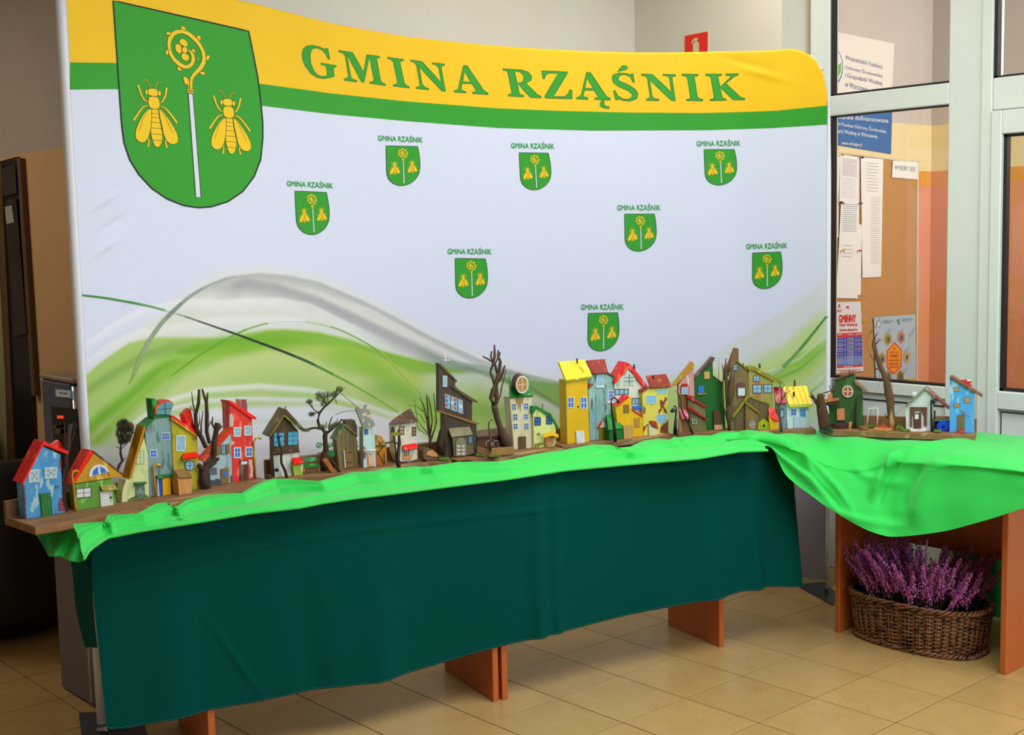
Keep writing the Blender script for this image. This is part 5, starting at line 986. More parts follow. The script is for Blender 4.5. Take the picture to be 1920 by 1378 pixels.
h = House('olive_yellow_house', 'olive yellow house with round blue window and red chimney', 2, BA, (900, 1135)); OY = paint('#b8ab3c', '#a89c34', '#8a8a40')
h.blk('wall', [(672, 1160), (636, 375), (655, 365), (918, 562), (945, 1130), (862, 1148)], OY, .045); h.blk('roof', [(634, 336), (665, 342), (968, 545), (962, 562), (900, 548), (640, 372)], RED, .045, .006); h.on('roof_edge', [(638, 366), (655, 366), (928, 556), (922, 566), (900, 560), (640, 380)], OCH, .008, .004)
h.blk('chimney', [(775, 332), (848, 262), (898, 506), (800, 430)], RED, .03, -.004, bev=.001); h.win(692, 552, 792, 722, 2, 2, m_fr, m_pane, fw=.06)
f = h.disc('round_window', 838, 877, 52, 56, m_blk, .003, .003); h.disc('pane', 838, 877, 48, 51, m_pane, .0038, .001, f); h.on('glazing_bar', [(836, 828), (840, 828), (841, 926), (837, 926)], m_blk, .0044, .0005, f); h.on('glazing_bar', [(790, 876), (886, 872), (886, 876), (790, 880)], m_blk, .0044, .0005, f)
h.slab('awning', [(768, 745, .0), (905, 728, .0), (965, 775, .02), (760, 800, .02)], RED, .006); h.text('52', [(868, 578), (902, 572), (902, 602), (868, 608)], m_blk)
h2 = House('wooden_privy', 'small bare wood privy with brown lean-to roof before the olive house', 2, BA, (800, 1185)); h2.blk('wall', [(722, 1182), (705, 1000), (862, 1000), (862, 1187), (800, 1190)], TAN, .035); h2.slab('roof', [(668, 925, -.015), (790, 908, -.030), (868, 1000, .006), (728, 1012, .004)], MWD, .006)
twigs('dead gnarled tree with thick sawn limbs before the red house', 2, BA, (1010, 1125), [(1008, 1128, 52), (985, 1040, 46), (985, 950, 44), (1020, 890, 40), (1100, 835, 34), (1098, 740, 32), (1098, 620, 30), (1120, 500, 30), (1140, 425, 34)],
      [[(985, 940, 30), (950, 890, 26), (930, 870, 24)], [(1125, 520, 14), (1160, 470, 16), (1182, 455, 12)], [(1100, 480, 10), (1075, 420, 12), (1085, 350, 5)], [(1090, 830, 20), (1135, 810, 22), (1150, 800, 16)], [(1010, 680, 26), (960, 570, 24), (905, 480, 24), (902, 330, 20), (935, 200, 20), (938, 60, 14)], [(1050, 640, 20), (1020, 520, 22), (1022, 330, 24), (1015, 200, 18), (970, 55, 10)], [(1020, 220, 14), (1030, 95, 10)], [(905, 340, 8), (872, 220, 8), (858, 85, 4)], [(960, 560, 10), (960, 430, 8), (980, 290, 5)], [(920, 480, 9), (945, 400, 6), (940, 310, 3)], [(1045, 600, 8), (1030, 480, 7), (1060, 400, 4)], [(890, 440, 7), (880, 300, 5), (840, 235, 4)]], jit=.12)
h = House('pale_blue_cottage', 'pale blue cottage with long scarlet roof behind the gnarled tree', 2, BA, (1150, 1090)); PB = paint('#a8bcbc', '#9cb0b4', '#8494a0')
h.blk('wall', [(1062, 1105), (1050, 820), (1130, 700), (1280, 530), (1298, 1062)], PB, .04); h.blk('roof', [(1300, 470), (1308, 492), (1000, 836), (972, 826)], RED, .040, .007)
h.win(1178, 655, 1226, 758, 2, 2, m_blk, m_pane, fw=.05)
for a in (1130, 1228): h.on('shutter', [(a, 672-(a-1130)*.2), (a+40, 660-(a-1130)*.2), (a+42, 762-(a-1130)*.15), (a+2, 772-(a-1130)*.15)], MWD, .0025, .0024)
h.win(1068, 900, 1132, 975, 2, 1, MWD, m_pane2, fw=.14); d = h.on('door', [(1172, 915), (1258, 902), (1262, 1068), (1178, 1080)], MWD, .004, .0038); h.on('pane', [(1205, 942), (1240, 936), (1242, 992), (1206, 998)], m_pane2, .005, .001, d)
h.bricks([(1062, 1030), (1165, 1020), (1168, 1085), (1062, 1102)], 16, 12, mat('dark_stones', '#2f3440', '#4a4f5c', 90, .7)); h.bricks([(1270, 990), (1298, 985), (1298, 1062), (1278, 1064)], 16, 12, MATS['dark_stones'])
h = House('red_townhouse', 'tall coral red townhouse with brick chimney and four blue windows', 2, BA, (1310, 1057)); RT_ = paint('#cf3c38', '#c23230', '#e27c72')
h.blk('wall', [(1302, 1060), (1276, 480), (1265, 205), (1505, 372), (1535, 1012)], RT_, .045); h.blk('roof', [(1262, 176), (1285, 182), (1558, 362), (1550, 380), (1505, 376), (1262, 204)], RED, .05, .006); h.blk('chimney', [(1385, 165), (1452, 163), (1460, 305), (1390, 262)], m_mor, .03, -.01)
h.off -= .01; h.bricks([(1386, 166), (1452, 164), (1458, 300), (1390, 260)], 17, 9); h.off += .01
for x0, y0, x1, y1 in ((1310, 465, 1388, 568), (1424, 450, 1500, 556), (1312, 682, 1390, 798), (1438, 678, 1515, 786)): h.win(x0, y0, x1, y1, 2, 2, m_fr, m_pane if y0 < 500 else m_pane2, sk=-.03, fw=.10)
h.bricks([(1268, 330), (1300, 320), (1312, 400), (1310, 455), (1268, 460)], 15, 9, m_mor); h.bricks([(1470, 820), (1512, 815), (1522, 1000), (1480, 1010), (1490, 920)], 15, 9, m_mor); h.bricks([(1282, 610), (1318, 620), (1310, 660), (1284, 655)], 15, 9, m_mor)
d = h.on('door', [(1380, 825), (1462, 818), (1468, 1032), (1384, 1046)], BRN, .004, .0038); h.on('name_plate', [(1390, 835), (1455, 830), (1455, 862), (1392, 866)], m_fr, .005, .001, d, 'small white plate above the door'); h.tube('crook', [(1545, 1012), (1532, 800), (1525, 640), (1540, 590), (1570, 575), (1600, 588)], 11, OCH, .004)
# ---- board B -------------------------------------------------------------
h = House('brown_chalet', 'brown and cream chalet with bright blue upper windows', 3, BB, (300, 1158)); 
h.blk('wall', [(210, 1172), (198, 660), (320, 470), (470, 640), (488, 900), (484, 1140), (400, 1158)], wood('#5a4230', '#47321f'), .05); h.on('plaster_panel', [(196, 925), (482, 885), (484, 1140), (215, 1168)], WHT, .003, .003); h.slab('ledge', [(195, 872, .0), (480, 850, .0), (492, 868, .012), (205, 900, .012)], BRN, .006)
h.blk('roof', [(308, 396), (335, 430), (148, 716), (118, 706)], BRN, .055, .02); h.blk('roof', [(308, 396), (345, 405), (540, 622), (530, 642), (322, 446)], BRN, .055, .02); h.blk('bargeboard', [(322, 450), (345, 470), (522, 640), (495, 640), (318, 486), (165, 712), (148, 712)], OLV, .006, .016)
BW = mat('bright_blue_paint', '#4fb4dc', '#3a9ccc', 60, .4); h.win(200, 665, 322, 826, 2, 3, BRN, BW, sk=-.05, fw=.035, mw=.015); h.win(357, 655, 475, 812, 2, 3, BRN, BW, sk=-.05, fw=.035, mw=.015)
h.disc('round_hole', 232, 1088, 26, 20, m_blk, .004, .001); h.tube('nail', [(332, 420), (330, 376)], [4, 5], m_blk, -.01); h.tube('nail_head', [(330, 378), (330, 374)], 13, m_blk, -.01)
h.bricks([(190, 960), (235, 990), (240, 1010), (215, 1000)], 16, 10, BRN)
h2 = House('red_roofed_kennel', 'tiny green and yellow box with red roof beside the green bench', 3, BB, (470, 1150)); h2.blk('wall', [(428, 1152), (408, 1015), (532, 1008), (528, 1140), (500, 1152)], paint('#8aa850', '#b4b84a', '#d0d8b0'), .03); h2.slab('roof', [(400, 948, -.014), (495, 936, -.014), (542, 1006, .008), (425, 1022, .008)], RED, .005)
twigs('crooked bare branch standing before the brown chalet', 3, BB, (345, 1175), [(350, 1178, 18), (325, 1090, 17), (285, 1010, 17), (282, 940, 15), (292, 870, 14), (262, 790, 15), (240, 690, 10)], [[(262, 770, 9), (265, 710, 10), (295, 700, 6)], [(240, 700, 8), (270, 620, 4), (320, 560, 3)]])
h = House('green_bench', 'small green garden bench beside the red-roofed kennel', 3, BB, (560, 1130), 'miniature bench')
h.slab('backrest', [(518, 952, -.006), (688, 940, -.006), (690, 986, -.004), (528, 1002, -.004)], GRN, .003); h.slab('seat', [(530, 1022, -.004), (692, 1008, -.004), (736, 1044, .016), (545, 1058, .016)], GRN, .003)
for x, a, b, o in ((545, 1058, 1138, .014), (712, 1046, 1122, .014), (575, 1040, 1118, -.002), (692, 1036, 1100, -.002)): h.tube('leg', [(x, a), (x-2, b)], 8, TAN, o-.004, n=4)
h = twigs('bonsai shaped tree with needle tufts beside the grey shed', 3, BB, (770, 1090), [(775, 1095, 52), (748, 1000, 40), (755, 920, 32), (788, 860, 30), (778, 770, 28), (778, 700, 26), (800, 655, 20)],
 [[(785, 690, 22), (745, 625, 16), (660, 610, 13), (600, 625, 11), (545, 650, 6)], [(770, 640, 18), (712, 600, 18), (695, 530, 16), (712, 450, 14), (760, 390, 13), (800, 350, 10), (870, 285, 9), (905, 200, 8), (925, 140, 4)], [(712, 450, 9), (655, 410, 7), (620, 370, 6), (572, 315, 4)], [(800, 670, 14), (870, 620, 11), (920, 570, 9), (968, 515, 8)], [(820, 640, 9), (830, 560, 8), (855, 488, 7)], [(870, 290, 6), (940, 220, 5), (1002, 160, 3)], [(890, 290, 6), (912, 340, 4)], [(740, 420, 7), (690, 440, 5), (600, 480, 3)], [(900, 585, 6), (920, 510, 4)], [(640, 400, 5), (625, 340, 4)], [(790, 350, 7), (740, 260, 5), (690, 230, 4)], [(820, 340, 6), (800, 260, 4), (815, 200, 3)], [(755, 900, 9), (690, 895, 4)], [(830, 900, 6), (862, 850, 3)], [(790, 600, 7), (790, 540, 4)]], jit=.2)
needles(h, [(715, 240, 55, 30), (735, 290, 60, 35), (800, 250, 40, 40), (600, 320, 35, 25), (625, 460, 35, 20), (780, 340, 60, 35), (880, 240, 40, 30), (560, 640, 40, 15), (740, 605, 50, 25), (850, 605, 40, 25), (940, 180, 35, 30), (900, 580, 40, 25)], mat('olive_needles', '#6a7a3c', '#4c5a2c', 90, .8), n=120, ln=(.005, .011))
h = House('driftwood', 'orange split wood chunk leaning at the bonsai foot', 3, BB, (880, 1110), 'wood'); h.blk('chunk', [(758, 985), (800, 958), (905, 1108), (850, 1100)], wood('#b8743c', '#9a5c2c'), .02, .01); h.tube('stick', [(850, 960), (890, 1040), (942, 1108)], [14, 16, 18], BARK, .01, jit=.2)
h = House('green_disc_sign', 'small green disc hanging at the shed corner', 3, BB, (850, 1060), 'disc', off=.0); h.tube('post', [(846, 1062), (850, 940)], 5, BARK); h.disc('disc', 850, 905, 36, 40, GRN, .006, .006)
h = House('grey_wood_shed', 'bare grey brown plank shed with green left roof', 3, BB, (1040, 1068)); SH = wood('#7f6d48', '#63532f', st=(1, 1, .06)); h.blk('wall', [(936, 1078), (902, 745), (1000, 590), (1132, 702), (1156, 1052)], SH, .04)
h.blk('roof', [(985, 570), (1008, 586), (902, 756), (876, 750)], paint('#4c6a4a', '#3f5a40', '#8a8a5a'), .045, .006); h.blk('roof', [(988, 570), (1012, 572), (1150, 694), (1140, 712), (1005, 602)], SH, .045, .006)
for a in (960, 1010, 1050, 1095, 1130): h.on('plank_joint', [(a, 640+abs(a-1000)*.8), (a+3, 640+abs(a-1000)*.8), (a+14, 1060), (a+10, 1062)], DWD, .0006, .0005)
d = h.on('door', [(1000, 862), (1082, 852), (1094, 1050), (1010, 1060)], MWD, .004, .0035); h.on('door_frame', [(985, 866), (996, 864), (1012, 1062), (1000, 1064)], m_fr, .005, .004)
for y in (890, 1002): h.on('hinge', [(1026, y), (1076, y-5), (1076, y+4), (1026, y+9)], m_blk, .0045, .0005, d)
h = House('shingled_white_tower', 'white tower with peeling shingle roof and two long wire whiskers', 3, BB, (1225, 1062)); h.blk('wall', [(1210, 1064), (1204, 615), (1330, 585), (1352, 1040), (1260, 1062)], paint('#cfdcd8', '#c0d4d0', '#e4e8e8'), .038)
h.slab('roof', [(1118, 390, -.03), (1250, 350, -.035), (1342, 578, .012), (1205, 608, .012)], mat('cream_driftwood', '#c9b48c', '#b8a074', 60, .8, bump=.4), .008)
g = G(); rn = random.Random(2)
for r in range(8):
    for c in range(6):
        if rn.random() < .25: continue
        u0, v0 = c/6+.02*(r % 2), r/8; Q = []
        for u, v in ((u0, v0), (u0+.13, v0), (u0+.13, v0+.09), (u0, v0+.10)):
            u = min(u, .98); a = [(1-v)*((1-u)*p+u*q)+v*((1-u)*r_+u*s_) for p, q, r_, s_ in zip((1118, 390, -.03), (1250, 350, -.035), (1205, 608, .012), (1342, 578, .012))]; Q.append(h.pp([(a[0], a[1])], h.off+a[2]+.0012)[0])
        g.extr(Q, (0, 0, .0012))
g.make('shingles', mat('grey_shingle', '#7c8a8c', '#5c6a70', 70, .6), h.t, kind='stuff')
h.win(1222, 628, 1262, 686, 1, 1, m_blk, m_pane2, fw=.1); h.bricks([(1282, 605), (1322, 598), (1326, 690), (1300, 690)], 18, 9, m_mor); h.bricks([(1212, 880), (1235, 900), (1232, 960), (1212, 975)], 14, 9); h.bricks([(1212, 815), (1230, 830), (1238, 850), (1212, 850)], 14, 9)
h.tube('roll_awning', [(1210, 872), (1352, 862)], 13, m_fr, .01); d = h.on('door', [(1258, 905), (1318, 900), (1326, 1044), (1262, 1050)], paint('#d8a07a', '#cc9068', '#e4c0a0'), .004, .0035)
h.tube('wire', [(1160, 405), (1080, 330), (1010, 270), (962, 228)], 3.4, m_blk, -.01, n=5); h.tube('wire', [(1140, 420), (1040, 422), (960, 436), (892, 464)], 3, m_blk, -.01, n=5); h.blk('rear_annex', [(1004, 530), (1110, 524), (1140, 600), (1140, 690), (1010, 575)], DWD, .03, -.02)
h = House('ochre_timbered_hut', 'tiny ochre hut with black timber lines right of the white tower', 3, BB, (1400, 1035)); OR_ = paint('#c8882a', '#b87a22', '#d8a050'); h.blk('wall', [(1350, 1040), (1340, 820), (1380, 706), (1412, 705), (1465, 792), (1472, 1022), (1410, 1036)], OR_, .03)
h.blk('gable', [(1338, 812), (1378, 702), (1408, 712), (1470, 790), (1470, 806)], TAN, .032, .003)
for q in ([(1350, 925), (1358, 922), (1440, 820), (1430, 818)], [(1345, 815), (1468, 806), (1468, 814), (1345, 824)], [(1340, 840), (1348, 838), (1450, 1018), (1440, 1020)], [(1370, 760), (1378, 758), (1406, 800), (1398, 804)], [(1426, 762), (1434, 764), (1404, 804), (1396, 802)], [(1440, 900), (1450, 898), (1456, 1022), (1446, 1024)]): h.on('timber', q, flat('#2c2a2c', .6), .0045, .001)
h.on('door', [(1350, 938), (1396, 930), (1402, 1030), (1354, 1040)], paint('#b8703a', '#a86030'), .006, .004)
h = House('speckled_round_house', 'cream house with brown speckles and wide brown roof', 3, BB, (1740, 1002)); CS = mat('speckled_cream_paint', '#e0d8c4', '#d8cfb8', 20, .6, c3='#5a3626', s3=330, w3=.13)
h.blk('wall', [(1628, 1000), (1600, 990), (1560, 900), (1550, 575), (1700, 545), (1806, 540), (1826, 960), (1812, 978), (1740, 1000)], CS, .05, bev=.006); h.slab('roof', [(1560, 500, -.02), (1732, 388, -.05), (1812, 522, .012), (1490, 562, .012)], BRN, .008)
h.on('base_band', [(1628, 992), (1742, 992), (1812, 965), (1818, 985), (1745, 1008), (1630, 1006)], BRN, .003, .003)
for q in ((1612, 592, 1668, 690), (1757, 602, 1802, 704), (1666, 862, 1722, 925)): h.win(*q, 2, 2, BRN, flat('#d8d0a8', .5), fw=.12, mw=.08)
h.slab('awning', [(1645, 805, .0), (1800, 782, .0), (1824, 836, .02), (1664, 862, .02)], RED, .005); h.on('plaster_patch', [(1650, 930), (1755, 918), (1755, 965), (1652, 975)], paint('#d09a68', '#c08a58'), .003, .0028)
h = twigs('dark forked branch with black leaf before the speckled house', 3, BB, (1605, 1065), [(1608, 1066, 20), (1600, 960, 18), (1602, 860, 20), (1612, 780, 18), (1610, 700, 14), (1598, 632, 9)], [[(1600, 790, 11), (1530, 772, 10), (1460, 785, 8)], [(1560, 775, 6), (1530, 740, 4)], [(1590, 1040, 12), (1572, 900, 12), (1560, 760, 12), (1545, 690, 10)]])
h.on('leaf', ell(1540, 648, 20, 48, 14), m_blk, .008, .004); h.on('leaf', ell(1572, 680, 48, 24, 14), OLV, .012, .003)
# ---- board C -------------------------------------------------------------
h = twigs('leafless shrub of thin upright twigs left of the church', 4, BB, (275, 1160), [(278, 1165, 17), (268, 1080, 14), (262, 1000, 12)],
 [[(265, 1060, 11), (245, 950, 9), (232, 820, 8), (200, 700, 7), (155, 600, 4)], [(262, 1020, 11), (252, 860, 9), (240, 700, 9), (228, 570, 5)], [(275, 1060, 10), (310, 960, 8), (338, 860, 7), (325, 760, 6), (305, 560, 4)], [(268, 1000, 9), (290, 860, 8), (270, 700, 8), (245, 595, 5)], [(255, 1000, 6), (180, 920, 5), (130, 850, 4), (112, 740, 3), (95, 605, 2)], [(240, 1010, 5), (150, 950, 4), (110, 860, 3)], [(215, 880, 4), (160, 790, 3), (60, 760, 2)], [(200, 760, 4), (120, 700, 3), (20, 690, 2)], [(290, 1000, 6), (330, 900, 4), (310, 800, 3)], [(250, 900, 5), (210, 790, 4), (180, 700, 2)]], off=.0)
h2 = House('bark_log_planter', 'short bark covered log at the foot of the thin shrub', 4, BB, (330, 1300), 'wood', off=.012); h2.blk('log', [(190, 1270), (188, 1180), (215, 1150), (290, 1160), (350, 1200), (352, 1262), (320, 1290), (240, 1282)], BARKL, .04, .0, bev=.003); h2.on('cut_face', [(240, 1180), (300, 1175), (348, 1215), (346, 1240), (290, 1240), (225, 1222)], TAN, .003, .003)
h = House('dark_wooden_church', 'dark stepped wooden church with white cross and stained window', 4, BC_, (600, 1225), 'miniature church', off=-.01); CH = wood('#4a3a2a', '#35281c', st=(1, 1, .05))
h.blk('tower', [(402, 1235), (400, 780), (356, 742), (354, 244), (372, 245), (542, 425), (536, 480), (720, 652), (718, 850), (766, 872), (768, 1205)], CH, .022)
h.blk('nave', [(404, 1240), (400, 772), (765, 885), (768, 1205), (600, 1228)], CH, .016, .017)
h.blk('roof', [(352, 236), (382, 240), (562, 425), (552, 436), (534, 424), (360, 256)], DWD, .03, .004); h.blk('roof', [(488, 482), (520, 484), (786, 650), (782, 660), (722, 652), (500, 498)], DWD, .03, .006); h.blk('roof', [(348, 752), (400, 754), (804, 884), (802, 894), (740, 890), (400, 776)], MWD, .04, .022)
h.tube('cross', [(430, 140), (430, 270)], 8, m_fr, -.01, n=4); h.tube('cross_arm', [(380, 203), (482, 205)], 7, m_fr, -.01, n=4)
h.win(405, 370, 452, 488, 2, 3, m_fr, m_pane, fw=.05)
f = h.on('stained_glass_window', [(424, 560), (618, 634), (622, 784), (428, 714)], m_pane, .002, .0018)
for a, c in enumerate(('#c8503a', '#e0d060', '#5a8a4a', '#3a5aa8', '#d88aa0', '#d8dce0')):
    for b in range(3):
        x = 432+a*31; y = 572+b*46+a*12; h.on('glass_piece', [(x, y), (x+24, y+10), (x+24, y+40), (x, y+30)], flat(('#c8503a', '#e8e4da', '#7ab4d8', '#3a6ab0', '#d8a04a', '#a8c8dc')[(a*2+b*3) % 6], .3), .0026, .0008, f)
for a in (486, 560): h.on('mullion', [(a, 585+(a-424)*.38-24), (a+7, 588+(a-424)*.38-24), (a+7, 714+(a-424)*.38+4), (a, 712+(a-424)*.38)], m_blk, .003, .001, f)
p = House('church_porch', 'small grey church porch with iron scrolled arched door', 4, BC_, (600, 1238), 'miniature porch', off=.026); p.blk('wall', [(525, 1242), (506, 1030), (724, 1005), (736, 1205), (670, 1225)], wood('#6c604c', '#574c3a'), .022); p.slab('roof', [(462, 935, -.018), (688, 916, -.020), (728, 1002, .006), (500, 1030, .006)], wood('#8a8468', '#767056'), .006)
d = p.on('arched_door', [(545, 1238), (545, 1110)]+[(600+56*math.cos(math.radians(a)), 1098+62*math.sin(math.radians(a))) for a in range(200, 345, 18)]+[(655, 1105), (658, 1228)], wood('#8c8468', '#787056'), .004, .0035)
for y in (1125, 1165, 1205):
    for sx in (-1, 1): p.on('iron_scroll', [(600+sx*4, y), (600+sx*42, y-10), (600+sx*46, y+4), (600+sx*22, y+2), (600+sx*40, y+16), (600+sx*34, y+20), (600+sx*8, y+8)], m_fr, .0048, .0006, d)
p.win(678, 1018, 724, 1098, 3, 4, m_blk, m_pane, fw=.06)
h = House('bark_strip', 'upright brown bark strip at the church corner', 4, BC_, (385, 1190), 'wood', off=.03); h.tube('bark', [(378, 1192), (372, 1080), (392, 980), (408, 890)], [30, 34, 30, 10], BARK, 0, n=9, jit=.25); h.tube('splinter', [(408, 1225), (425, 1000), (432, 780)], [24, 18, 12], BARK, -.004, n=6, jit=.2)
def moss(lab, k, pl, base, poly, off=None, m=MOSS, hgt=.006):
    h = House('moss_patch', lab, k, pl, base, 'moss', off); g = G(); rn = random.Random(9); P = zq(k, poly); xs = [p[0] for p in P]; ys = [p[1] for p in P]
    for i in range(160):
        x, y = rn.uniform(min(xs), max(xs)), rn.uniform(min(ys), max(ys)); c = hitZ(x, y, ZT+rn.uniform(.001, hgt)); r = rn.uniform(.002, .0045); g.add(OC*r+c, OF)
    g.make('moss_tufts', m, h.t, kind='stuff'); return h
moss('bright green moss tuft at the church corner', 4, BC_, (415, 1270), [(360, 1250), (470, 1275)]); moss('green moss tuft by the planter fence right of the church', 4, BC_, (820, 1215), [(758, 1200), (850, 1230)]); moss('yellow green moss strip under the planter board', 4, BC_, (960, 1238), [(900, 1222), (1020, 1242)])
h = House('doorstep_slab', 'flat wooden slab before the church door', 4, BC_, (600, 1272), 'wood', off=.055); g = G(); g.extr([hitZ(*q, ZT+.004) for q in zq(4, [(500, 1240), (700, 1235), (742, 1258), (560, 1280), (480, 1262)])], (0, 0, -.0035)); g.make('slab', MWD, h.t)
h = House('low_brown_barn', 'low dark brown barn behind the planter boards', 4, BC_, (900, 1140), off=-.02); h.blk('wall', [(772, 1150), (772, 1015), (1040, 992), (1062, 1130)], wood('#54351c', '#432a16'), .03, base=False); h.slab('roof', [(768, 958, -.03), (1075, 925, -.03), (1110, 998, .01), (775, 1025, .01)], wood('#6a5242', '#53402f'), .007)
for x in (868, 945): h.tube('arch_frame', [(x, 1130), (x-4, 1095), (x+18, 1070), (x+50, 1072), (x+62, 1100), (x+60, 1130)], 4, m_fr, .004, n=5)
h = House('planter_box', 'open wooden planter box of pale boards right of the church', 4, BC_, (925, 1240), 'planter'); a = h.off; P = lambda x, y, o: h.pp([(x, y)], o)[0]
g = G(); g.extr([P(770, 1128, a-.035), P(922, 1165, a), P(926, 1240, a), P(776, 1192, a-.035)], -h.pl.N*.006); g.make('end_board', paint('#b08a6c', '#a07a5c'), h.t); h.blk('side_board', [(924, 1150), (1174, 1135), (1178, 1200), (926, 1240)], wood('#a07e4c', '#8a6a3a'), .006, 0, bev=.001)
h.tube('crook_post', [(918, 1180), (912, 1000), (898, 920), (900, 868), (922, 848), (945, 850)], [14, 12, 9, 8, 7, 5], BARKL, .01)
twigs('tall tree of intertwined vines left of the green-roofed tower', 4, BC_, (1090, 1130), [(1092, 1135, 42), (1060, 1020, 34), (1020, 920, 26), (985, 820, 22), (965, 730, 24), (955, 685, 26)],
 [[(955, 690, 18), (922, 610, 18), (945, 520, 18), (985, 430, 16), (1010, 330, 14), (1022, 220, 14), (998, 160, 10), (1000, 95, 6)], [(968, 690, 16), (985, 590, 16), (975, 480, 18), (1010, 410, 16), (1050, 340, 13), (1070, 258, 8)], [(950, 600, 14), (970, 500, 14), (940, 400, 12), (915, 330, 10), (945, 250, 12), (962, 150, 12), (958, 35, 6)], [(960, 250, 10), (920, 170, 9), (930, 105, 7)], [(945, 225, 9), (880, 185, 8), (830, 160, 6)], [(975, 690, 8), (1020, 590, 6), (1035, 500, 6), (1088, 300, 3)], [(985, 340, 10), (965, 250, 10), (1000, 170, 12), (1020, 120, 7)], [(960, 480, 12), (990, 360, 10), (975, 260, 8)]], off=-.005, m=mat('vine_bark', '#5a4030', '#453024', 90, .85, bump=.7), jit=.1, rs=1.3)
h = House('cream_tower', 'cream tower with green roof and sawn log dormer', 4, BC_, (1180, 1165)); CT = paint('#d8ceb0', '#cfc6a8', '#c4b48c')
h.blk('wall', [(1168, 1170), (1124, 604), (1360, 590), (1372, 1145)], CT, .055); h.slab('roof', [(1120, 380, -.062), (1308, 368, -.062), (1378, 582, .008), (1124, 602, .008)], GRN, .007)
P = h.pp; A_, B_ = P([(1258, 465)], h.off+.03)[0], P([(1215, 440)], h.off-.03)[0]; g = G(); n = 22; R_ = abs(float((P([(1328, 465)], h.off)[0]-P([(1188, 465)], h.off)[0])@h.pl.T))/2; Rz = abs(P([(1258, 366)], h.off)[0][2]-P([(1258, 565)], h.off)[0][2])/2
ring = lambda c, r: [c+h.pl.T*r*R_*math.cos(2*math.pi*i/n)+np.array([0, 0, 1])*r*Rz*math.sin(2*math.pi*i/n) for i in range(n)]
g.extr(ring(A_, 1), B_-A_); dm = g.make('log_dormer', mat('red_bark', '#7a3c28', '#5c2c1e', 60, .8, bump=.5), h.t); g = G(); g.extr(ring(A_+h.pl.N*.0006, .97), -h.pl.N*.0005); g.make('white_ring', m_fr, dm); g = G(); g.extr(ring(A_+h.pl.N*.0012, .80), -h.pl.N*.0005); g.make('sawn_face', wood('#b98a56', '#a87a48', st=(1, 1, 1)), dm)
g = G(); c = A_+h.pl.N*.0018; g.extr([c-h.pl.T*R_*.9+h.pl.Z*.0008, c+h.pl.T*R_*.9+h.pl.Z*.0008, c+h.pl.T*R_*.9-h.pl.Z*.0008, c-h.pl.T*R_*.9-h.pl.Z*.0008], -h.pl.N*.0005); g.extr([c-h.pl.T*.0008+h.pl.Z*Rz*.9, c+h.pl.T*.0008+h.pl.Z*Rz*.9, c+h.pl.T*.0008-h.pl.Z*Rz*.9, c-h.pl.T*.0008-h.pl.Z*Rz*.9], -h.pl.N*.0005); g.make('glazing_bars', m_fr, dm)
for q in ((1150, 672, 1193, 738), (1276, 665, 1325, 730), (1160, 780, 1208, 850), (1278, 782, 1320, 835), (1165, 885, 1210, 944), (1282, 880, 1328, 947)): h.win(*q, 2, 2, m_fr, mat('petrol_pane', '#2c6a9c', '#25588a', 90, .3) if q[0] < 1250 else m_pane2, fw=.045, mw=.07)
h.on('door', [(1218, 1028), (1298, 1022), (1302, 1160), (1222, 1168)], wood('#5c4a26', '#4a3a1c'), .004, .0035)
h.on('water_stain', [(1182, 612), (1275, 606), (1262, 690), (1250, 650), (1240, 770), (1228, 700), (1214, 740), (1205, 660), (1196, 690)], mat('brown_stain', '#a88a54', '#98783f', 60, .6), .0006, .0005)
h = House('lime_cream_cottage', 'small lime cream cottage with jagged green roof and yellow porch hood', 4, BC_, (1500, 1140)); LC = paint('#d6db9a', '#c8d08a', '#b4bc70')
h.blk('wall', [(1382, 1148), (1376, 775), (1402, 728), (1462, 735), (1560, 800), (1615, 885), (1625, 1085), (1600, 1120), (1500, 1140)], LC, .035); h.blk('roof', [(1366, 698), (1422, 698), (1482, 735), (1552, 772), (1535, 762), (1602, 842), (1652, 935), (1632, 936), (1612, 880), (1572, 832), (1478, 760), (1412, 724), (1384, 776), (1366, 775)], GRN, .04, .006)
h.tube('nail', [(1476, 740), (1474, 668)], 6, BARKL, -.01)
for q, s_ in (((1392, 815, 1458, 905), .0), ((1518, 808, 1582, 892), .0)): h.win(*q, 2, 2, m_blk, m_pane2, fw=.08, mw=.05)
h.win(1424, 988, 1452, 1012, 1, 1, GRN, m_fr, fw=.2); h.on('door', [(1508, 1015), (1592, 1008), (1595, 1105), (1510, 1112)], TAN, .008, .007); h.slab('porch_hood', [(1500, 985, .0), (1570, 972, .0), (1648, 1000, .0), (1650, 1032, .03), (1580, 1008, .03), (1475, 1035, .03)], YEL, .004)
h2 = House('olive_bench', 'low olive bench before the lime cream cottage', 4, BC_, (1430, 1148), 'miniature bench'); h2.slab('seat', [(1392, 1085, -.01), (1540, 1072, -.01), (1548, 1092, .004), (1400, 1108, .004)], OLV, .004); h2.blk('leg', [(1398, 1108), (1440, 1105), (1440, 1145), (1398, 1148)], OLV, .014, .002); h2.blk('leg', [(1500, 1096), (1530, 1094), (1530, 1125), (1500, 1128)], OLV, .014, .002)
h2 = House('log_slice_step', 'round log slice as doorstep of the lime cream cottage', 4, BC_, (1570, 1142), 'wood'); c = hitZ(*zq(4, [(1572, 1122)])[0], ZT); g = G(); g.lathe((c[0], c[1], ZT+.0003), [(.017, 0), (.018, .006), (.017, .0075)], 24); g.make('slice', MWD, h2.t)
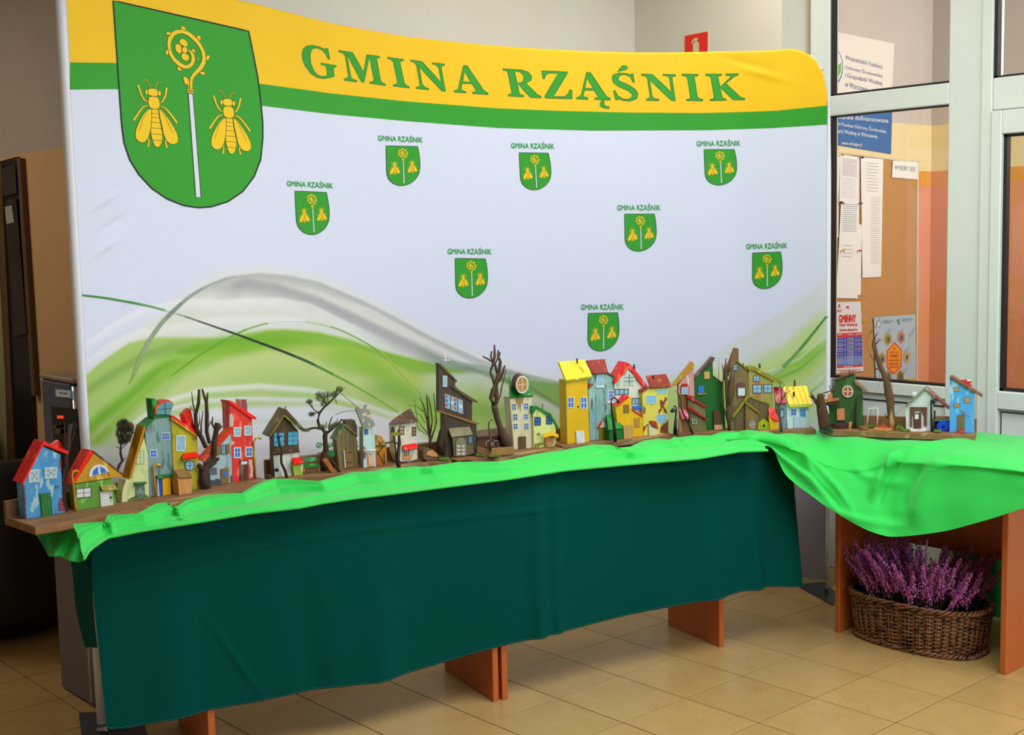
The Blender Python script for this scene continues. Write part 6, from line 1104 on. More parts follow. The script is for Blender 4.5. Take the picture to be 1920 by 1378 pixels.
# ---- board D -------------------------------------------------------------
h = House('yellow_tower_house', 'tall egg yolk yellow house with pale yellow roof and white door', 5, BD_, (240, 1258)); YT = paint('#d8b01c', '#d0a814', None)
h.blk('wall', [(232, 1262), (215, 436), (490, 412), (524, 1226)], YT, .052); h.slab('roof', [(118, 190, -.052), (455, 165, -.052), (556, 378, .012), (215, 434, .012)], paint('#e8d838', '#dccc2c', '#f0e878'), .009)
f = h.slab('eave_board', [(215, 428, .013), (556, 378, .013), (558, 400, .013), (217, 446, .013)], paint('#b8b820', '#a8a818', '#f0f0d0'), .004); h.slab('bare_patch', [(240, 262, -.036), (295, 255, -.036), (330, 325, -.014), (268, 332, -.014)], MWD, .002)
h.tube('chimney', [(362, 215), (355, 152)], 11, m_blk, -.03); text_on(lambda x, y, o: h.pl.P(*zq(5, [(x, y)])[0], h.off-.030+.030*(y-210)/130), 'LUPO', [(398, 215), (455, 325), (430, 338), (372, 226)], 0, flat('#8a7a30', .6), h.t)
for q in ((237, 650, 320, 790), (404, 650, 488, 800)): h.win(*q, 2, 2, m_fr, m_pane2, fw=.06, mw=.06)
h.on('door', [(345, 1092), (450, 1088), (460, 1248), (355, 1256)], m_fr, .006, .0055); h.disc('hole', 373, 775, 10, 13, m_blk, .001, .0008)
h = House('turquoise_house', 'distressed turquoise house with rusty red plank roof', 5, BD_, (620, 1200), off=-.008); TQ = mat('distressed_turquoise', '#6f9ca0', '#a8c4b4', 50, .55, stretch=(1, 1, .25), contrast=.35, bump=.4, bscale=90, c3='#3c6470', s3=60, w3=.2)
h.blk('wall', [(528, 1215), (500, 500), (592, 340), (745, 340), (842, 392), (852, 880), (860, 1185)], TQ, .045); h.slab('roof', [(478, 176, -.03), (716, 158, -.035), (762, 335, .012), (590, 345, .012), (560, 335, .010)], RUST, .007); h.blk('roof', [(745, 334), (765, 332), (846, 384), (840, 398), (748, 350)], BRN, .04, .006); h.blk('side_eave', [(498, 520), (500, 478), (562, 478), (568, 490), (520, 540)], RUST, .03, .006)
h.win(612, 350, 702, 512, 3, 2, m_fr, m_pane, fw=.05, sill=16); h.win(756, 560, 838, 710, 3, 3, m_fr, m_pane2, fw=.07, sill=20); h.win(522, 838, 580, 985, 2, 3, TQ, m_pane, fw=.07)
for a in (600, 700): h.on('plank_joint', [(a, 520), (a+4, 520), (a+6, 1195), (a+2, 1196)], flat('#4c6a70', .7), .0006, .0005)
h2 = House('white_gabled_kiosk', 'tiny kiosk with red and white gable before the turquoise house', 5, BD_, (680, 1200)); h2.blk('wall', [(642, 1200), (638, 1048), (728, 1045), (732, 1192)], OLV, .015); h2.blk('gable', [(632, 1050), (682, 970), (700, 970), (756, 1042)], m_fr, .018, .003); h2.blk('roof', [(625, 1050), (676, 966), (692, 972), (646, 1052)], RED, .02, .005)
h = House('green_lean_to', 'plain green lean-to shed behind the tall black lamp', 5, BD_, (860, 1205)); h.blk('wall', [(775, 1208), (768, 1060), (790, 1050), (866, 1070), (952, 1050), (952, 1196), (860, 1208)], paint('#0c6a1e', '#08601a'), .03); h.slab('roof', [(738, 880, -.03), (858, 870, -.035), (955, 1050, .006), (765, 1078, .006)], paint('#1c8430', '#14782a'), .006)
def lamp(lab, k, pl, base, pts, r, shade, m=m_blk):
    h = House('street_lamp', lab, k, pl, base, 'miniature lamp', group=None); h.tube('post', pts, r, m, 0, n=9); (cx, cy, rx, ry, a) = shade
    c = h.pp([(cx, cy)])[0]; D_ = float((c-CAM)@FW)/FPX*ZM[k][2]; d = h.pl.T*math.cos(a)+h.pl.Z*math.sin(a); g = G(); g.tube([c-d*rx*D_*.6, c-d*rx*D_*.2, c+d*rx*D_*.5, c+d*rx*D_*.7], [ry*D_*.3, ry*D_*.6, ry*D_, ry*D_*.96], 14); g.make('shade', m, h.t, smooth=True)
    b = h.pp([base])[0]; g = G(); g.lathe((b[0], b[1], ZT+.0004), [(.0075, 0), (.007, .002), (.0035, .005)], 12); g.make('foot', m, h.t); return h
lamp('tall curved black street lamp before the yellow houses', 5, BD_, (852, 1232), [(852, 1232), (842, 1080), (828, 960), (810, 850), (798, 720), (806, 672), (832, 655), (862, 672), (876, 690)], [22, 22, 20, 13, 10, 10, 10, 10, 9], (885, 700, 36, 26, -.9))
h = House('white_gabled_house', 'white gabled house with red roof, arched attic window and blue balcony', 5, BD_, (1150, 1160), off=-.004); h.blk('wall', [(850, 1170), (838, 470), (1035, 268), (1200, 500), (1212, 1150)], paint('#d4d6c8', '#c6cabc', '#9ca89c'), .045)
h.blk('roof', [(985, 196), (1052, 228), (1040, 262), (852, 480), (838, 470), (838, 440)], RED, .05, .008); h.blk('roof', [(1030, 232), (1052, 228), (1262, 492), (1248, 524), (1205, 508), (1032, 284)], paint('#c82c2a', '#c03038', '#e08a8a'), .05, .008); h.tube('chimney', [(1096, 292), (1094, 228)], 13, m_blk, -.01)
ar = [(970, 505), (962, 430)]+[(1036+66*math.cos(math.radians(a)), 412+72*math.sin(math.radians(a))) for a in range(190, 352, 18)]+[(1104, 420), (1100, 498)]
f = h.on('arched_window', ar, m_fr, .003, .003); h.on('pane', [(980, 496), (974, 430)]+[(1036+55*math.cos(math.radians(a)), 412+60*math.sin(math.radians(a))) for a in range(190, 352, 18)]+[(1094, 420), (1090, 488)], flat('#b4c4bc', .3), .0036, .0008, f)
for q in ([(1031, 352), (1038, 352), (1038, 496), (1031, 496)], [(974, 398), (1094, 394), (1094, 400), (974, 404)], [(974, 446), (1094, 442), (1094, 448), (974, 452)]): h.on('glazing_bar', q, BRN, .0042, .0005, f)
h.win(848, 548, 1026, 625, 3, 1, BRN, m_pane, fw=.05, sk=-.03, mw=.05); h.win(1068, 662, 1196, 742, 3, 1, BRN, m_pane, fw=.06, mw=.06); h.slab('balcony', [(1072, 765, .0), (1205, 752, .0), (1226, 785, .02), (1095, 800, .02)], m_pane2, .006, lab='blue balcony')
h = House('yellow_twin_gable_house', 'low yellow house with blank wooden shutters and red left roof', 5, BD_, (1140, 1168)); h.blk('wall', [(900, 1185), (852, 768), (1058, 645), (1066, 815), (1208, 905), (1212, 1165), (1085, 1172)], YT, .03)
h.blk('roof', [(1005, 632), (1040, 638), (892, 768), (866, 768)], RED, .035, .006); h.blk('roof_edge', [(1066, 808), (1075, 810), (1212, 900), (1208, 912), (1066, 822)], RED, .03, .004)
h.on('shutter', [(960, 752), (1030, 748), (1033, 852), (963, 858)], MWD, .003, .003); h.on('shutter', [(1098, 922), (1170, 916), (1174, 1034), (1102, 1042)], wood('#b8904c', '#a07a3c'), .003, .003); h.blk('door', [(955, 1016), (1080, 1010), (1085, 1180), (968, 1188)], wood('#c8a468', '#b89254'), .01, .012)
h = House('lemon_house', 'lemon house with rust roof and painted brick cracks', 5, BD_, (1400, 1135)); LM = paint('#d8cc6c', '#ccc05c', '#b4b04c')
h.blk('wall', [(1218, 1160), (1200, 590), (1290, 535), (1530, 518), (1542, 1120)], LM, .045); h.slab('roof', [(1252, 372, -.032), (1506, 350, -.035), (1582, 512, .012), (1312, 530, .012)], RUST, .006); h.blk('side_eave', [(1198, 598), (1200, 562), (1300, 512), (1318, 522), (1280, 545)], RUST, .03, .006)
h.tube('chimney', [(1345, 425), (1340, 370)], 10, m_blk, -.02)
for q in ((1252, 630, 1384, 738), (1390, 550, 1520, 612), (1386, 876, 1514, 982)): h.win(*q, 4 if q[1] == 550 else 2, 2, m_fr, m_pane, fw=.035, sk=-.03)
for q in ([(1500, 650), (1528, 660), (1480, 770), (1535, 860), (1500, 862), (1460, 790), (1425, 870), (1408, 850), (1440, 780), (1425, 700), (1450, 680), (1465, 720)], [(1500, 985), (1540, 940), (1540, 1112), (1430, 1112), (1440, 1030)], [(1212, 1050), (1262, 992), (1270, 1005), (1225, 1090), (1212, 1092)], [(1215, 770), (1240, 790), (1238, 850), (1212, 880)]): h.bricks(q, 17, 11, paint('#7c3030', '#6c2828'))
h2 = House('rust_roofed_hutch', 'tiny whitewashed hutch with rust roof before the lemon house', 5, BD_, (1340, 1148)); h2.blk('wall', [(1292, 1142), (1288, 1000), (1335, 1010), (1405, 1048), (1402, 1142), (1340, 1150)], paint('#d8d4b0', '#ccc8a0'), .02); h2.slab('roof', [(1276, 928, -.018), (1368, 914, -.022), (1412, 1048, .006), (1350, 1030, .006), (1310, 1000, .004)], RUST, .005)
lamp('short black street lamp between the lemon and the pink house', 6, BD_, (165, 1122), [(165, 1122), (168, 1000), (172, 900), (180, 830), (178, 790), (162, 772), (145, 785)], [22, 18, 11, 9, 8, 8, 8], (142, 822, 34, 40, -1.4))
# ---- board E -------------------------------------------------------------
h = House('pink_gabled_house', 'pink and brown house with thick mustard roof, left of the green house', 6, BE, (250, 1086), off=.0); h.blk('wall', [(238, 1090), (205, 515), (385, 290), (400, 690), (405, 1075)], MWD, .035); h.on('pink_wall', [(206, 515), (385, 292), (398, 660), (310, 640), (206, 640)], paint('#c49a98', '#b88c8c', '#d8c4b8'), .002, .002)
h.blk('roof', [(370, 248), (392, 262), (388, 318), (156, 546), (140, 540)], OCH, .045, .008); f = h.on('window_surround', [(232, 640), (228, 545), (250, 512), (310, 505), (332, 540), (332, 632)], DRED, .004, .003); h.win(244, 548, 324, 634, 2, 2, m_fr, m_pane, e=.004, fw=.06)
h = House('two_tier_cabin', 'olive two tier cabin with crimson roof strips at the green house foot', 6, BE, (450, 1085), off=.014); CB = wood('#7c7446', '#66603a'); h.blk('wall', [(368, 1098), (322, 830), (318, 690), (525, 792), (530, 920), (544, 1082)], CB, .022)
h.blk('roof', [(308, 642), (325, 648), (542, 778), (535, 800), (318, 684)], DRED, .03, .008); h.blk('roof', [(320, 782), (345, 786), (572, 942), (562, 954), (328, 816)], DRED, .03, .012); h.slab('side_roof', [(205, 786, -.02), (300, 782, -.02), (335, 930, .012), (245, 938, .012)], paint('#b42848', '#a02040', '#d88a9a'), .005); h.win(372, 936, 422, 990, 2, 2, m_fr, m_blk, e=.002, fw=.1); h.blk('porch_post', [(212, 1085), (205, 940), (240, 940), (250, 1088)], paint('#b88a7c', '#a87a6c'), .02, .002)
twigs('thin crooked bare twig before the pink house', 6, BE, (375, 1108), [(375, 1112, 15), (345, 1020, 13), (315, 960, 12), (270, 880, 11), (240, 800, 10), (235, 700, 8), (205, 630, 6), (188, 585, 4)], [[(320, 960, 7), (345, 900, 6), (355, 780, 3)], [(238, 720, 5), (225, 640, 3)], [(300, 920, 6), (250, 850, 4), (230, 760, 2)], [(205, 625, 4), (160, 590, 2)]])
h = House('dark_green_tall_house', 'tall saturated green house with brown plank roof and arched door', 6, BE, (600, 1064)); DG = paint('#0c5a1c', '#085218'); h.blk('wall', [(546, 1066), (400, 700), (400, 448), (615, 228), (620, 412), (742, 502), (772, 1050)], DG, .035)
h.blk('roof', [(612, 190), (644, 196), (630, 236), (404, 448), (396, 436)], BRN, .04, .006); h.blk('roof_edge', [(614, 408), (622, 408), (745, 498), (740, 508), (618, 420)], BRN, .03, .004); h.on('shutter', [(512, 366), (578, 360), (582, 446), (516, 454)], wood('#c8a468', '#b8924c'), .003, .003); h.on('blue_window', [(442, 536), (508, 530), (512, 616), (446, 622)], m_pane2, .003, .003); h.slab('window_shelf', [(432, 624, 0), (530, 620, 0), (540, 628, .01), (436, 634, .01)], TAN, .002)
h.blk('arched_door', [(632, 1062), (626, 850)]+[(676+48*math.cos(math.radians(a)), 858+40*math.sin(math.radians(a))) for a in range(190, 352, 20)]+[(726, 860), (736, 1058)], wood('#54381e', '#442c16'), .008, .01); h.on('pale_step', [(634, 1005), (732, 1000), (736, 1056), (638, 1062)], paint('#c8a07c', '#b8906c'), .0115, .0015)
h = twigs('dense sheaf of brown bark strands between green and brown houses', 6, BE, (820, 1066), [(820, 1068, 20), (805, 900, 26), (800, 700, 30), (790, 520, 28), (770, 380, 16), (775, 200, 6)],
 [[(800, 800, 30), (830, 620, 44), (850, 460, 34), (845, 330, 20)], [(815, 1040, 9), (770, 860, 10), (735, 740, 8), (735, 560, 9), (750, 400, 9), (730, 270, 4)], [(790, 560, 14), (765, 440, 12), (755, 330, 8), (770, 250, 6)], [(740, 540, 4), (685, 450, 3), (690, 300, 2), (692, 195, 1.5)], [(800, 420, 9), (820, 300, 7), (840, 190, 4), (812, 130, 2)], [(825, 760, 9), (800, 620, 10), (815, 480, 9)], [(840, 700, 8), (860, 560, 8), (850, 420, 7)], [(812, 1050, 6), (845, 900, 6), (860, 760, 5)]], m=mat('sheaf_bark', '#6c5034', '#4e3826', 120, .9, stretch=(1, 1, .15), bump=.9), off=.012)
h = House('brown_tall_house', 'tall olive brown house with leaning plank roof and arched window', 6, BE, (960, 1060), off=-.004); h.blk('wall', [(835, 1066), (805, 700), (860, 300), (898, 240), (1036, 345), (1062, 660), (1066, 1052)], mat('olive_brown_paint', '#7c6a3c', '#6c5a34', 40, .6, stretch=(1, 1, .2), c3='#a06a4a', s3=30, w3=.16, bump=.3), .038)
h.blk('roof', [(882, 84), (928, 86), (928, 150), (905, 235), (830, 350), (800, 400), (790, 330), (845, 190)], wood('#7c6038', '#6a4e2c'), .03, .008); h.blk('tower_peak', [(905, 200), (926, 110), (930, 262), (895, 240)], MWD, .02, .002); h.blk('roof', [(892, 230), (908, 228), (1045, 336), (1038, 350)], OLV, .04, .006); h.tube('chimney', [(980, 300), (980, 268)], 12, m_blk, -.01)
h.win(858, 275, 912, 352, 2, 2, m_blk, m_pane, fw=.06, mw=.04); f = h.on('window_surround', [(908, 678), (900, 530), (925, 498), (990, 492), (1018, 520), (1022, 668)], mat('plum_paint', '#5c3430', '#6c4038', 50, .6), .003, .003); h.win(922, 560, 1004, 652, 2, 2, m_fr, flat('#c8dce0', .3), e=.003, fw=.05)
h = House('mustard_house', 'mustard house with curved olive roof and three blue windows', 6, BE, (1330, 1058), off=-.002); h.blk('wall', [(1066, 1050), (1044, 348), (1118, 312), (1340, 474), (1350, 1040)], mat('worn_mustard', '#a8984a', '#8c8448', 40, .6, stretch=(1, 1, .2), c3='#a06c40', s3=40, w3=.17, bump=.3), .036)
h.blk('roof', [(1034, 310), (1060, 300), (1122, 300), (1242, 372), (1290, 390), (1458, 478), (1452, 512), (1372, 494), (1112, 352), (1044, 348)], OLV, .045, .008); h.tube('chimney', [(1182, 325), (1176, 268)], [10, 12], BARK, -.01, jit=.1)
for q in ((1104, 412, 1182, 482), (1096, 516, 1208, 622), (1228, 512, 1330, 620)): h.win(*q, 2, 2, mat('plum_paint', '#5c3430', '#6c4038', 50, .6), m_pane, fw=.07, sk=.0)
h = House('brown_barn', 'grey brown barn with mustard gable strips and small silver door', 6, BE, (1000, 1062)); BW_ = wood('#6a5a3a', '#54462c', st=(1, 1, .06)); h.blk('wall', [(886, 1064), (880, 918), (1060, 664), (1292, 770), (1282, 1052)], BW_, .02)
h.blk('annex', [(1010, 1062), (1008, 738), (1156, 866), (1158, 1058)], MWD, .010, .011); h.blk('roof', [(1038, 636), (1064, 650), (1062, 664), (872, 918), (850, 908), (858, 882)], OLV, .03, .012); h.blk('roof', [(1048, 644), (1070, 650), (1322, 750), (1312, 766), (1062, 676)], OLV, .03, .004); h.blk('roof', [(1008, 722), (1022, 726), (1184, 854), (1172, 868), (1010, 748)], OLV, .018, .018)
h.on('door', [(1052, 950), (1120, 942), (1126, 1054), (1056, 1058)], mat('silver_brown_door', '#a8a49c', '#6c5444', 70, .5), .015, .004)
h = House('lime_birdhouse', 'lime green birdhouse with round hole before the brown barn', 6, BE, (1230, 1062), 'miniature birdhouse'); h.blk('box', [(1160, 1062), (1162, 985), (1230, 928), (1302, 985), (1300, 1056)], paint('#a0aa20', '#949e18'), .02); h.disc('hole', 1231, 1013, 15, 17, m_blk, .0008, .0006)
h = House('red_roofed_yellow_hut', 'tiny yellow hut with curling red roof right of the birdhouse', 6, BE, (1350, 1062)); h.blk('wall', [(1306, 1064), (1290, 890), (1350, 900), (1408, 955), (1402, 1060)], YEL, .02); h.slab('roof', [(1282, 802, -.02), (1352, 796, -.022), (1416, 955, .008), (1362, 952, .008), (1300, 900, .002)], RED, .005)
h = House('grey_blue_cottage', 'grey blue cottage with dark red roof behind a forked twig', 6, BE, (1450, 1050), off=.0); h.blk('wall', [(1400, 1056), (1380, 735), (1500, 735), (1502, 1044)], paint('#7c949a', '#6c868e', '#a8b4ac'), .025); h.slab('roof', [(1348, 548, -.03), (1452, 545, -.03), (1506, 700, .004), (1508, 742, .012), (1385, 742, .012), (1365, 690, .0)], DRED, .007)
f = h.on('arched_window', [(1428, 918), (1426, 830), (1436, 806), (1462, 802), (1474, 822), (1474, 912)], MATS['plum_paint'], .004, .003); h.on('pane', [(1436, 908), (1434, 830), (1462, 826), (1464, 904)], m_pane, .0048, .0008, f)
twigs('forked reddish twig tree before the grey blue cottage', 6, BE, (1440, 1082), [(1442, 1084, 17), (1440, 1000, 16), (1425, 920, 15), (1402, 850, 14), (1415, 770, 13), (1450, 700, 10)], [[(1440, 720, 8), (1480, 640, 6), (1500, 560, 3)], [(1445, 700, 7), (1440, 600, 6), (1425, 530, 5), (1405, 455, 3)], [(1470, 670, 5), (1520, 610, 4), (1552, 590, 2)], [(1480, 640, 4), (1535, 570, 2)], [(1410, 800, 7), (1375, 720, 5), (1365, 690, 3)], [(1500, 580, 3), (1530, 530, 2)], [(1440, 600, 4), (1470, 530, 3), (1465, 500, 2)], [(1500, 620, 4), (1498, 700, 3), (1530, 640, 2)]], m=mat('reddish_bark', '#6a4a3a', '#4e362a', 90, .85))
h = House('aqua_house', 'pale aqua house with lemon plank roof, last before the side table', 6, BE, (1600, 1046)); h.blk('wall', [(1512, 1048), (1500, 760), (1535, 790), (1770, 785), (1778, 1034), (1600, 1048)], paint('#b4d0cc', '#c4d8d8', '#dfe6e6'), .035)
h.slab('roof', [(1452, 545, -.035), (1742, 530, -.038), (1812, 752, .012), (1530, 756, .012)], paint('#ecd040', '#e2c434', '#f4e680'), .007); h.slab('eave_board', [(1530, 754, .013), (1812, 750, .013), (1816, 786, .013), (1534, 792, .013)], paint('#c4cc60', '#b8c058'), .004)
for u in (.22, .42, .62, .82):
    a = [(1-u)*p+u*q for p, q in zip((1452, 545, -.035), (1742, 530, -.038))]; b = [(1-u)*p+u*q for p, q in zip((1530, 756, .012), (1812, 752, .012))]; h.slab('plank_joint', [(a[0], a[1], a[2]+.001), (a[0]+5, a[1], a[2]+.001), (b[0]+5, b[1], b[2]+.001), (b[0], b[1], b[2]+.001)], flat('#a87a20', .6), .0006)
h.win(1552, 810, 1624, 892, 2, 2, m_fr, m_pane2, fw=.07); h.win(1662, 804, 1734, 906, 2, 2, m_pane, m_pane2, fw=.07, mw=.08); d = h.on('door', [(1590, 912), (1680, 904), (1682, 1038), (1594, 1044)], mat('pale_blue_door', '#b0c8d4', '#a0bccc', 60, .5), .004, .0038); h.tube('chimney', [(1600, 540), (1598, 465)], 11, BARK, -.02); h.tube('peg', [(1590, 660), (1588, 606)], 12, BARK, .0)
# ---- board F on the side table --------------------------------------------
twigs('broken dark brown tree stump at the left end of the side table board', 7, BF, (240, 1108), [(250, 1118, 52), (240, 1040, 56), (225, 940, 58), (215, 840, 46), (205, 770, 38), (200, 740, 26)], [[(190, 860, 26), (150, 800, 18), (120, 750, 12), (112, 738, 6)], [(205, 780, 16), (235, 760, 12), (245, 752, 6)], [(150, 800, 9), (100, 765, 6), (84, 758, 3)]], m=mat('rotten_stump', '#5a3c1e', '#3e2812', 70, .9, stretch=(1, 1, .2), bump=1.0), nm='tree_stump', cat='wood', jit=.14)
moss('dark green moss at the stump foot', 7, BF, (260, 1110), [(195, 1085), (330, 1125)], m=mat('dark_moss', '#1e3a24', '#2c4a2c', 90, .95), hgt=.012)
h = House('moss_green_house', 'moss green house with round white barred window on the side table', 7, BF, (560, 1070), off=-.01); h.blk('wall', [(305, 1062), (275, 760), (352, 702), (350, 604), (540, 546), (548, 636), (616, 700), (622, 1062)], paint('#3a5a34', '#32502e', '#4a6a40'), .035)
h.blk('roof', [(318, 604), (345, 592), (532, 528), (542, 540), (352, 610)], BRN, .035, .006); h.blk('roof', [(545, 608), (560, 612), (672, 718), (664, 730), (648, 722), (548, 636)], paint('#8a7468', '#7a6458'), .035, .006); h.blk('roof', [(205, 746), (222, 734), (350, 692), (352, 706)], BRN, .03, .004)
f = h.disc('round_window', 481, 714, 62, 66, BRN, .004, .004); h.disc('white_ring', 477, 714, 56, 60, m_fr, .0048, .0007, f); h.disc('pane', 477, 714, 45, 50, wood('#a8683c', '#98582c'), .0054, .0005, f); h.on('glazing_bars', [(473, 664), (481, 664), (481, 764), (473, 764)], m_fr, .006, .0005, f); h.on('glazing_bars', [(430, 710), (524, 710), (524, 718), (430, 718)], m_fr, .006, .0005, f)
for x, y in ((494, 545), (298, 700)): h.tube('nail', [(x, y), (x, y-40)], 3, m_blk, -.01); h.tube('nail_head', [(x, y-38), (x, y-42)], 10, m_blk, -.01)
h.on('doorway', [(368, 892), (442, 884), (446, 1000), (370, 1002)], wood('#c88c60', '#b87c50'), .012, .011); h.slab('balcony_floor', [(248, 800, .0), (388, 790, .0), (378, 835, .03), (300, 850, .03), (256, 838, .02)], BARK, .007); h.on('chair_back', [(275, 738), (322, 735), (325, 822), (278, 826)], wood('#c88c60', '#b87c50'), .012, .004); h.on('railing', [(248, 790), (392, 778), (390, 800), (252, 826)], wood('#b88454', '#a87444'), .026, .004)
h2 = House('round_log_terrace', 'stack of two dark round log slices below the moss green house', 7, BF, (400, 1080), 'wood'); c = h2.pp([(400, 1040)])[0]
for z0, r in ((0, .030), (.0095, .029)): g = G(); g.lathe((c[0], c[1], ZT+.0004+z0), [(r, 0), (r+.001, .004), (r, .008), (r-.001, .009)], 26); g.make('log_slice', mat('dark_bark_slice', '#4a2c20', '#38201a', 60, .8, bump=.5), h2.t)
h2.blk('wood_chip', [(485, 1070), (488, 1020), (522, 1020), (508, 1072)], TAN, .006, .004)
lamp('black hooked lamp post beside the moss green house', 7, BF, (550, 1088), [(550, 1088), (553, 1000), (556, 900), (560, 820), (575, 765), (600, 748), (622, 756), (630, 768)], [11, 11, 9, 6, 5, 5, 5, 5], (622, 782, 16, 16, -1.0))
h = House('log_stool', 'small round log stool left of the white swing', 7, BF, (640, 1100), 'wood'); c = h.pp([(640, 1085)])[0]; g = G(); g.lathe((c[0], c[1], ZT+.0004), [(.016, 0), (.017, .006), (.0165, .014)], 22); g.make('log', MWD, h.t)
h = House('white_swing', 'white wire swing frame between the lamp and the tall root tree', 7, BF, (720, 1060), 'miniature swing', off=-.006); h.tube('frame', [(664, 1058), (675, 970), (688, 884), (780, 880), (776, 970), (770, 1062)], 6, m_fr, 0); h.tube('frame_brace', [(664, 1058), (672, 1030), (690, 884)], 4, m_fr, -.02); h.tube('swing_seat', [(682, 1022), (762, 1030)], 6, BARKL, .0); h.tube('cord', [(712, 885), (694, 1024)], 1.6, BARKL); h.tube('cord', [(758, 884), (752, 1028)], 1.6, BARKL)
h = House('sandbox', 'shallow wooden sandbox with red filling in front of the root tree', 7, BF, (850, 1108), 'miniature sandbox'); P = lambda x, y, z: hitZ(*zq(7, [(x, y)])[0], z); g = G(); g.extr([P(732, 1080, ZT+.010), P(880, 1092, ZT+.010), P(958, 1070, ZT+.010), P(800, 1058, ZT+.010)], (0, 0, -.0095)); g.make('box', TAN, h.t, bevel=.001); g = G(); g.extr([P(765, 1072, ZT+.0115), P(860, 1082, ZT+.0115), P(948, 1066, ZT+.0115), P(815, 1056, ZT+.0115)], (0, 0, -.0012)); g.make('red_filling', flat('#d02a1c', .6), h.t)
h = twigs('tall leaning root tree with shredded bark on the side table', 7, BF, (920, 1070), [(930, 1075, 46), (915, 1000, 38), (905, 900, 36), (898, 800, 40), (882, 700, 38), (865, 620, 28), (835, 530, 25), (800, 460, 23), (770, 360, 20), (742, 270, 22), (738, 200, 16), (760, 155, 8), (778, 125, 2)],
 [[(800, 490, 12), (762, 488, 10), (745, 470, 7), (748, 420, 5), (705, 350, 4), (672, 280, 3.5), (668, 200, 3), (700, 130, 3), (755, 70, 2.5), (782, 20, 2), (805, -40, 1.2)], [(752, 245, 10), (790, 205, 7), (845, 182, 3)], [(748, 200, 4), (803, 186, 2)], [(790, 500, 2), (800, 620, 1.4), (770, 700, 1)], [(930, 1000, 5), (965, 930, 2), (1060, 850, 1)], [(905, 860, 4), (960, 840, 2), (1040, 880, 1)], [(870, 980, 8), (855, 935, 3)]], m=mat('root_wood', '#6a4a2e', '#4a3220', 60, .85, stretch=(1, 1, .15), bump=.8, c3='#b08a52', s3=26, w3=.18), jit=.1, off=-.004)
g = G(); rn = random.Random(4)
for i in range(160):
    y = rn.uniform(560, 800); x = 868+(y-620)*.13+rn.choice((-1, 1))*rn.uniform(15, 42); c = h.pp([(x, y)], h.off+rn.uniform(-.01, .012))[0]; d = np.array([rn.gauss(0, .006), rn.gauss(0, .006), rn.gauss(-.008, .006)]); g.tube([c, c+d*.5+np.array([.001, 0, 0]), c+d], .0004, 3)
g.make('shredded_fibres', BARKL, h.t, kind='stuff')
moss('bright moss strip right of the root tree foot', 7, BF, (1040, 1090), [(950, 1030), (1020, 1080)], hgt=.014); moss('bright moss below the white gabled cottage wall', 7, BF, (1080, 1100), [(1010, 1075), (1105, 1108)]); moss('moss under the white swing', 7, BF, (720, 1060), [(670, 1045), (760, 1070)]); moss('moss left of the blue wheel', 7, BF, (1380, 1110), [(1345, 1098), (1410, 1118)])
h = House('white_cottage', 'white cottage with brown arched doorway on the side table', 7, BF, (1200, 1108)); h.blk('wall', [(1060, 1108), (1055, 868), (1255, 690), (1325, 762), (1325, 1112), (1200, 1108)], paint('#dcdfe0', '#d0d4d6'), .045); h.blk('roof', [(1050, 862), (1250, 674), (1264, 688), (1062, 872)], paint('#8c8c78', '#7c7c68'), .045, .010)
h.blk('roof', [(1250, 676), (1266, 676), (1502, 884), (1478, 894), (1256, 694)], paint('#7c4a40', '#6c4038', '#b8a8a0'), .045, .010); h.tube('chimney', [(1148, 800), (1146, 720)], 24, m_fr, -.03, n=12)
h.on('door_surround', [(1098, 1068), (1098, 870), (1272, 872), (1268, 1062), (1238, 1062), (1238, 960), (1215, 920), (1180, 905), (1140, 920), (1118, 965), (1118, 1068)], paint('#6c5040', '#5c4436'), .004, .0038); d = h.on('door', [(1130, 935), (1210, 930), (1214, 1080), (1136, 1082)], paint('#5c4034', '#4c342a'), .006, .0055); h.on('pane', [(1148, 945), (1186, 942), (1186, 990), (1148, 992)], flat('#e0e4e8', .3), .007, .001, d); h.slab('doorstep', [(1085, 1085, .0), (1255, 1080, .0), (1262, 1108, .022), (1100, 1112, .022)], WHT, .004)
lamp('dark lamp post with round black head beside the white cottage', 7, BF, (1318, 1118), [(1318, 1118), (1314, 1000), (1312, 900), (1312, 800), (1318, 778), (1332, 775)], [12, 12, 9, 8, 6, 6], (1340, 812, 30, 34, -.7))
h = House('shelf_bench', 'small green shelf bench with row of pegs between the cottage and blue house', 7, BF, (1420, 1100), 'miniature bench', off=-.03); h.slab('shelf', [(1335, 985, -.006), (1490, 985, -.006), (1494, 1002, .008), (1338, 1002, .008)], paint('#5c8a68', '#4c7a5a'), .004); h.on('peg_board', [(1358, 962), (1490, 962), (1490, 984), (1358, 984)], MWD, .0, .003)
for x in (1375, 1400, 1425, 1450, 1475): h.disc('peg', x, 974, 6, 8, TAN, .003, .003)
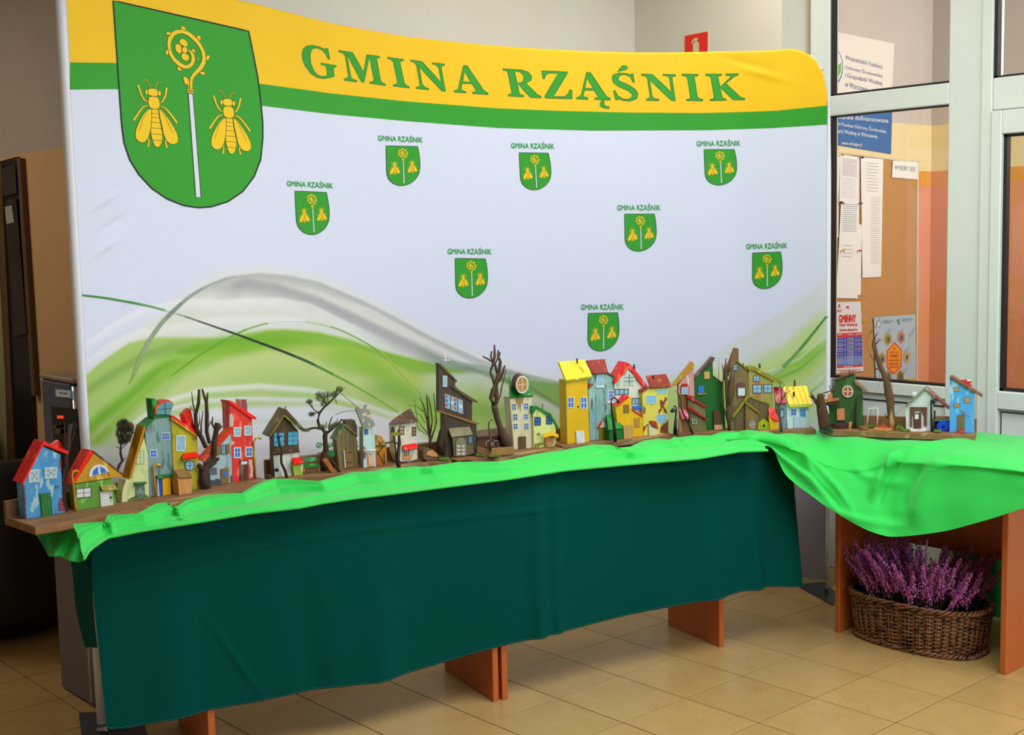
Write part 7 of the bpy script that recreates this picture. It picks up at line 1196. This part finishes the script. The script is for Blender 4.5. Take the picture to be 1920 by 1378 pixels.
h.blk('panel', [(1345, 1100), (1342, 1004), (1490, 1004), (1490, 1100)], BARK, .008, -.006, base=False); h.tube('post', [(1346, 1100), (1346, 905)], 9, BARK)
h = House('blue_block', 'bright blue rounded block with black hub left of the blue house', 7, BF, (1430, 1114), 'toy block'); h.blk('block', ell(1432, 1062, 68, 55, 9), paint('#1c50c8', '#1646b8'), .02, 0, bev=.002, base=False); h.disc('hub', 1434, 1070, 15, 15, m_blk, .001, .0008)
h = House('sky_blue_house', 'sky blue house with slanted brown roof, rightmost of the village', 7, BF, (1620, 1128)); h.blk('wall', [(1494, 1128), (1498, 580), (1740, 718), (1738, 1132)], paint('#68a8dc', '#5c9cd4', '#a8d0e8'), .04)
h.blk('roof', [(1500, 560), (1525, 562), (1828, 756), (1816, 772), (1742, 726), (1500, 580)], paint('#7c5a4c', '#6c4c40', '#9c7c6c'), .045, .008); h.blk('chimney', [(1600, 592), (1720, 610), (1718, 690), (1680, 668), (1602, 618)], m_mor, .02, -.02); h.off -= .02; h.bricks([(1602, 594), (1718, 610), (1716, 682), (1604, 618)], 34, 17, flat('#c8202a', .5)); h.off += .02
for q in ((1536, 668, 1588, 714), (1642, 770, 1702, 828), (1536, 834, 1600, 872)): h.win(*q, 3, 2, MWD, flat('#c8b48c', .5), fw=.08, mw=.05)
d = h.on('door', [(1572, 952), (1645, 944), (1646, 1098), (1574, 1104)], wood('#7c6c50', '#6a5c42'), .004, .0038); h.slab('awning', [(1592, 892, .0), (1602, 892, .0), (1702, 962, .016), (1694, 968, .016)], wood('#9c8c74', '#8a7a62'), .003); h.slab('step', [(1568, 1098, .0), (1645, 1092, .0), (1645, 1110, .012), (1565, 1116, .012)], RUST, .005); h.slab('step', [(1562, 1112, .01), (1645, 1108, .01), (1645, 1128, .022), (1560, 1134, .022)], RUST, .005)
# stray bits
h = House('rear_strip', 'grey metal strip behind the moss green house at the backdrop foot', 7, BF, (330, 700), 'strip', off=-.06); h.blk('strip', [(318, 720), (318, 580), (352, 578), (352, 720)], flat('#8a8a84', .5), .004, 0, base=False)
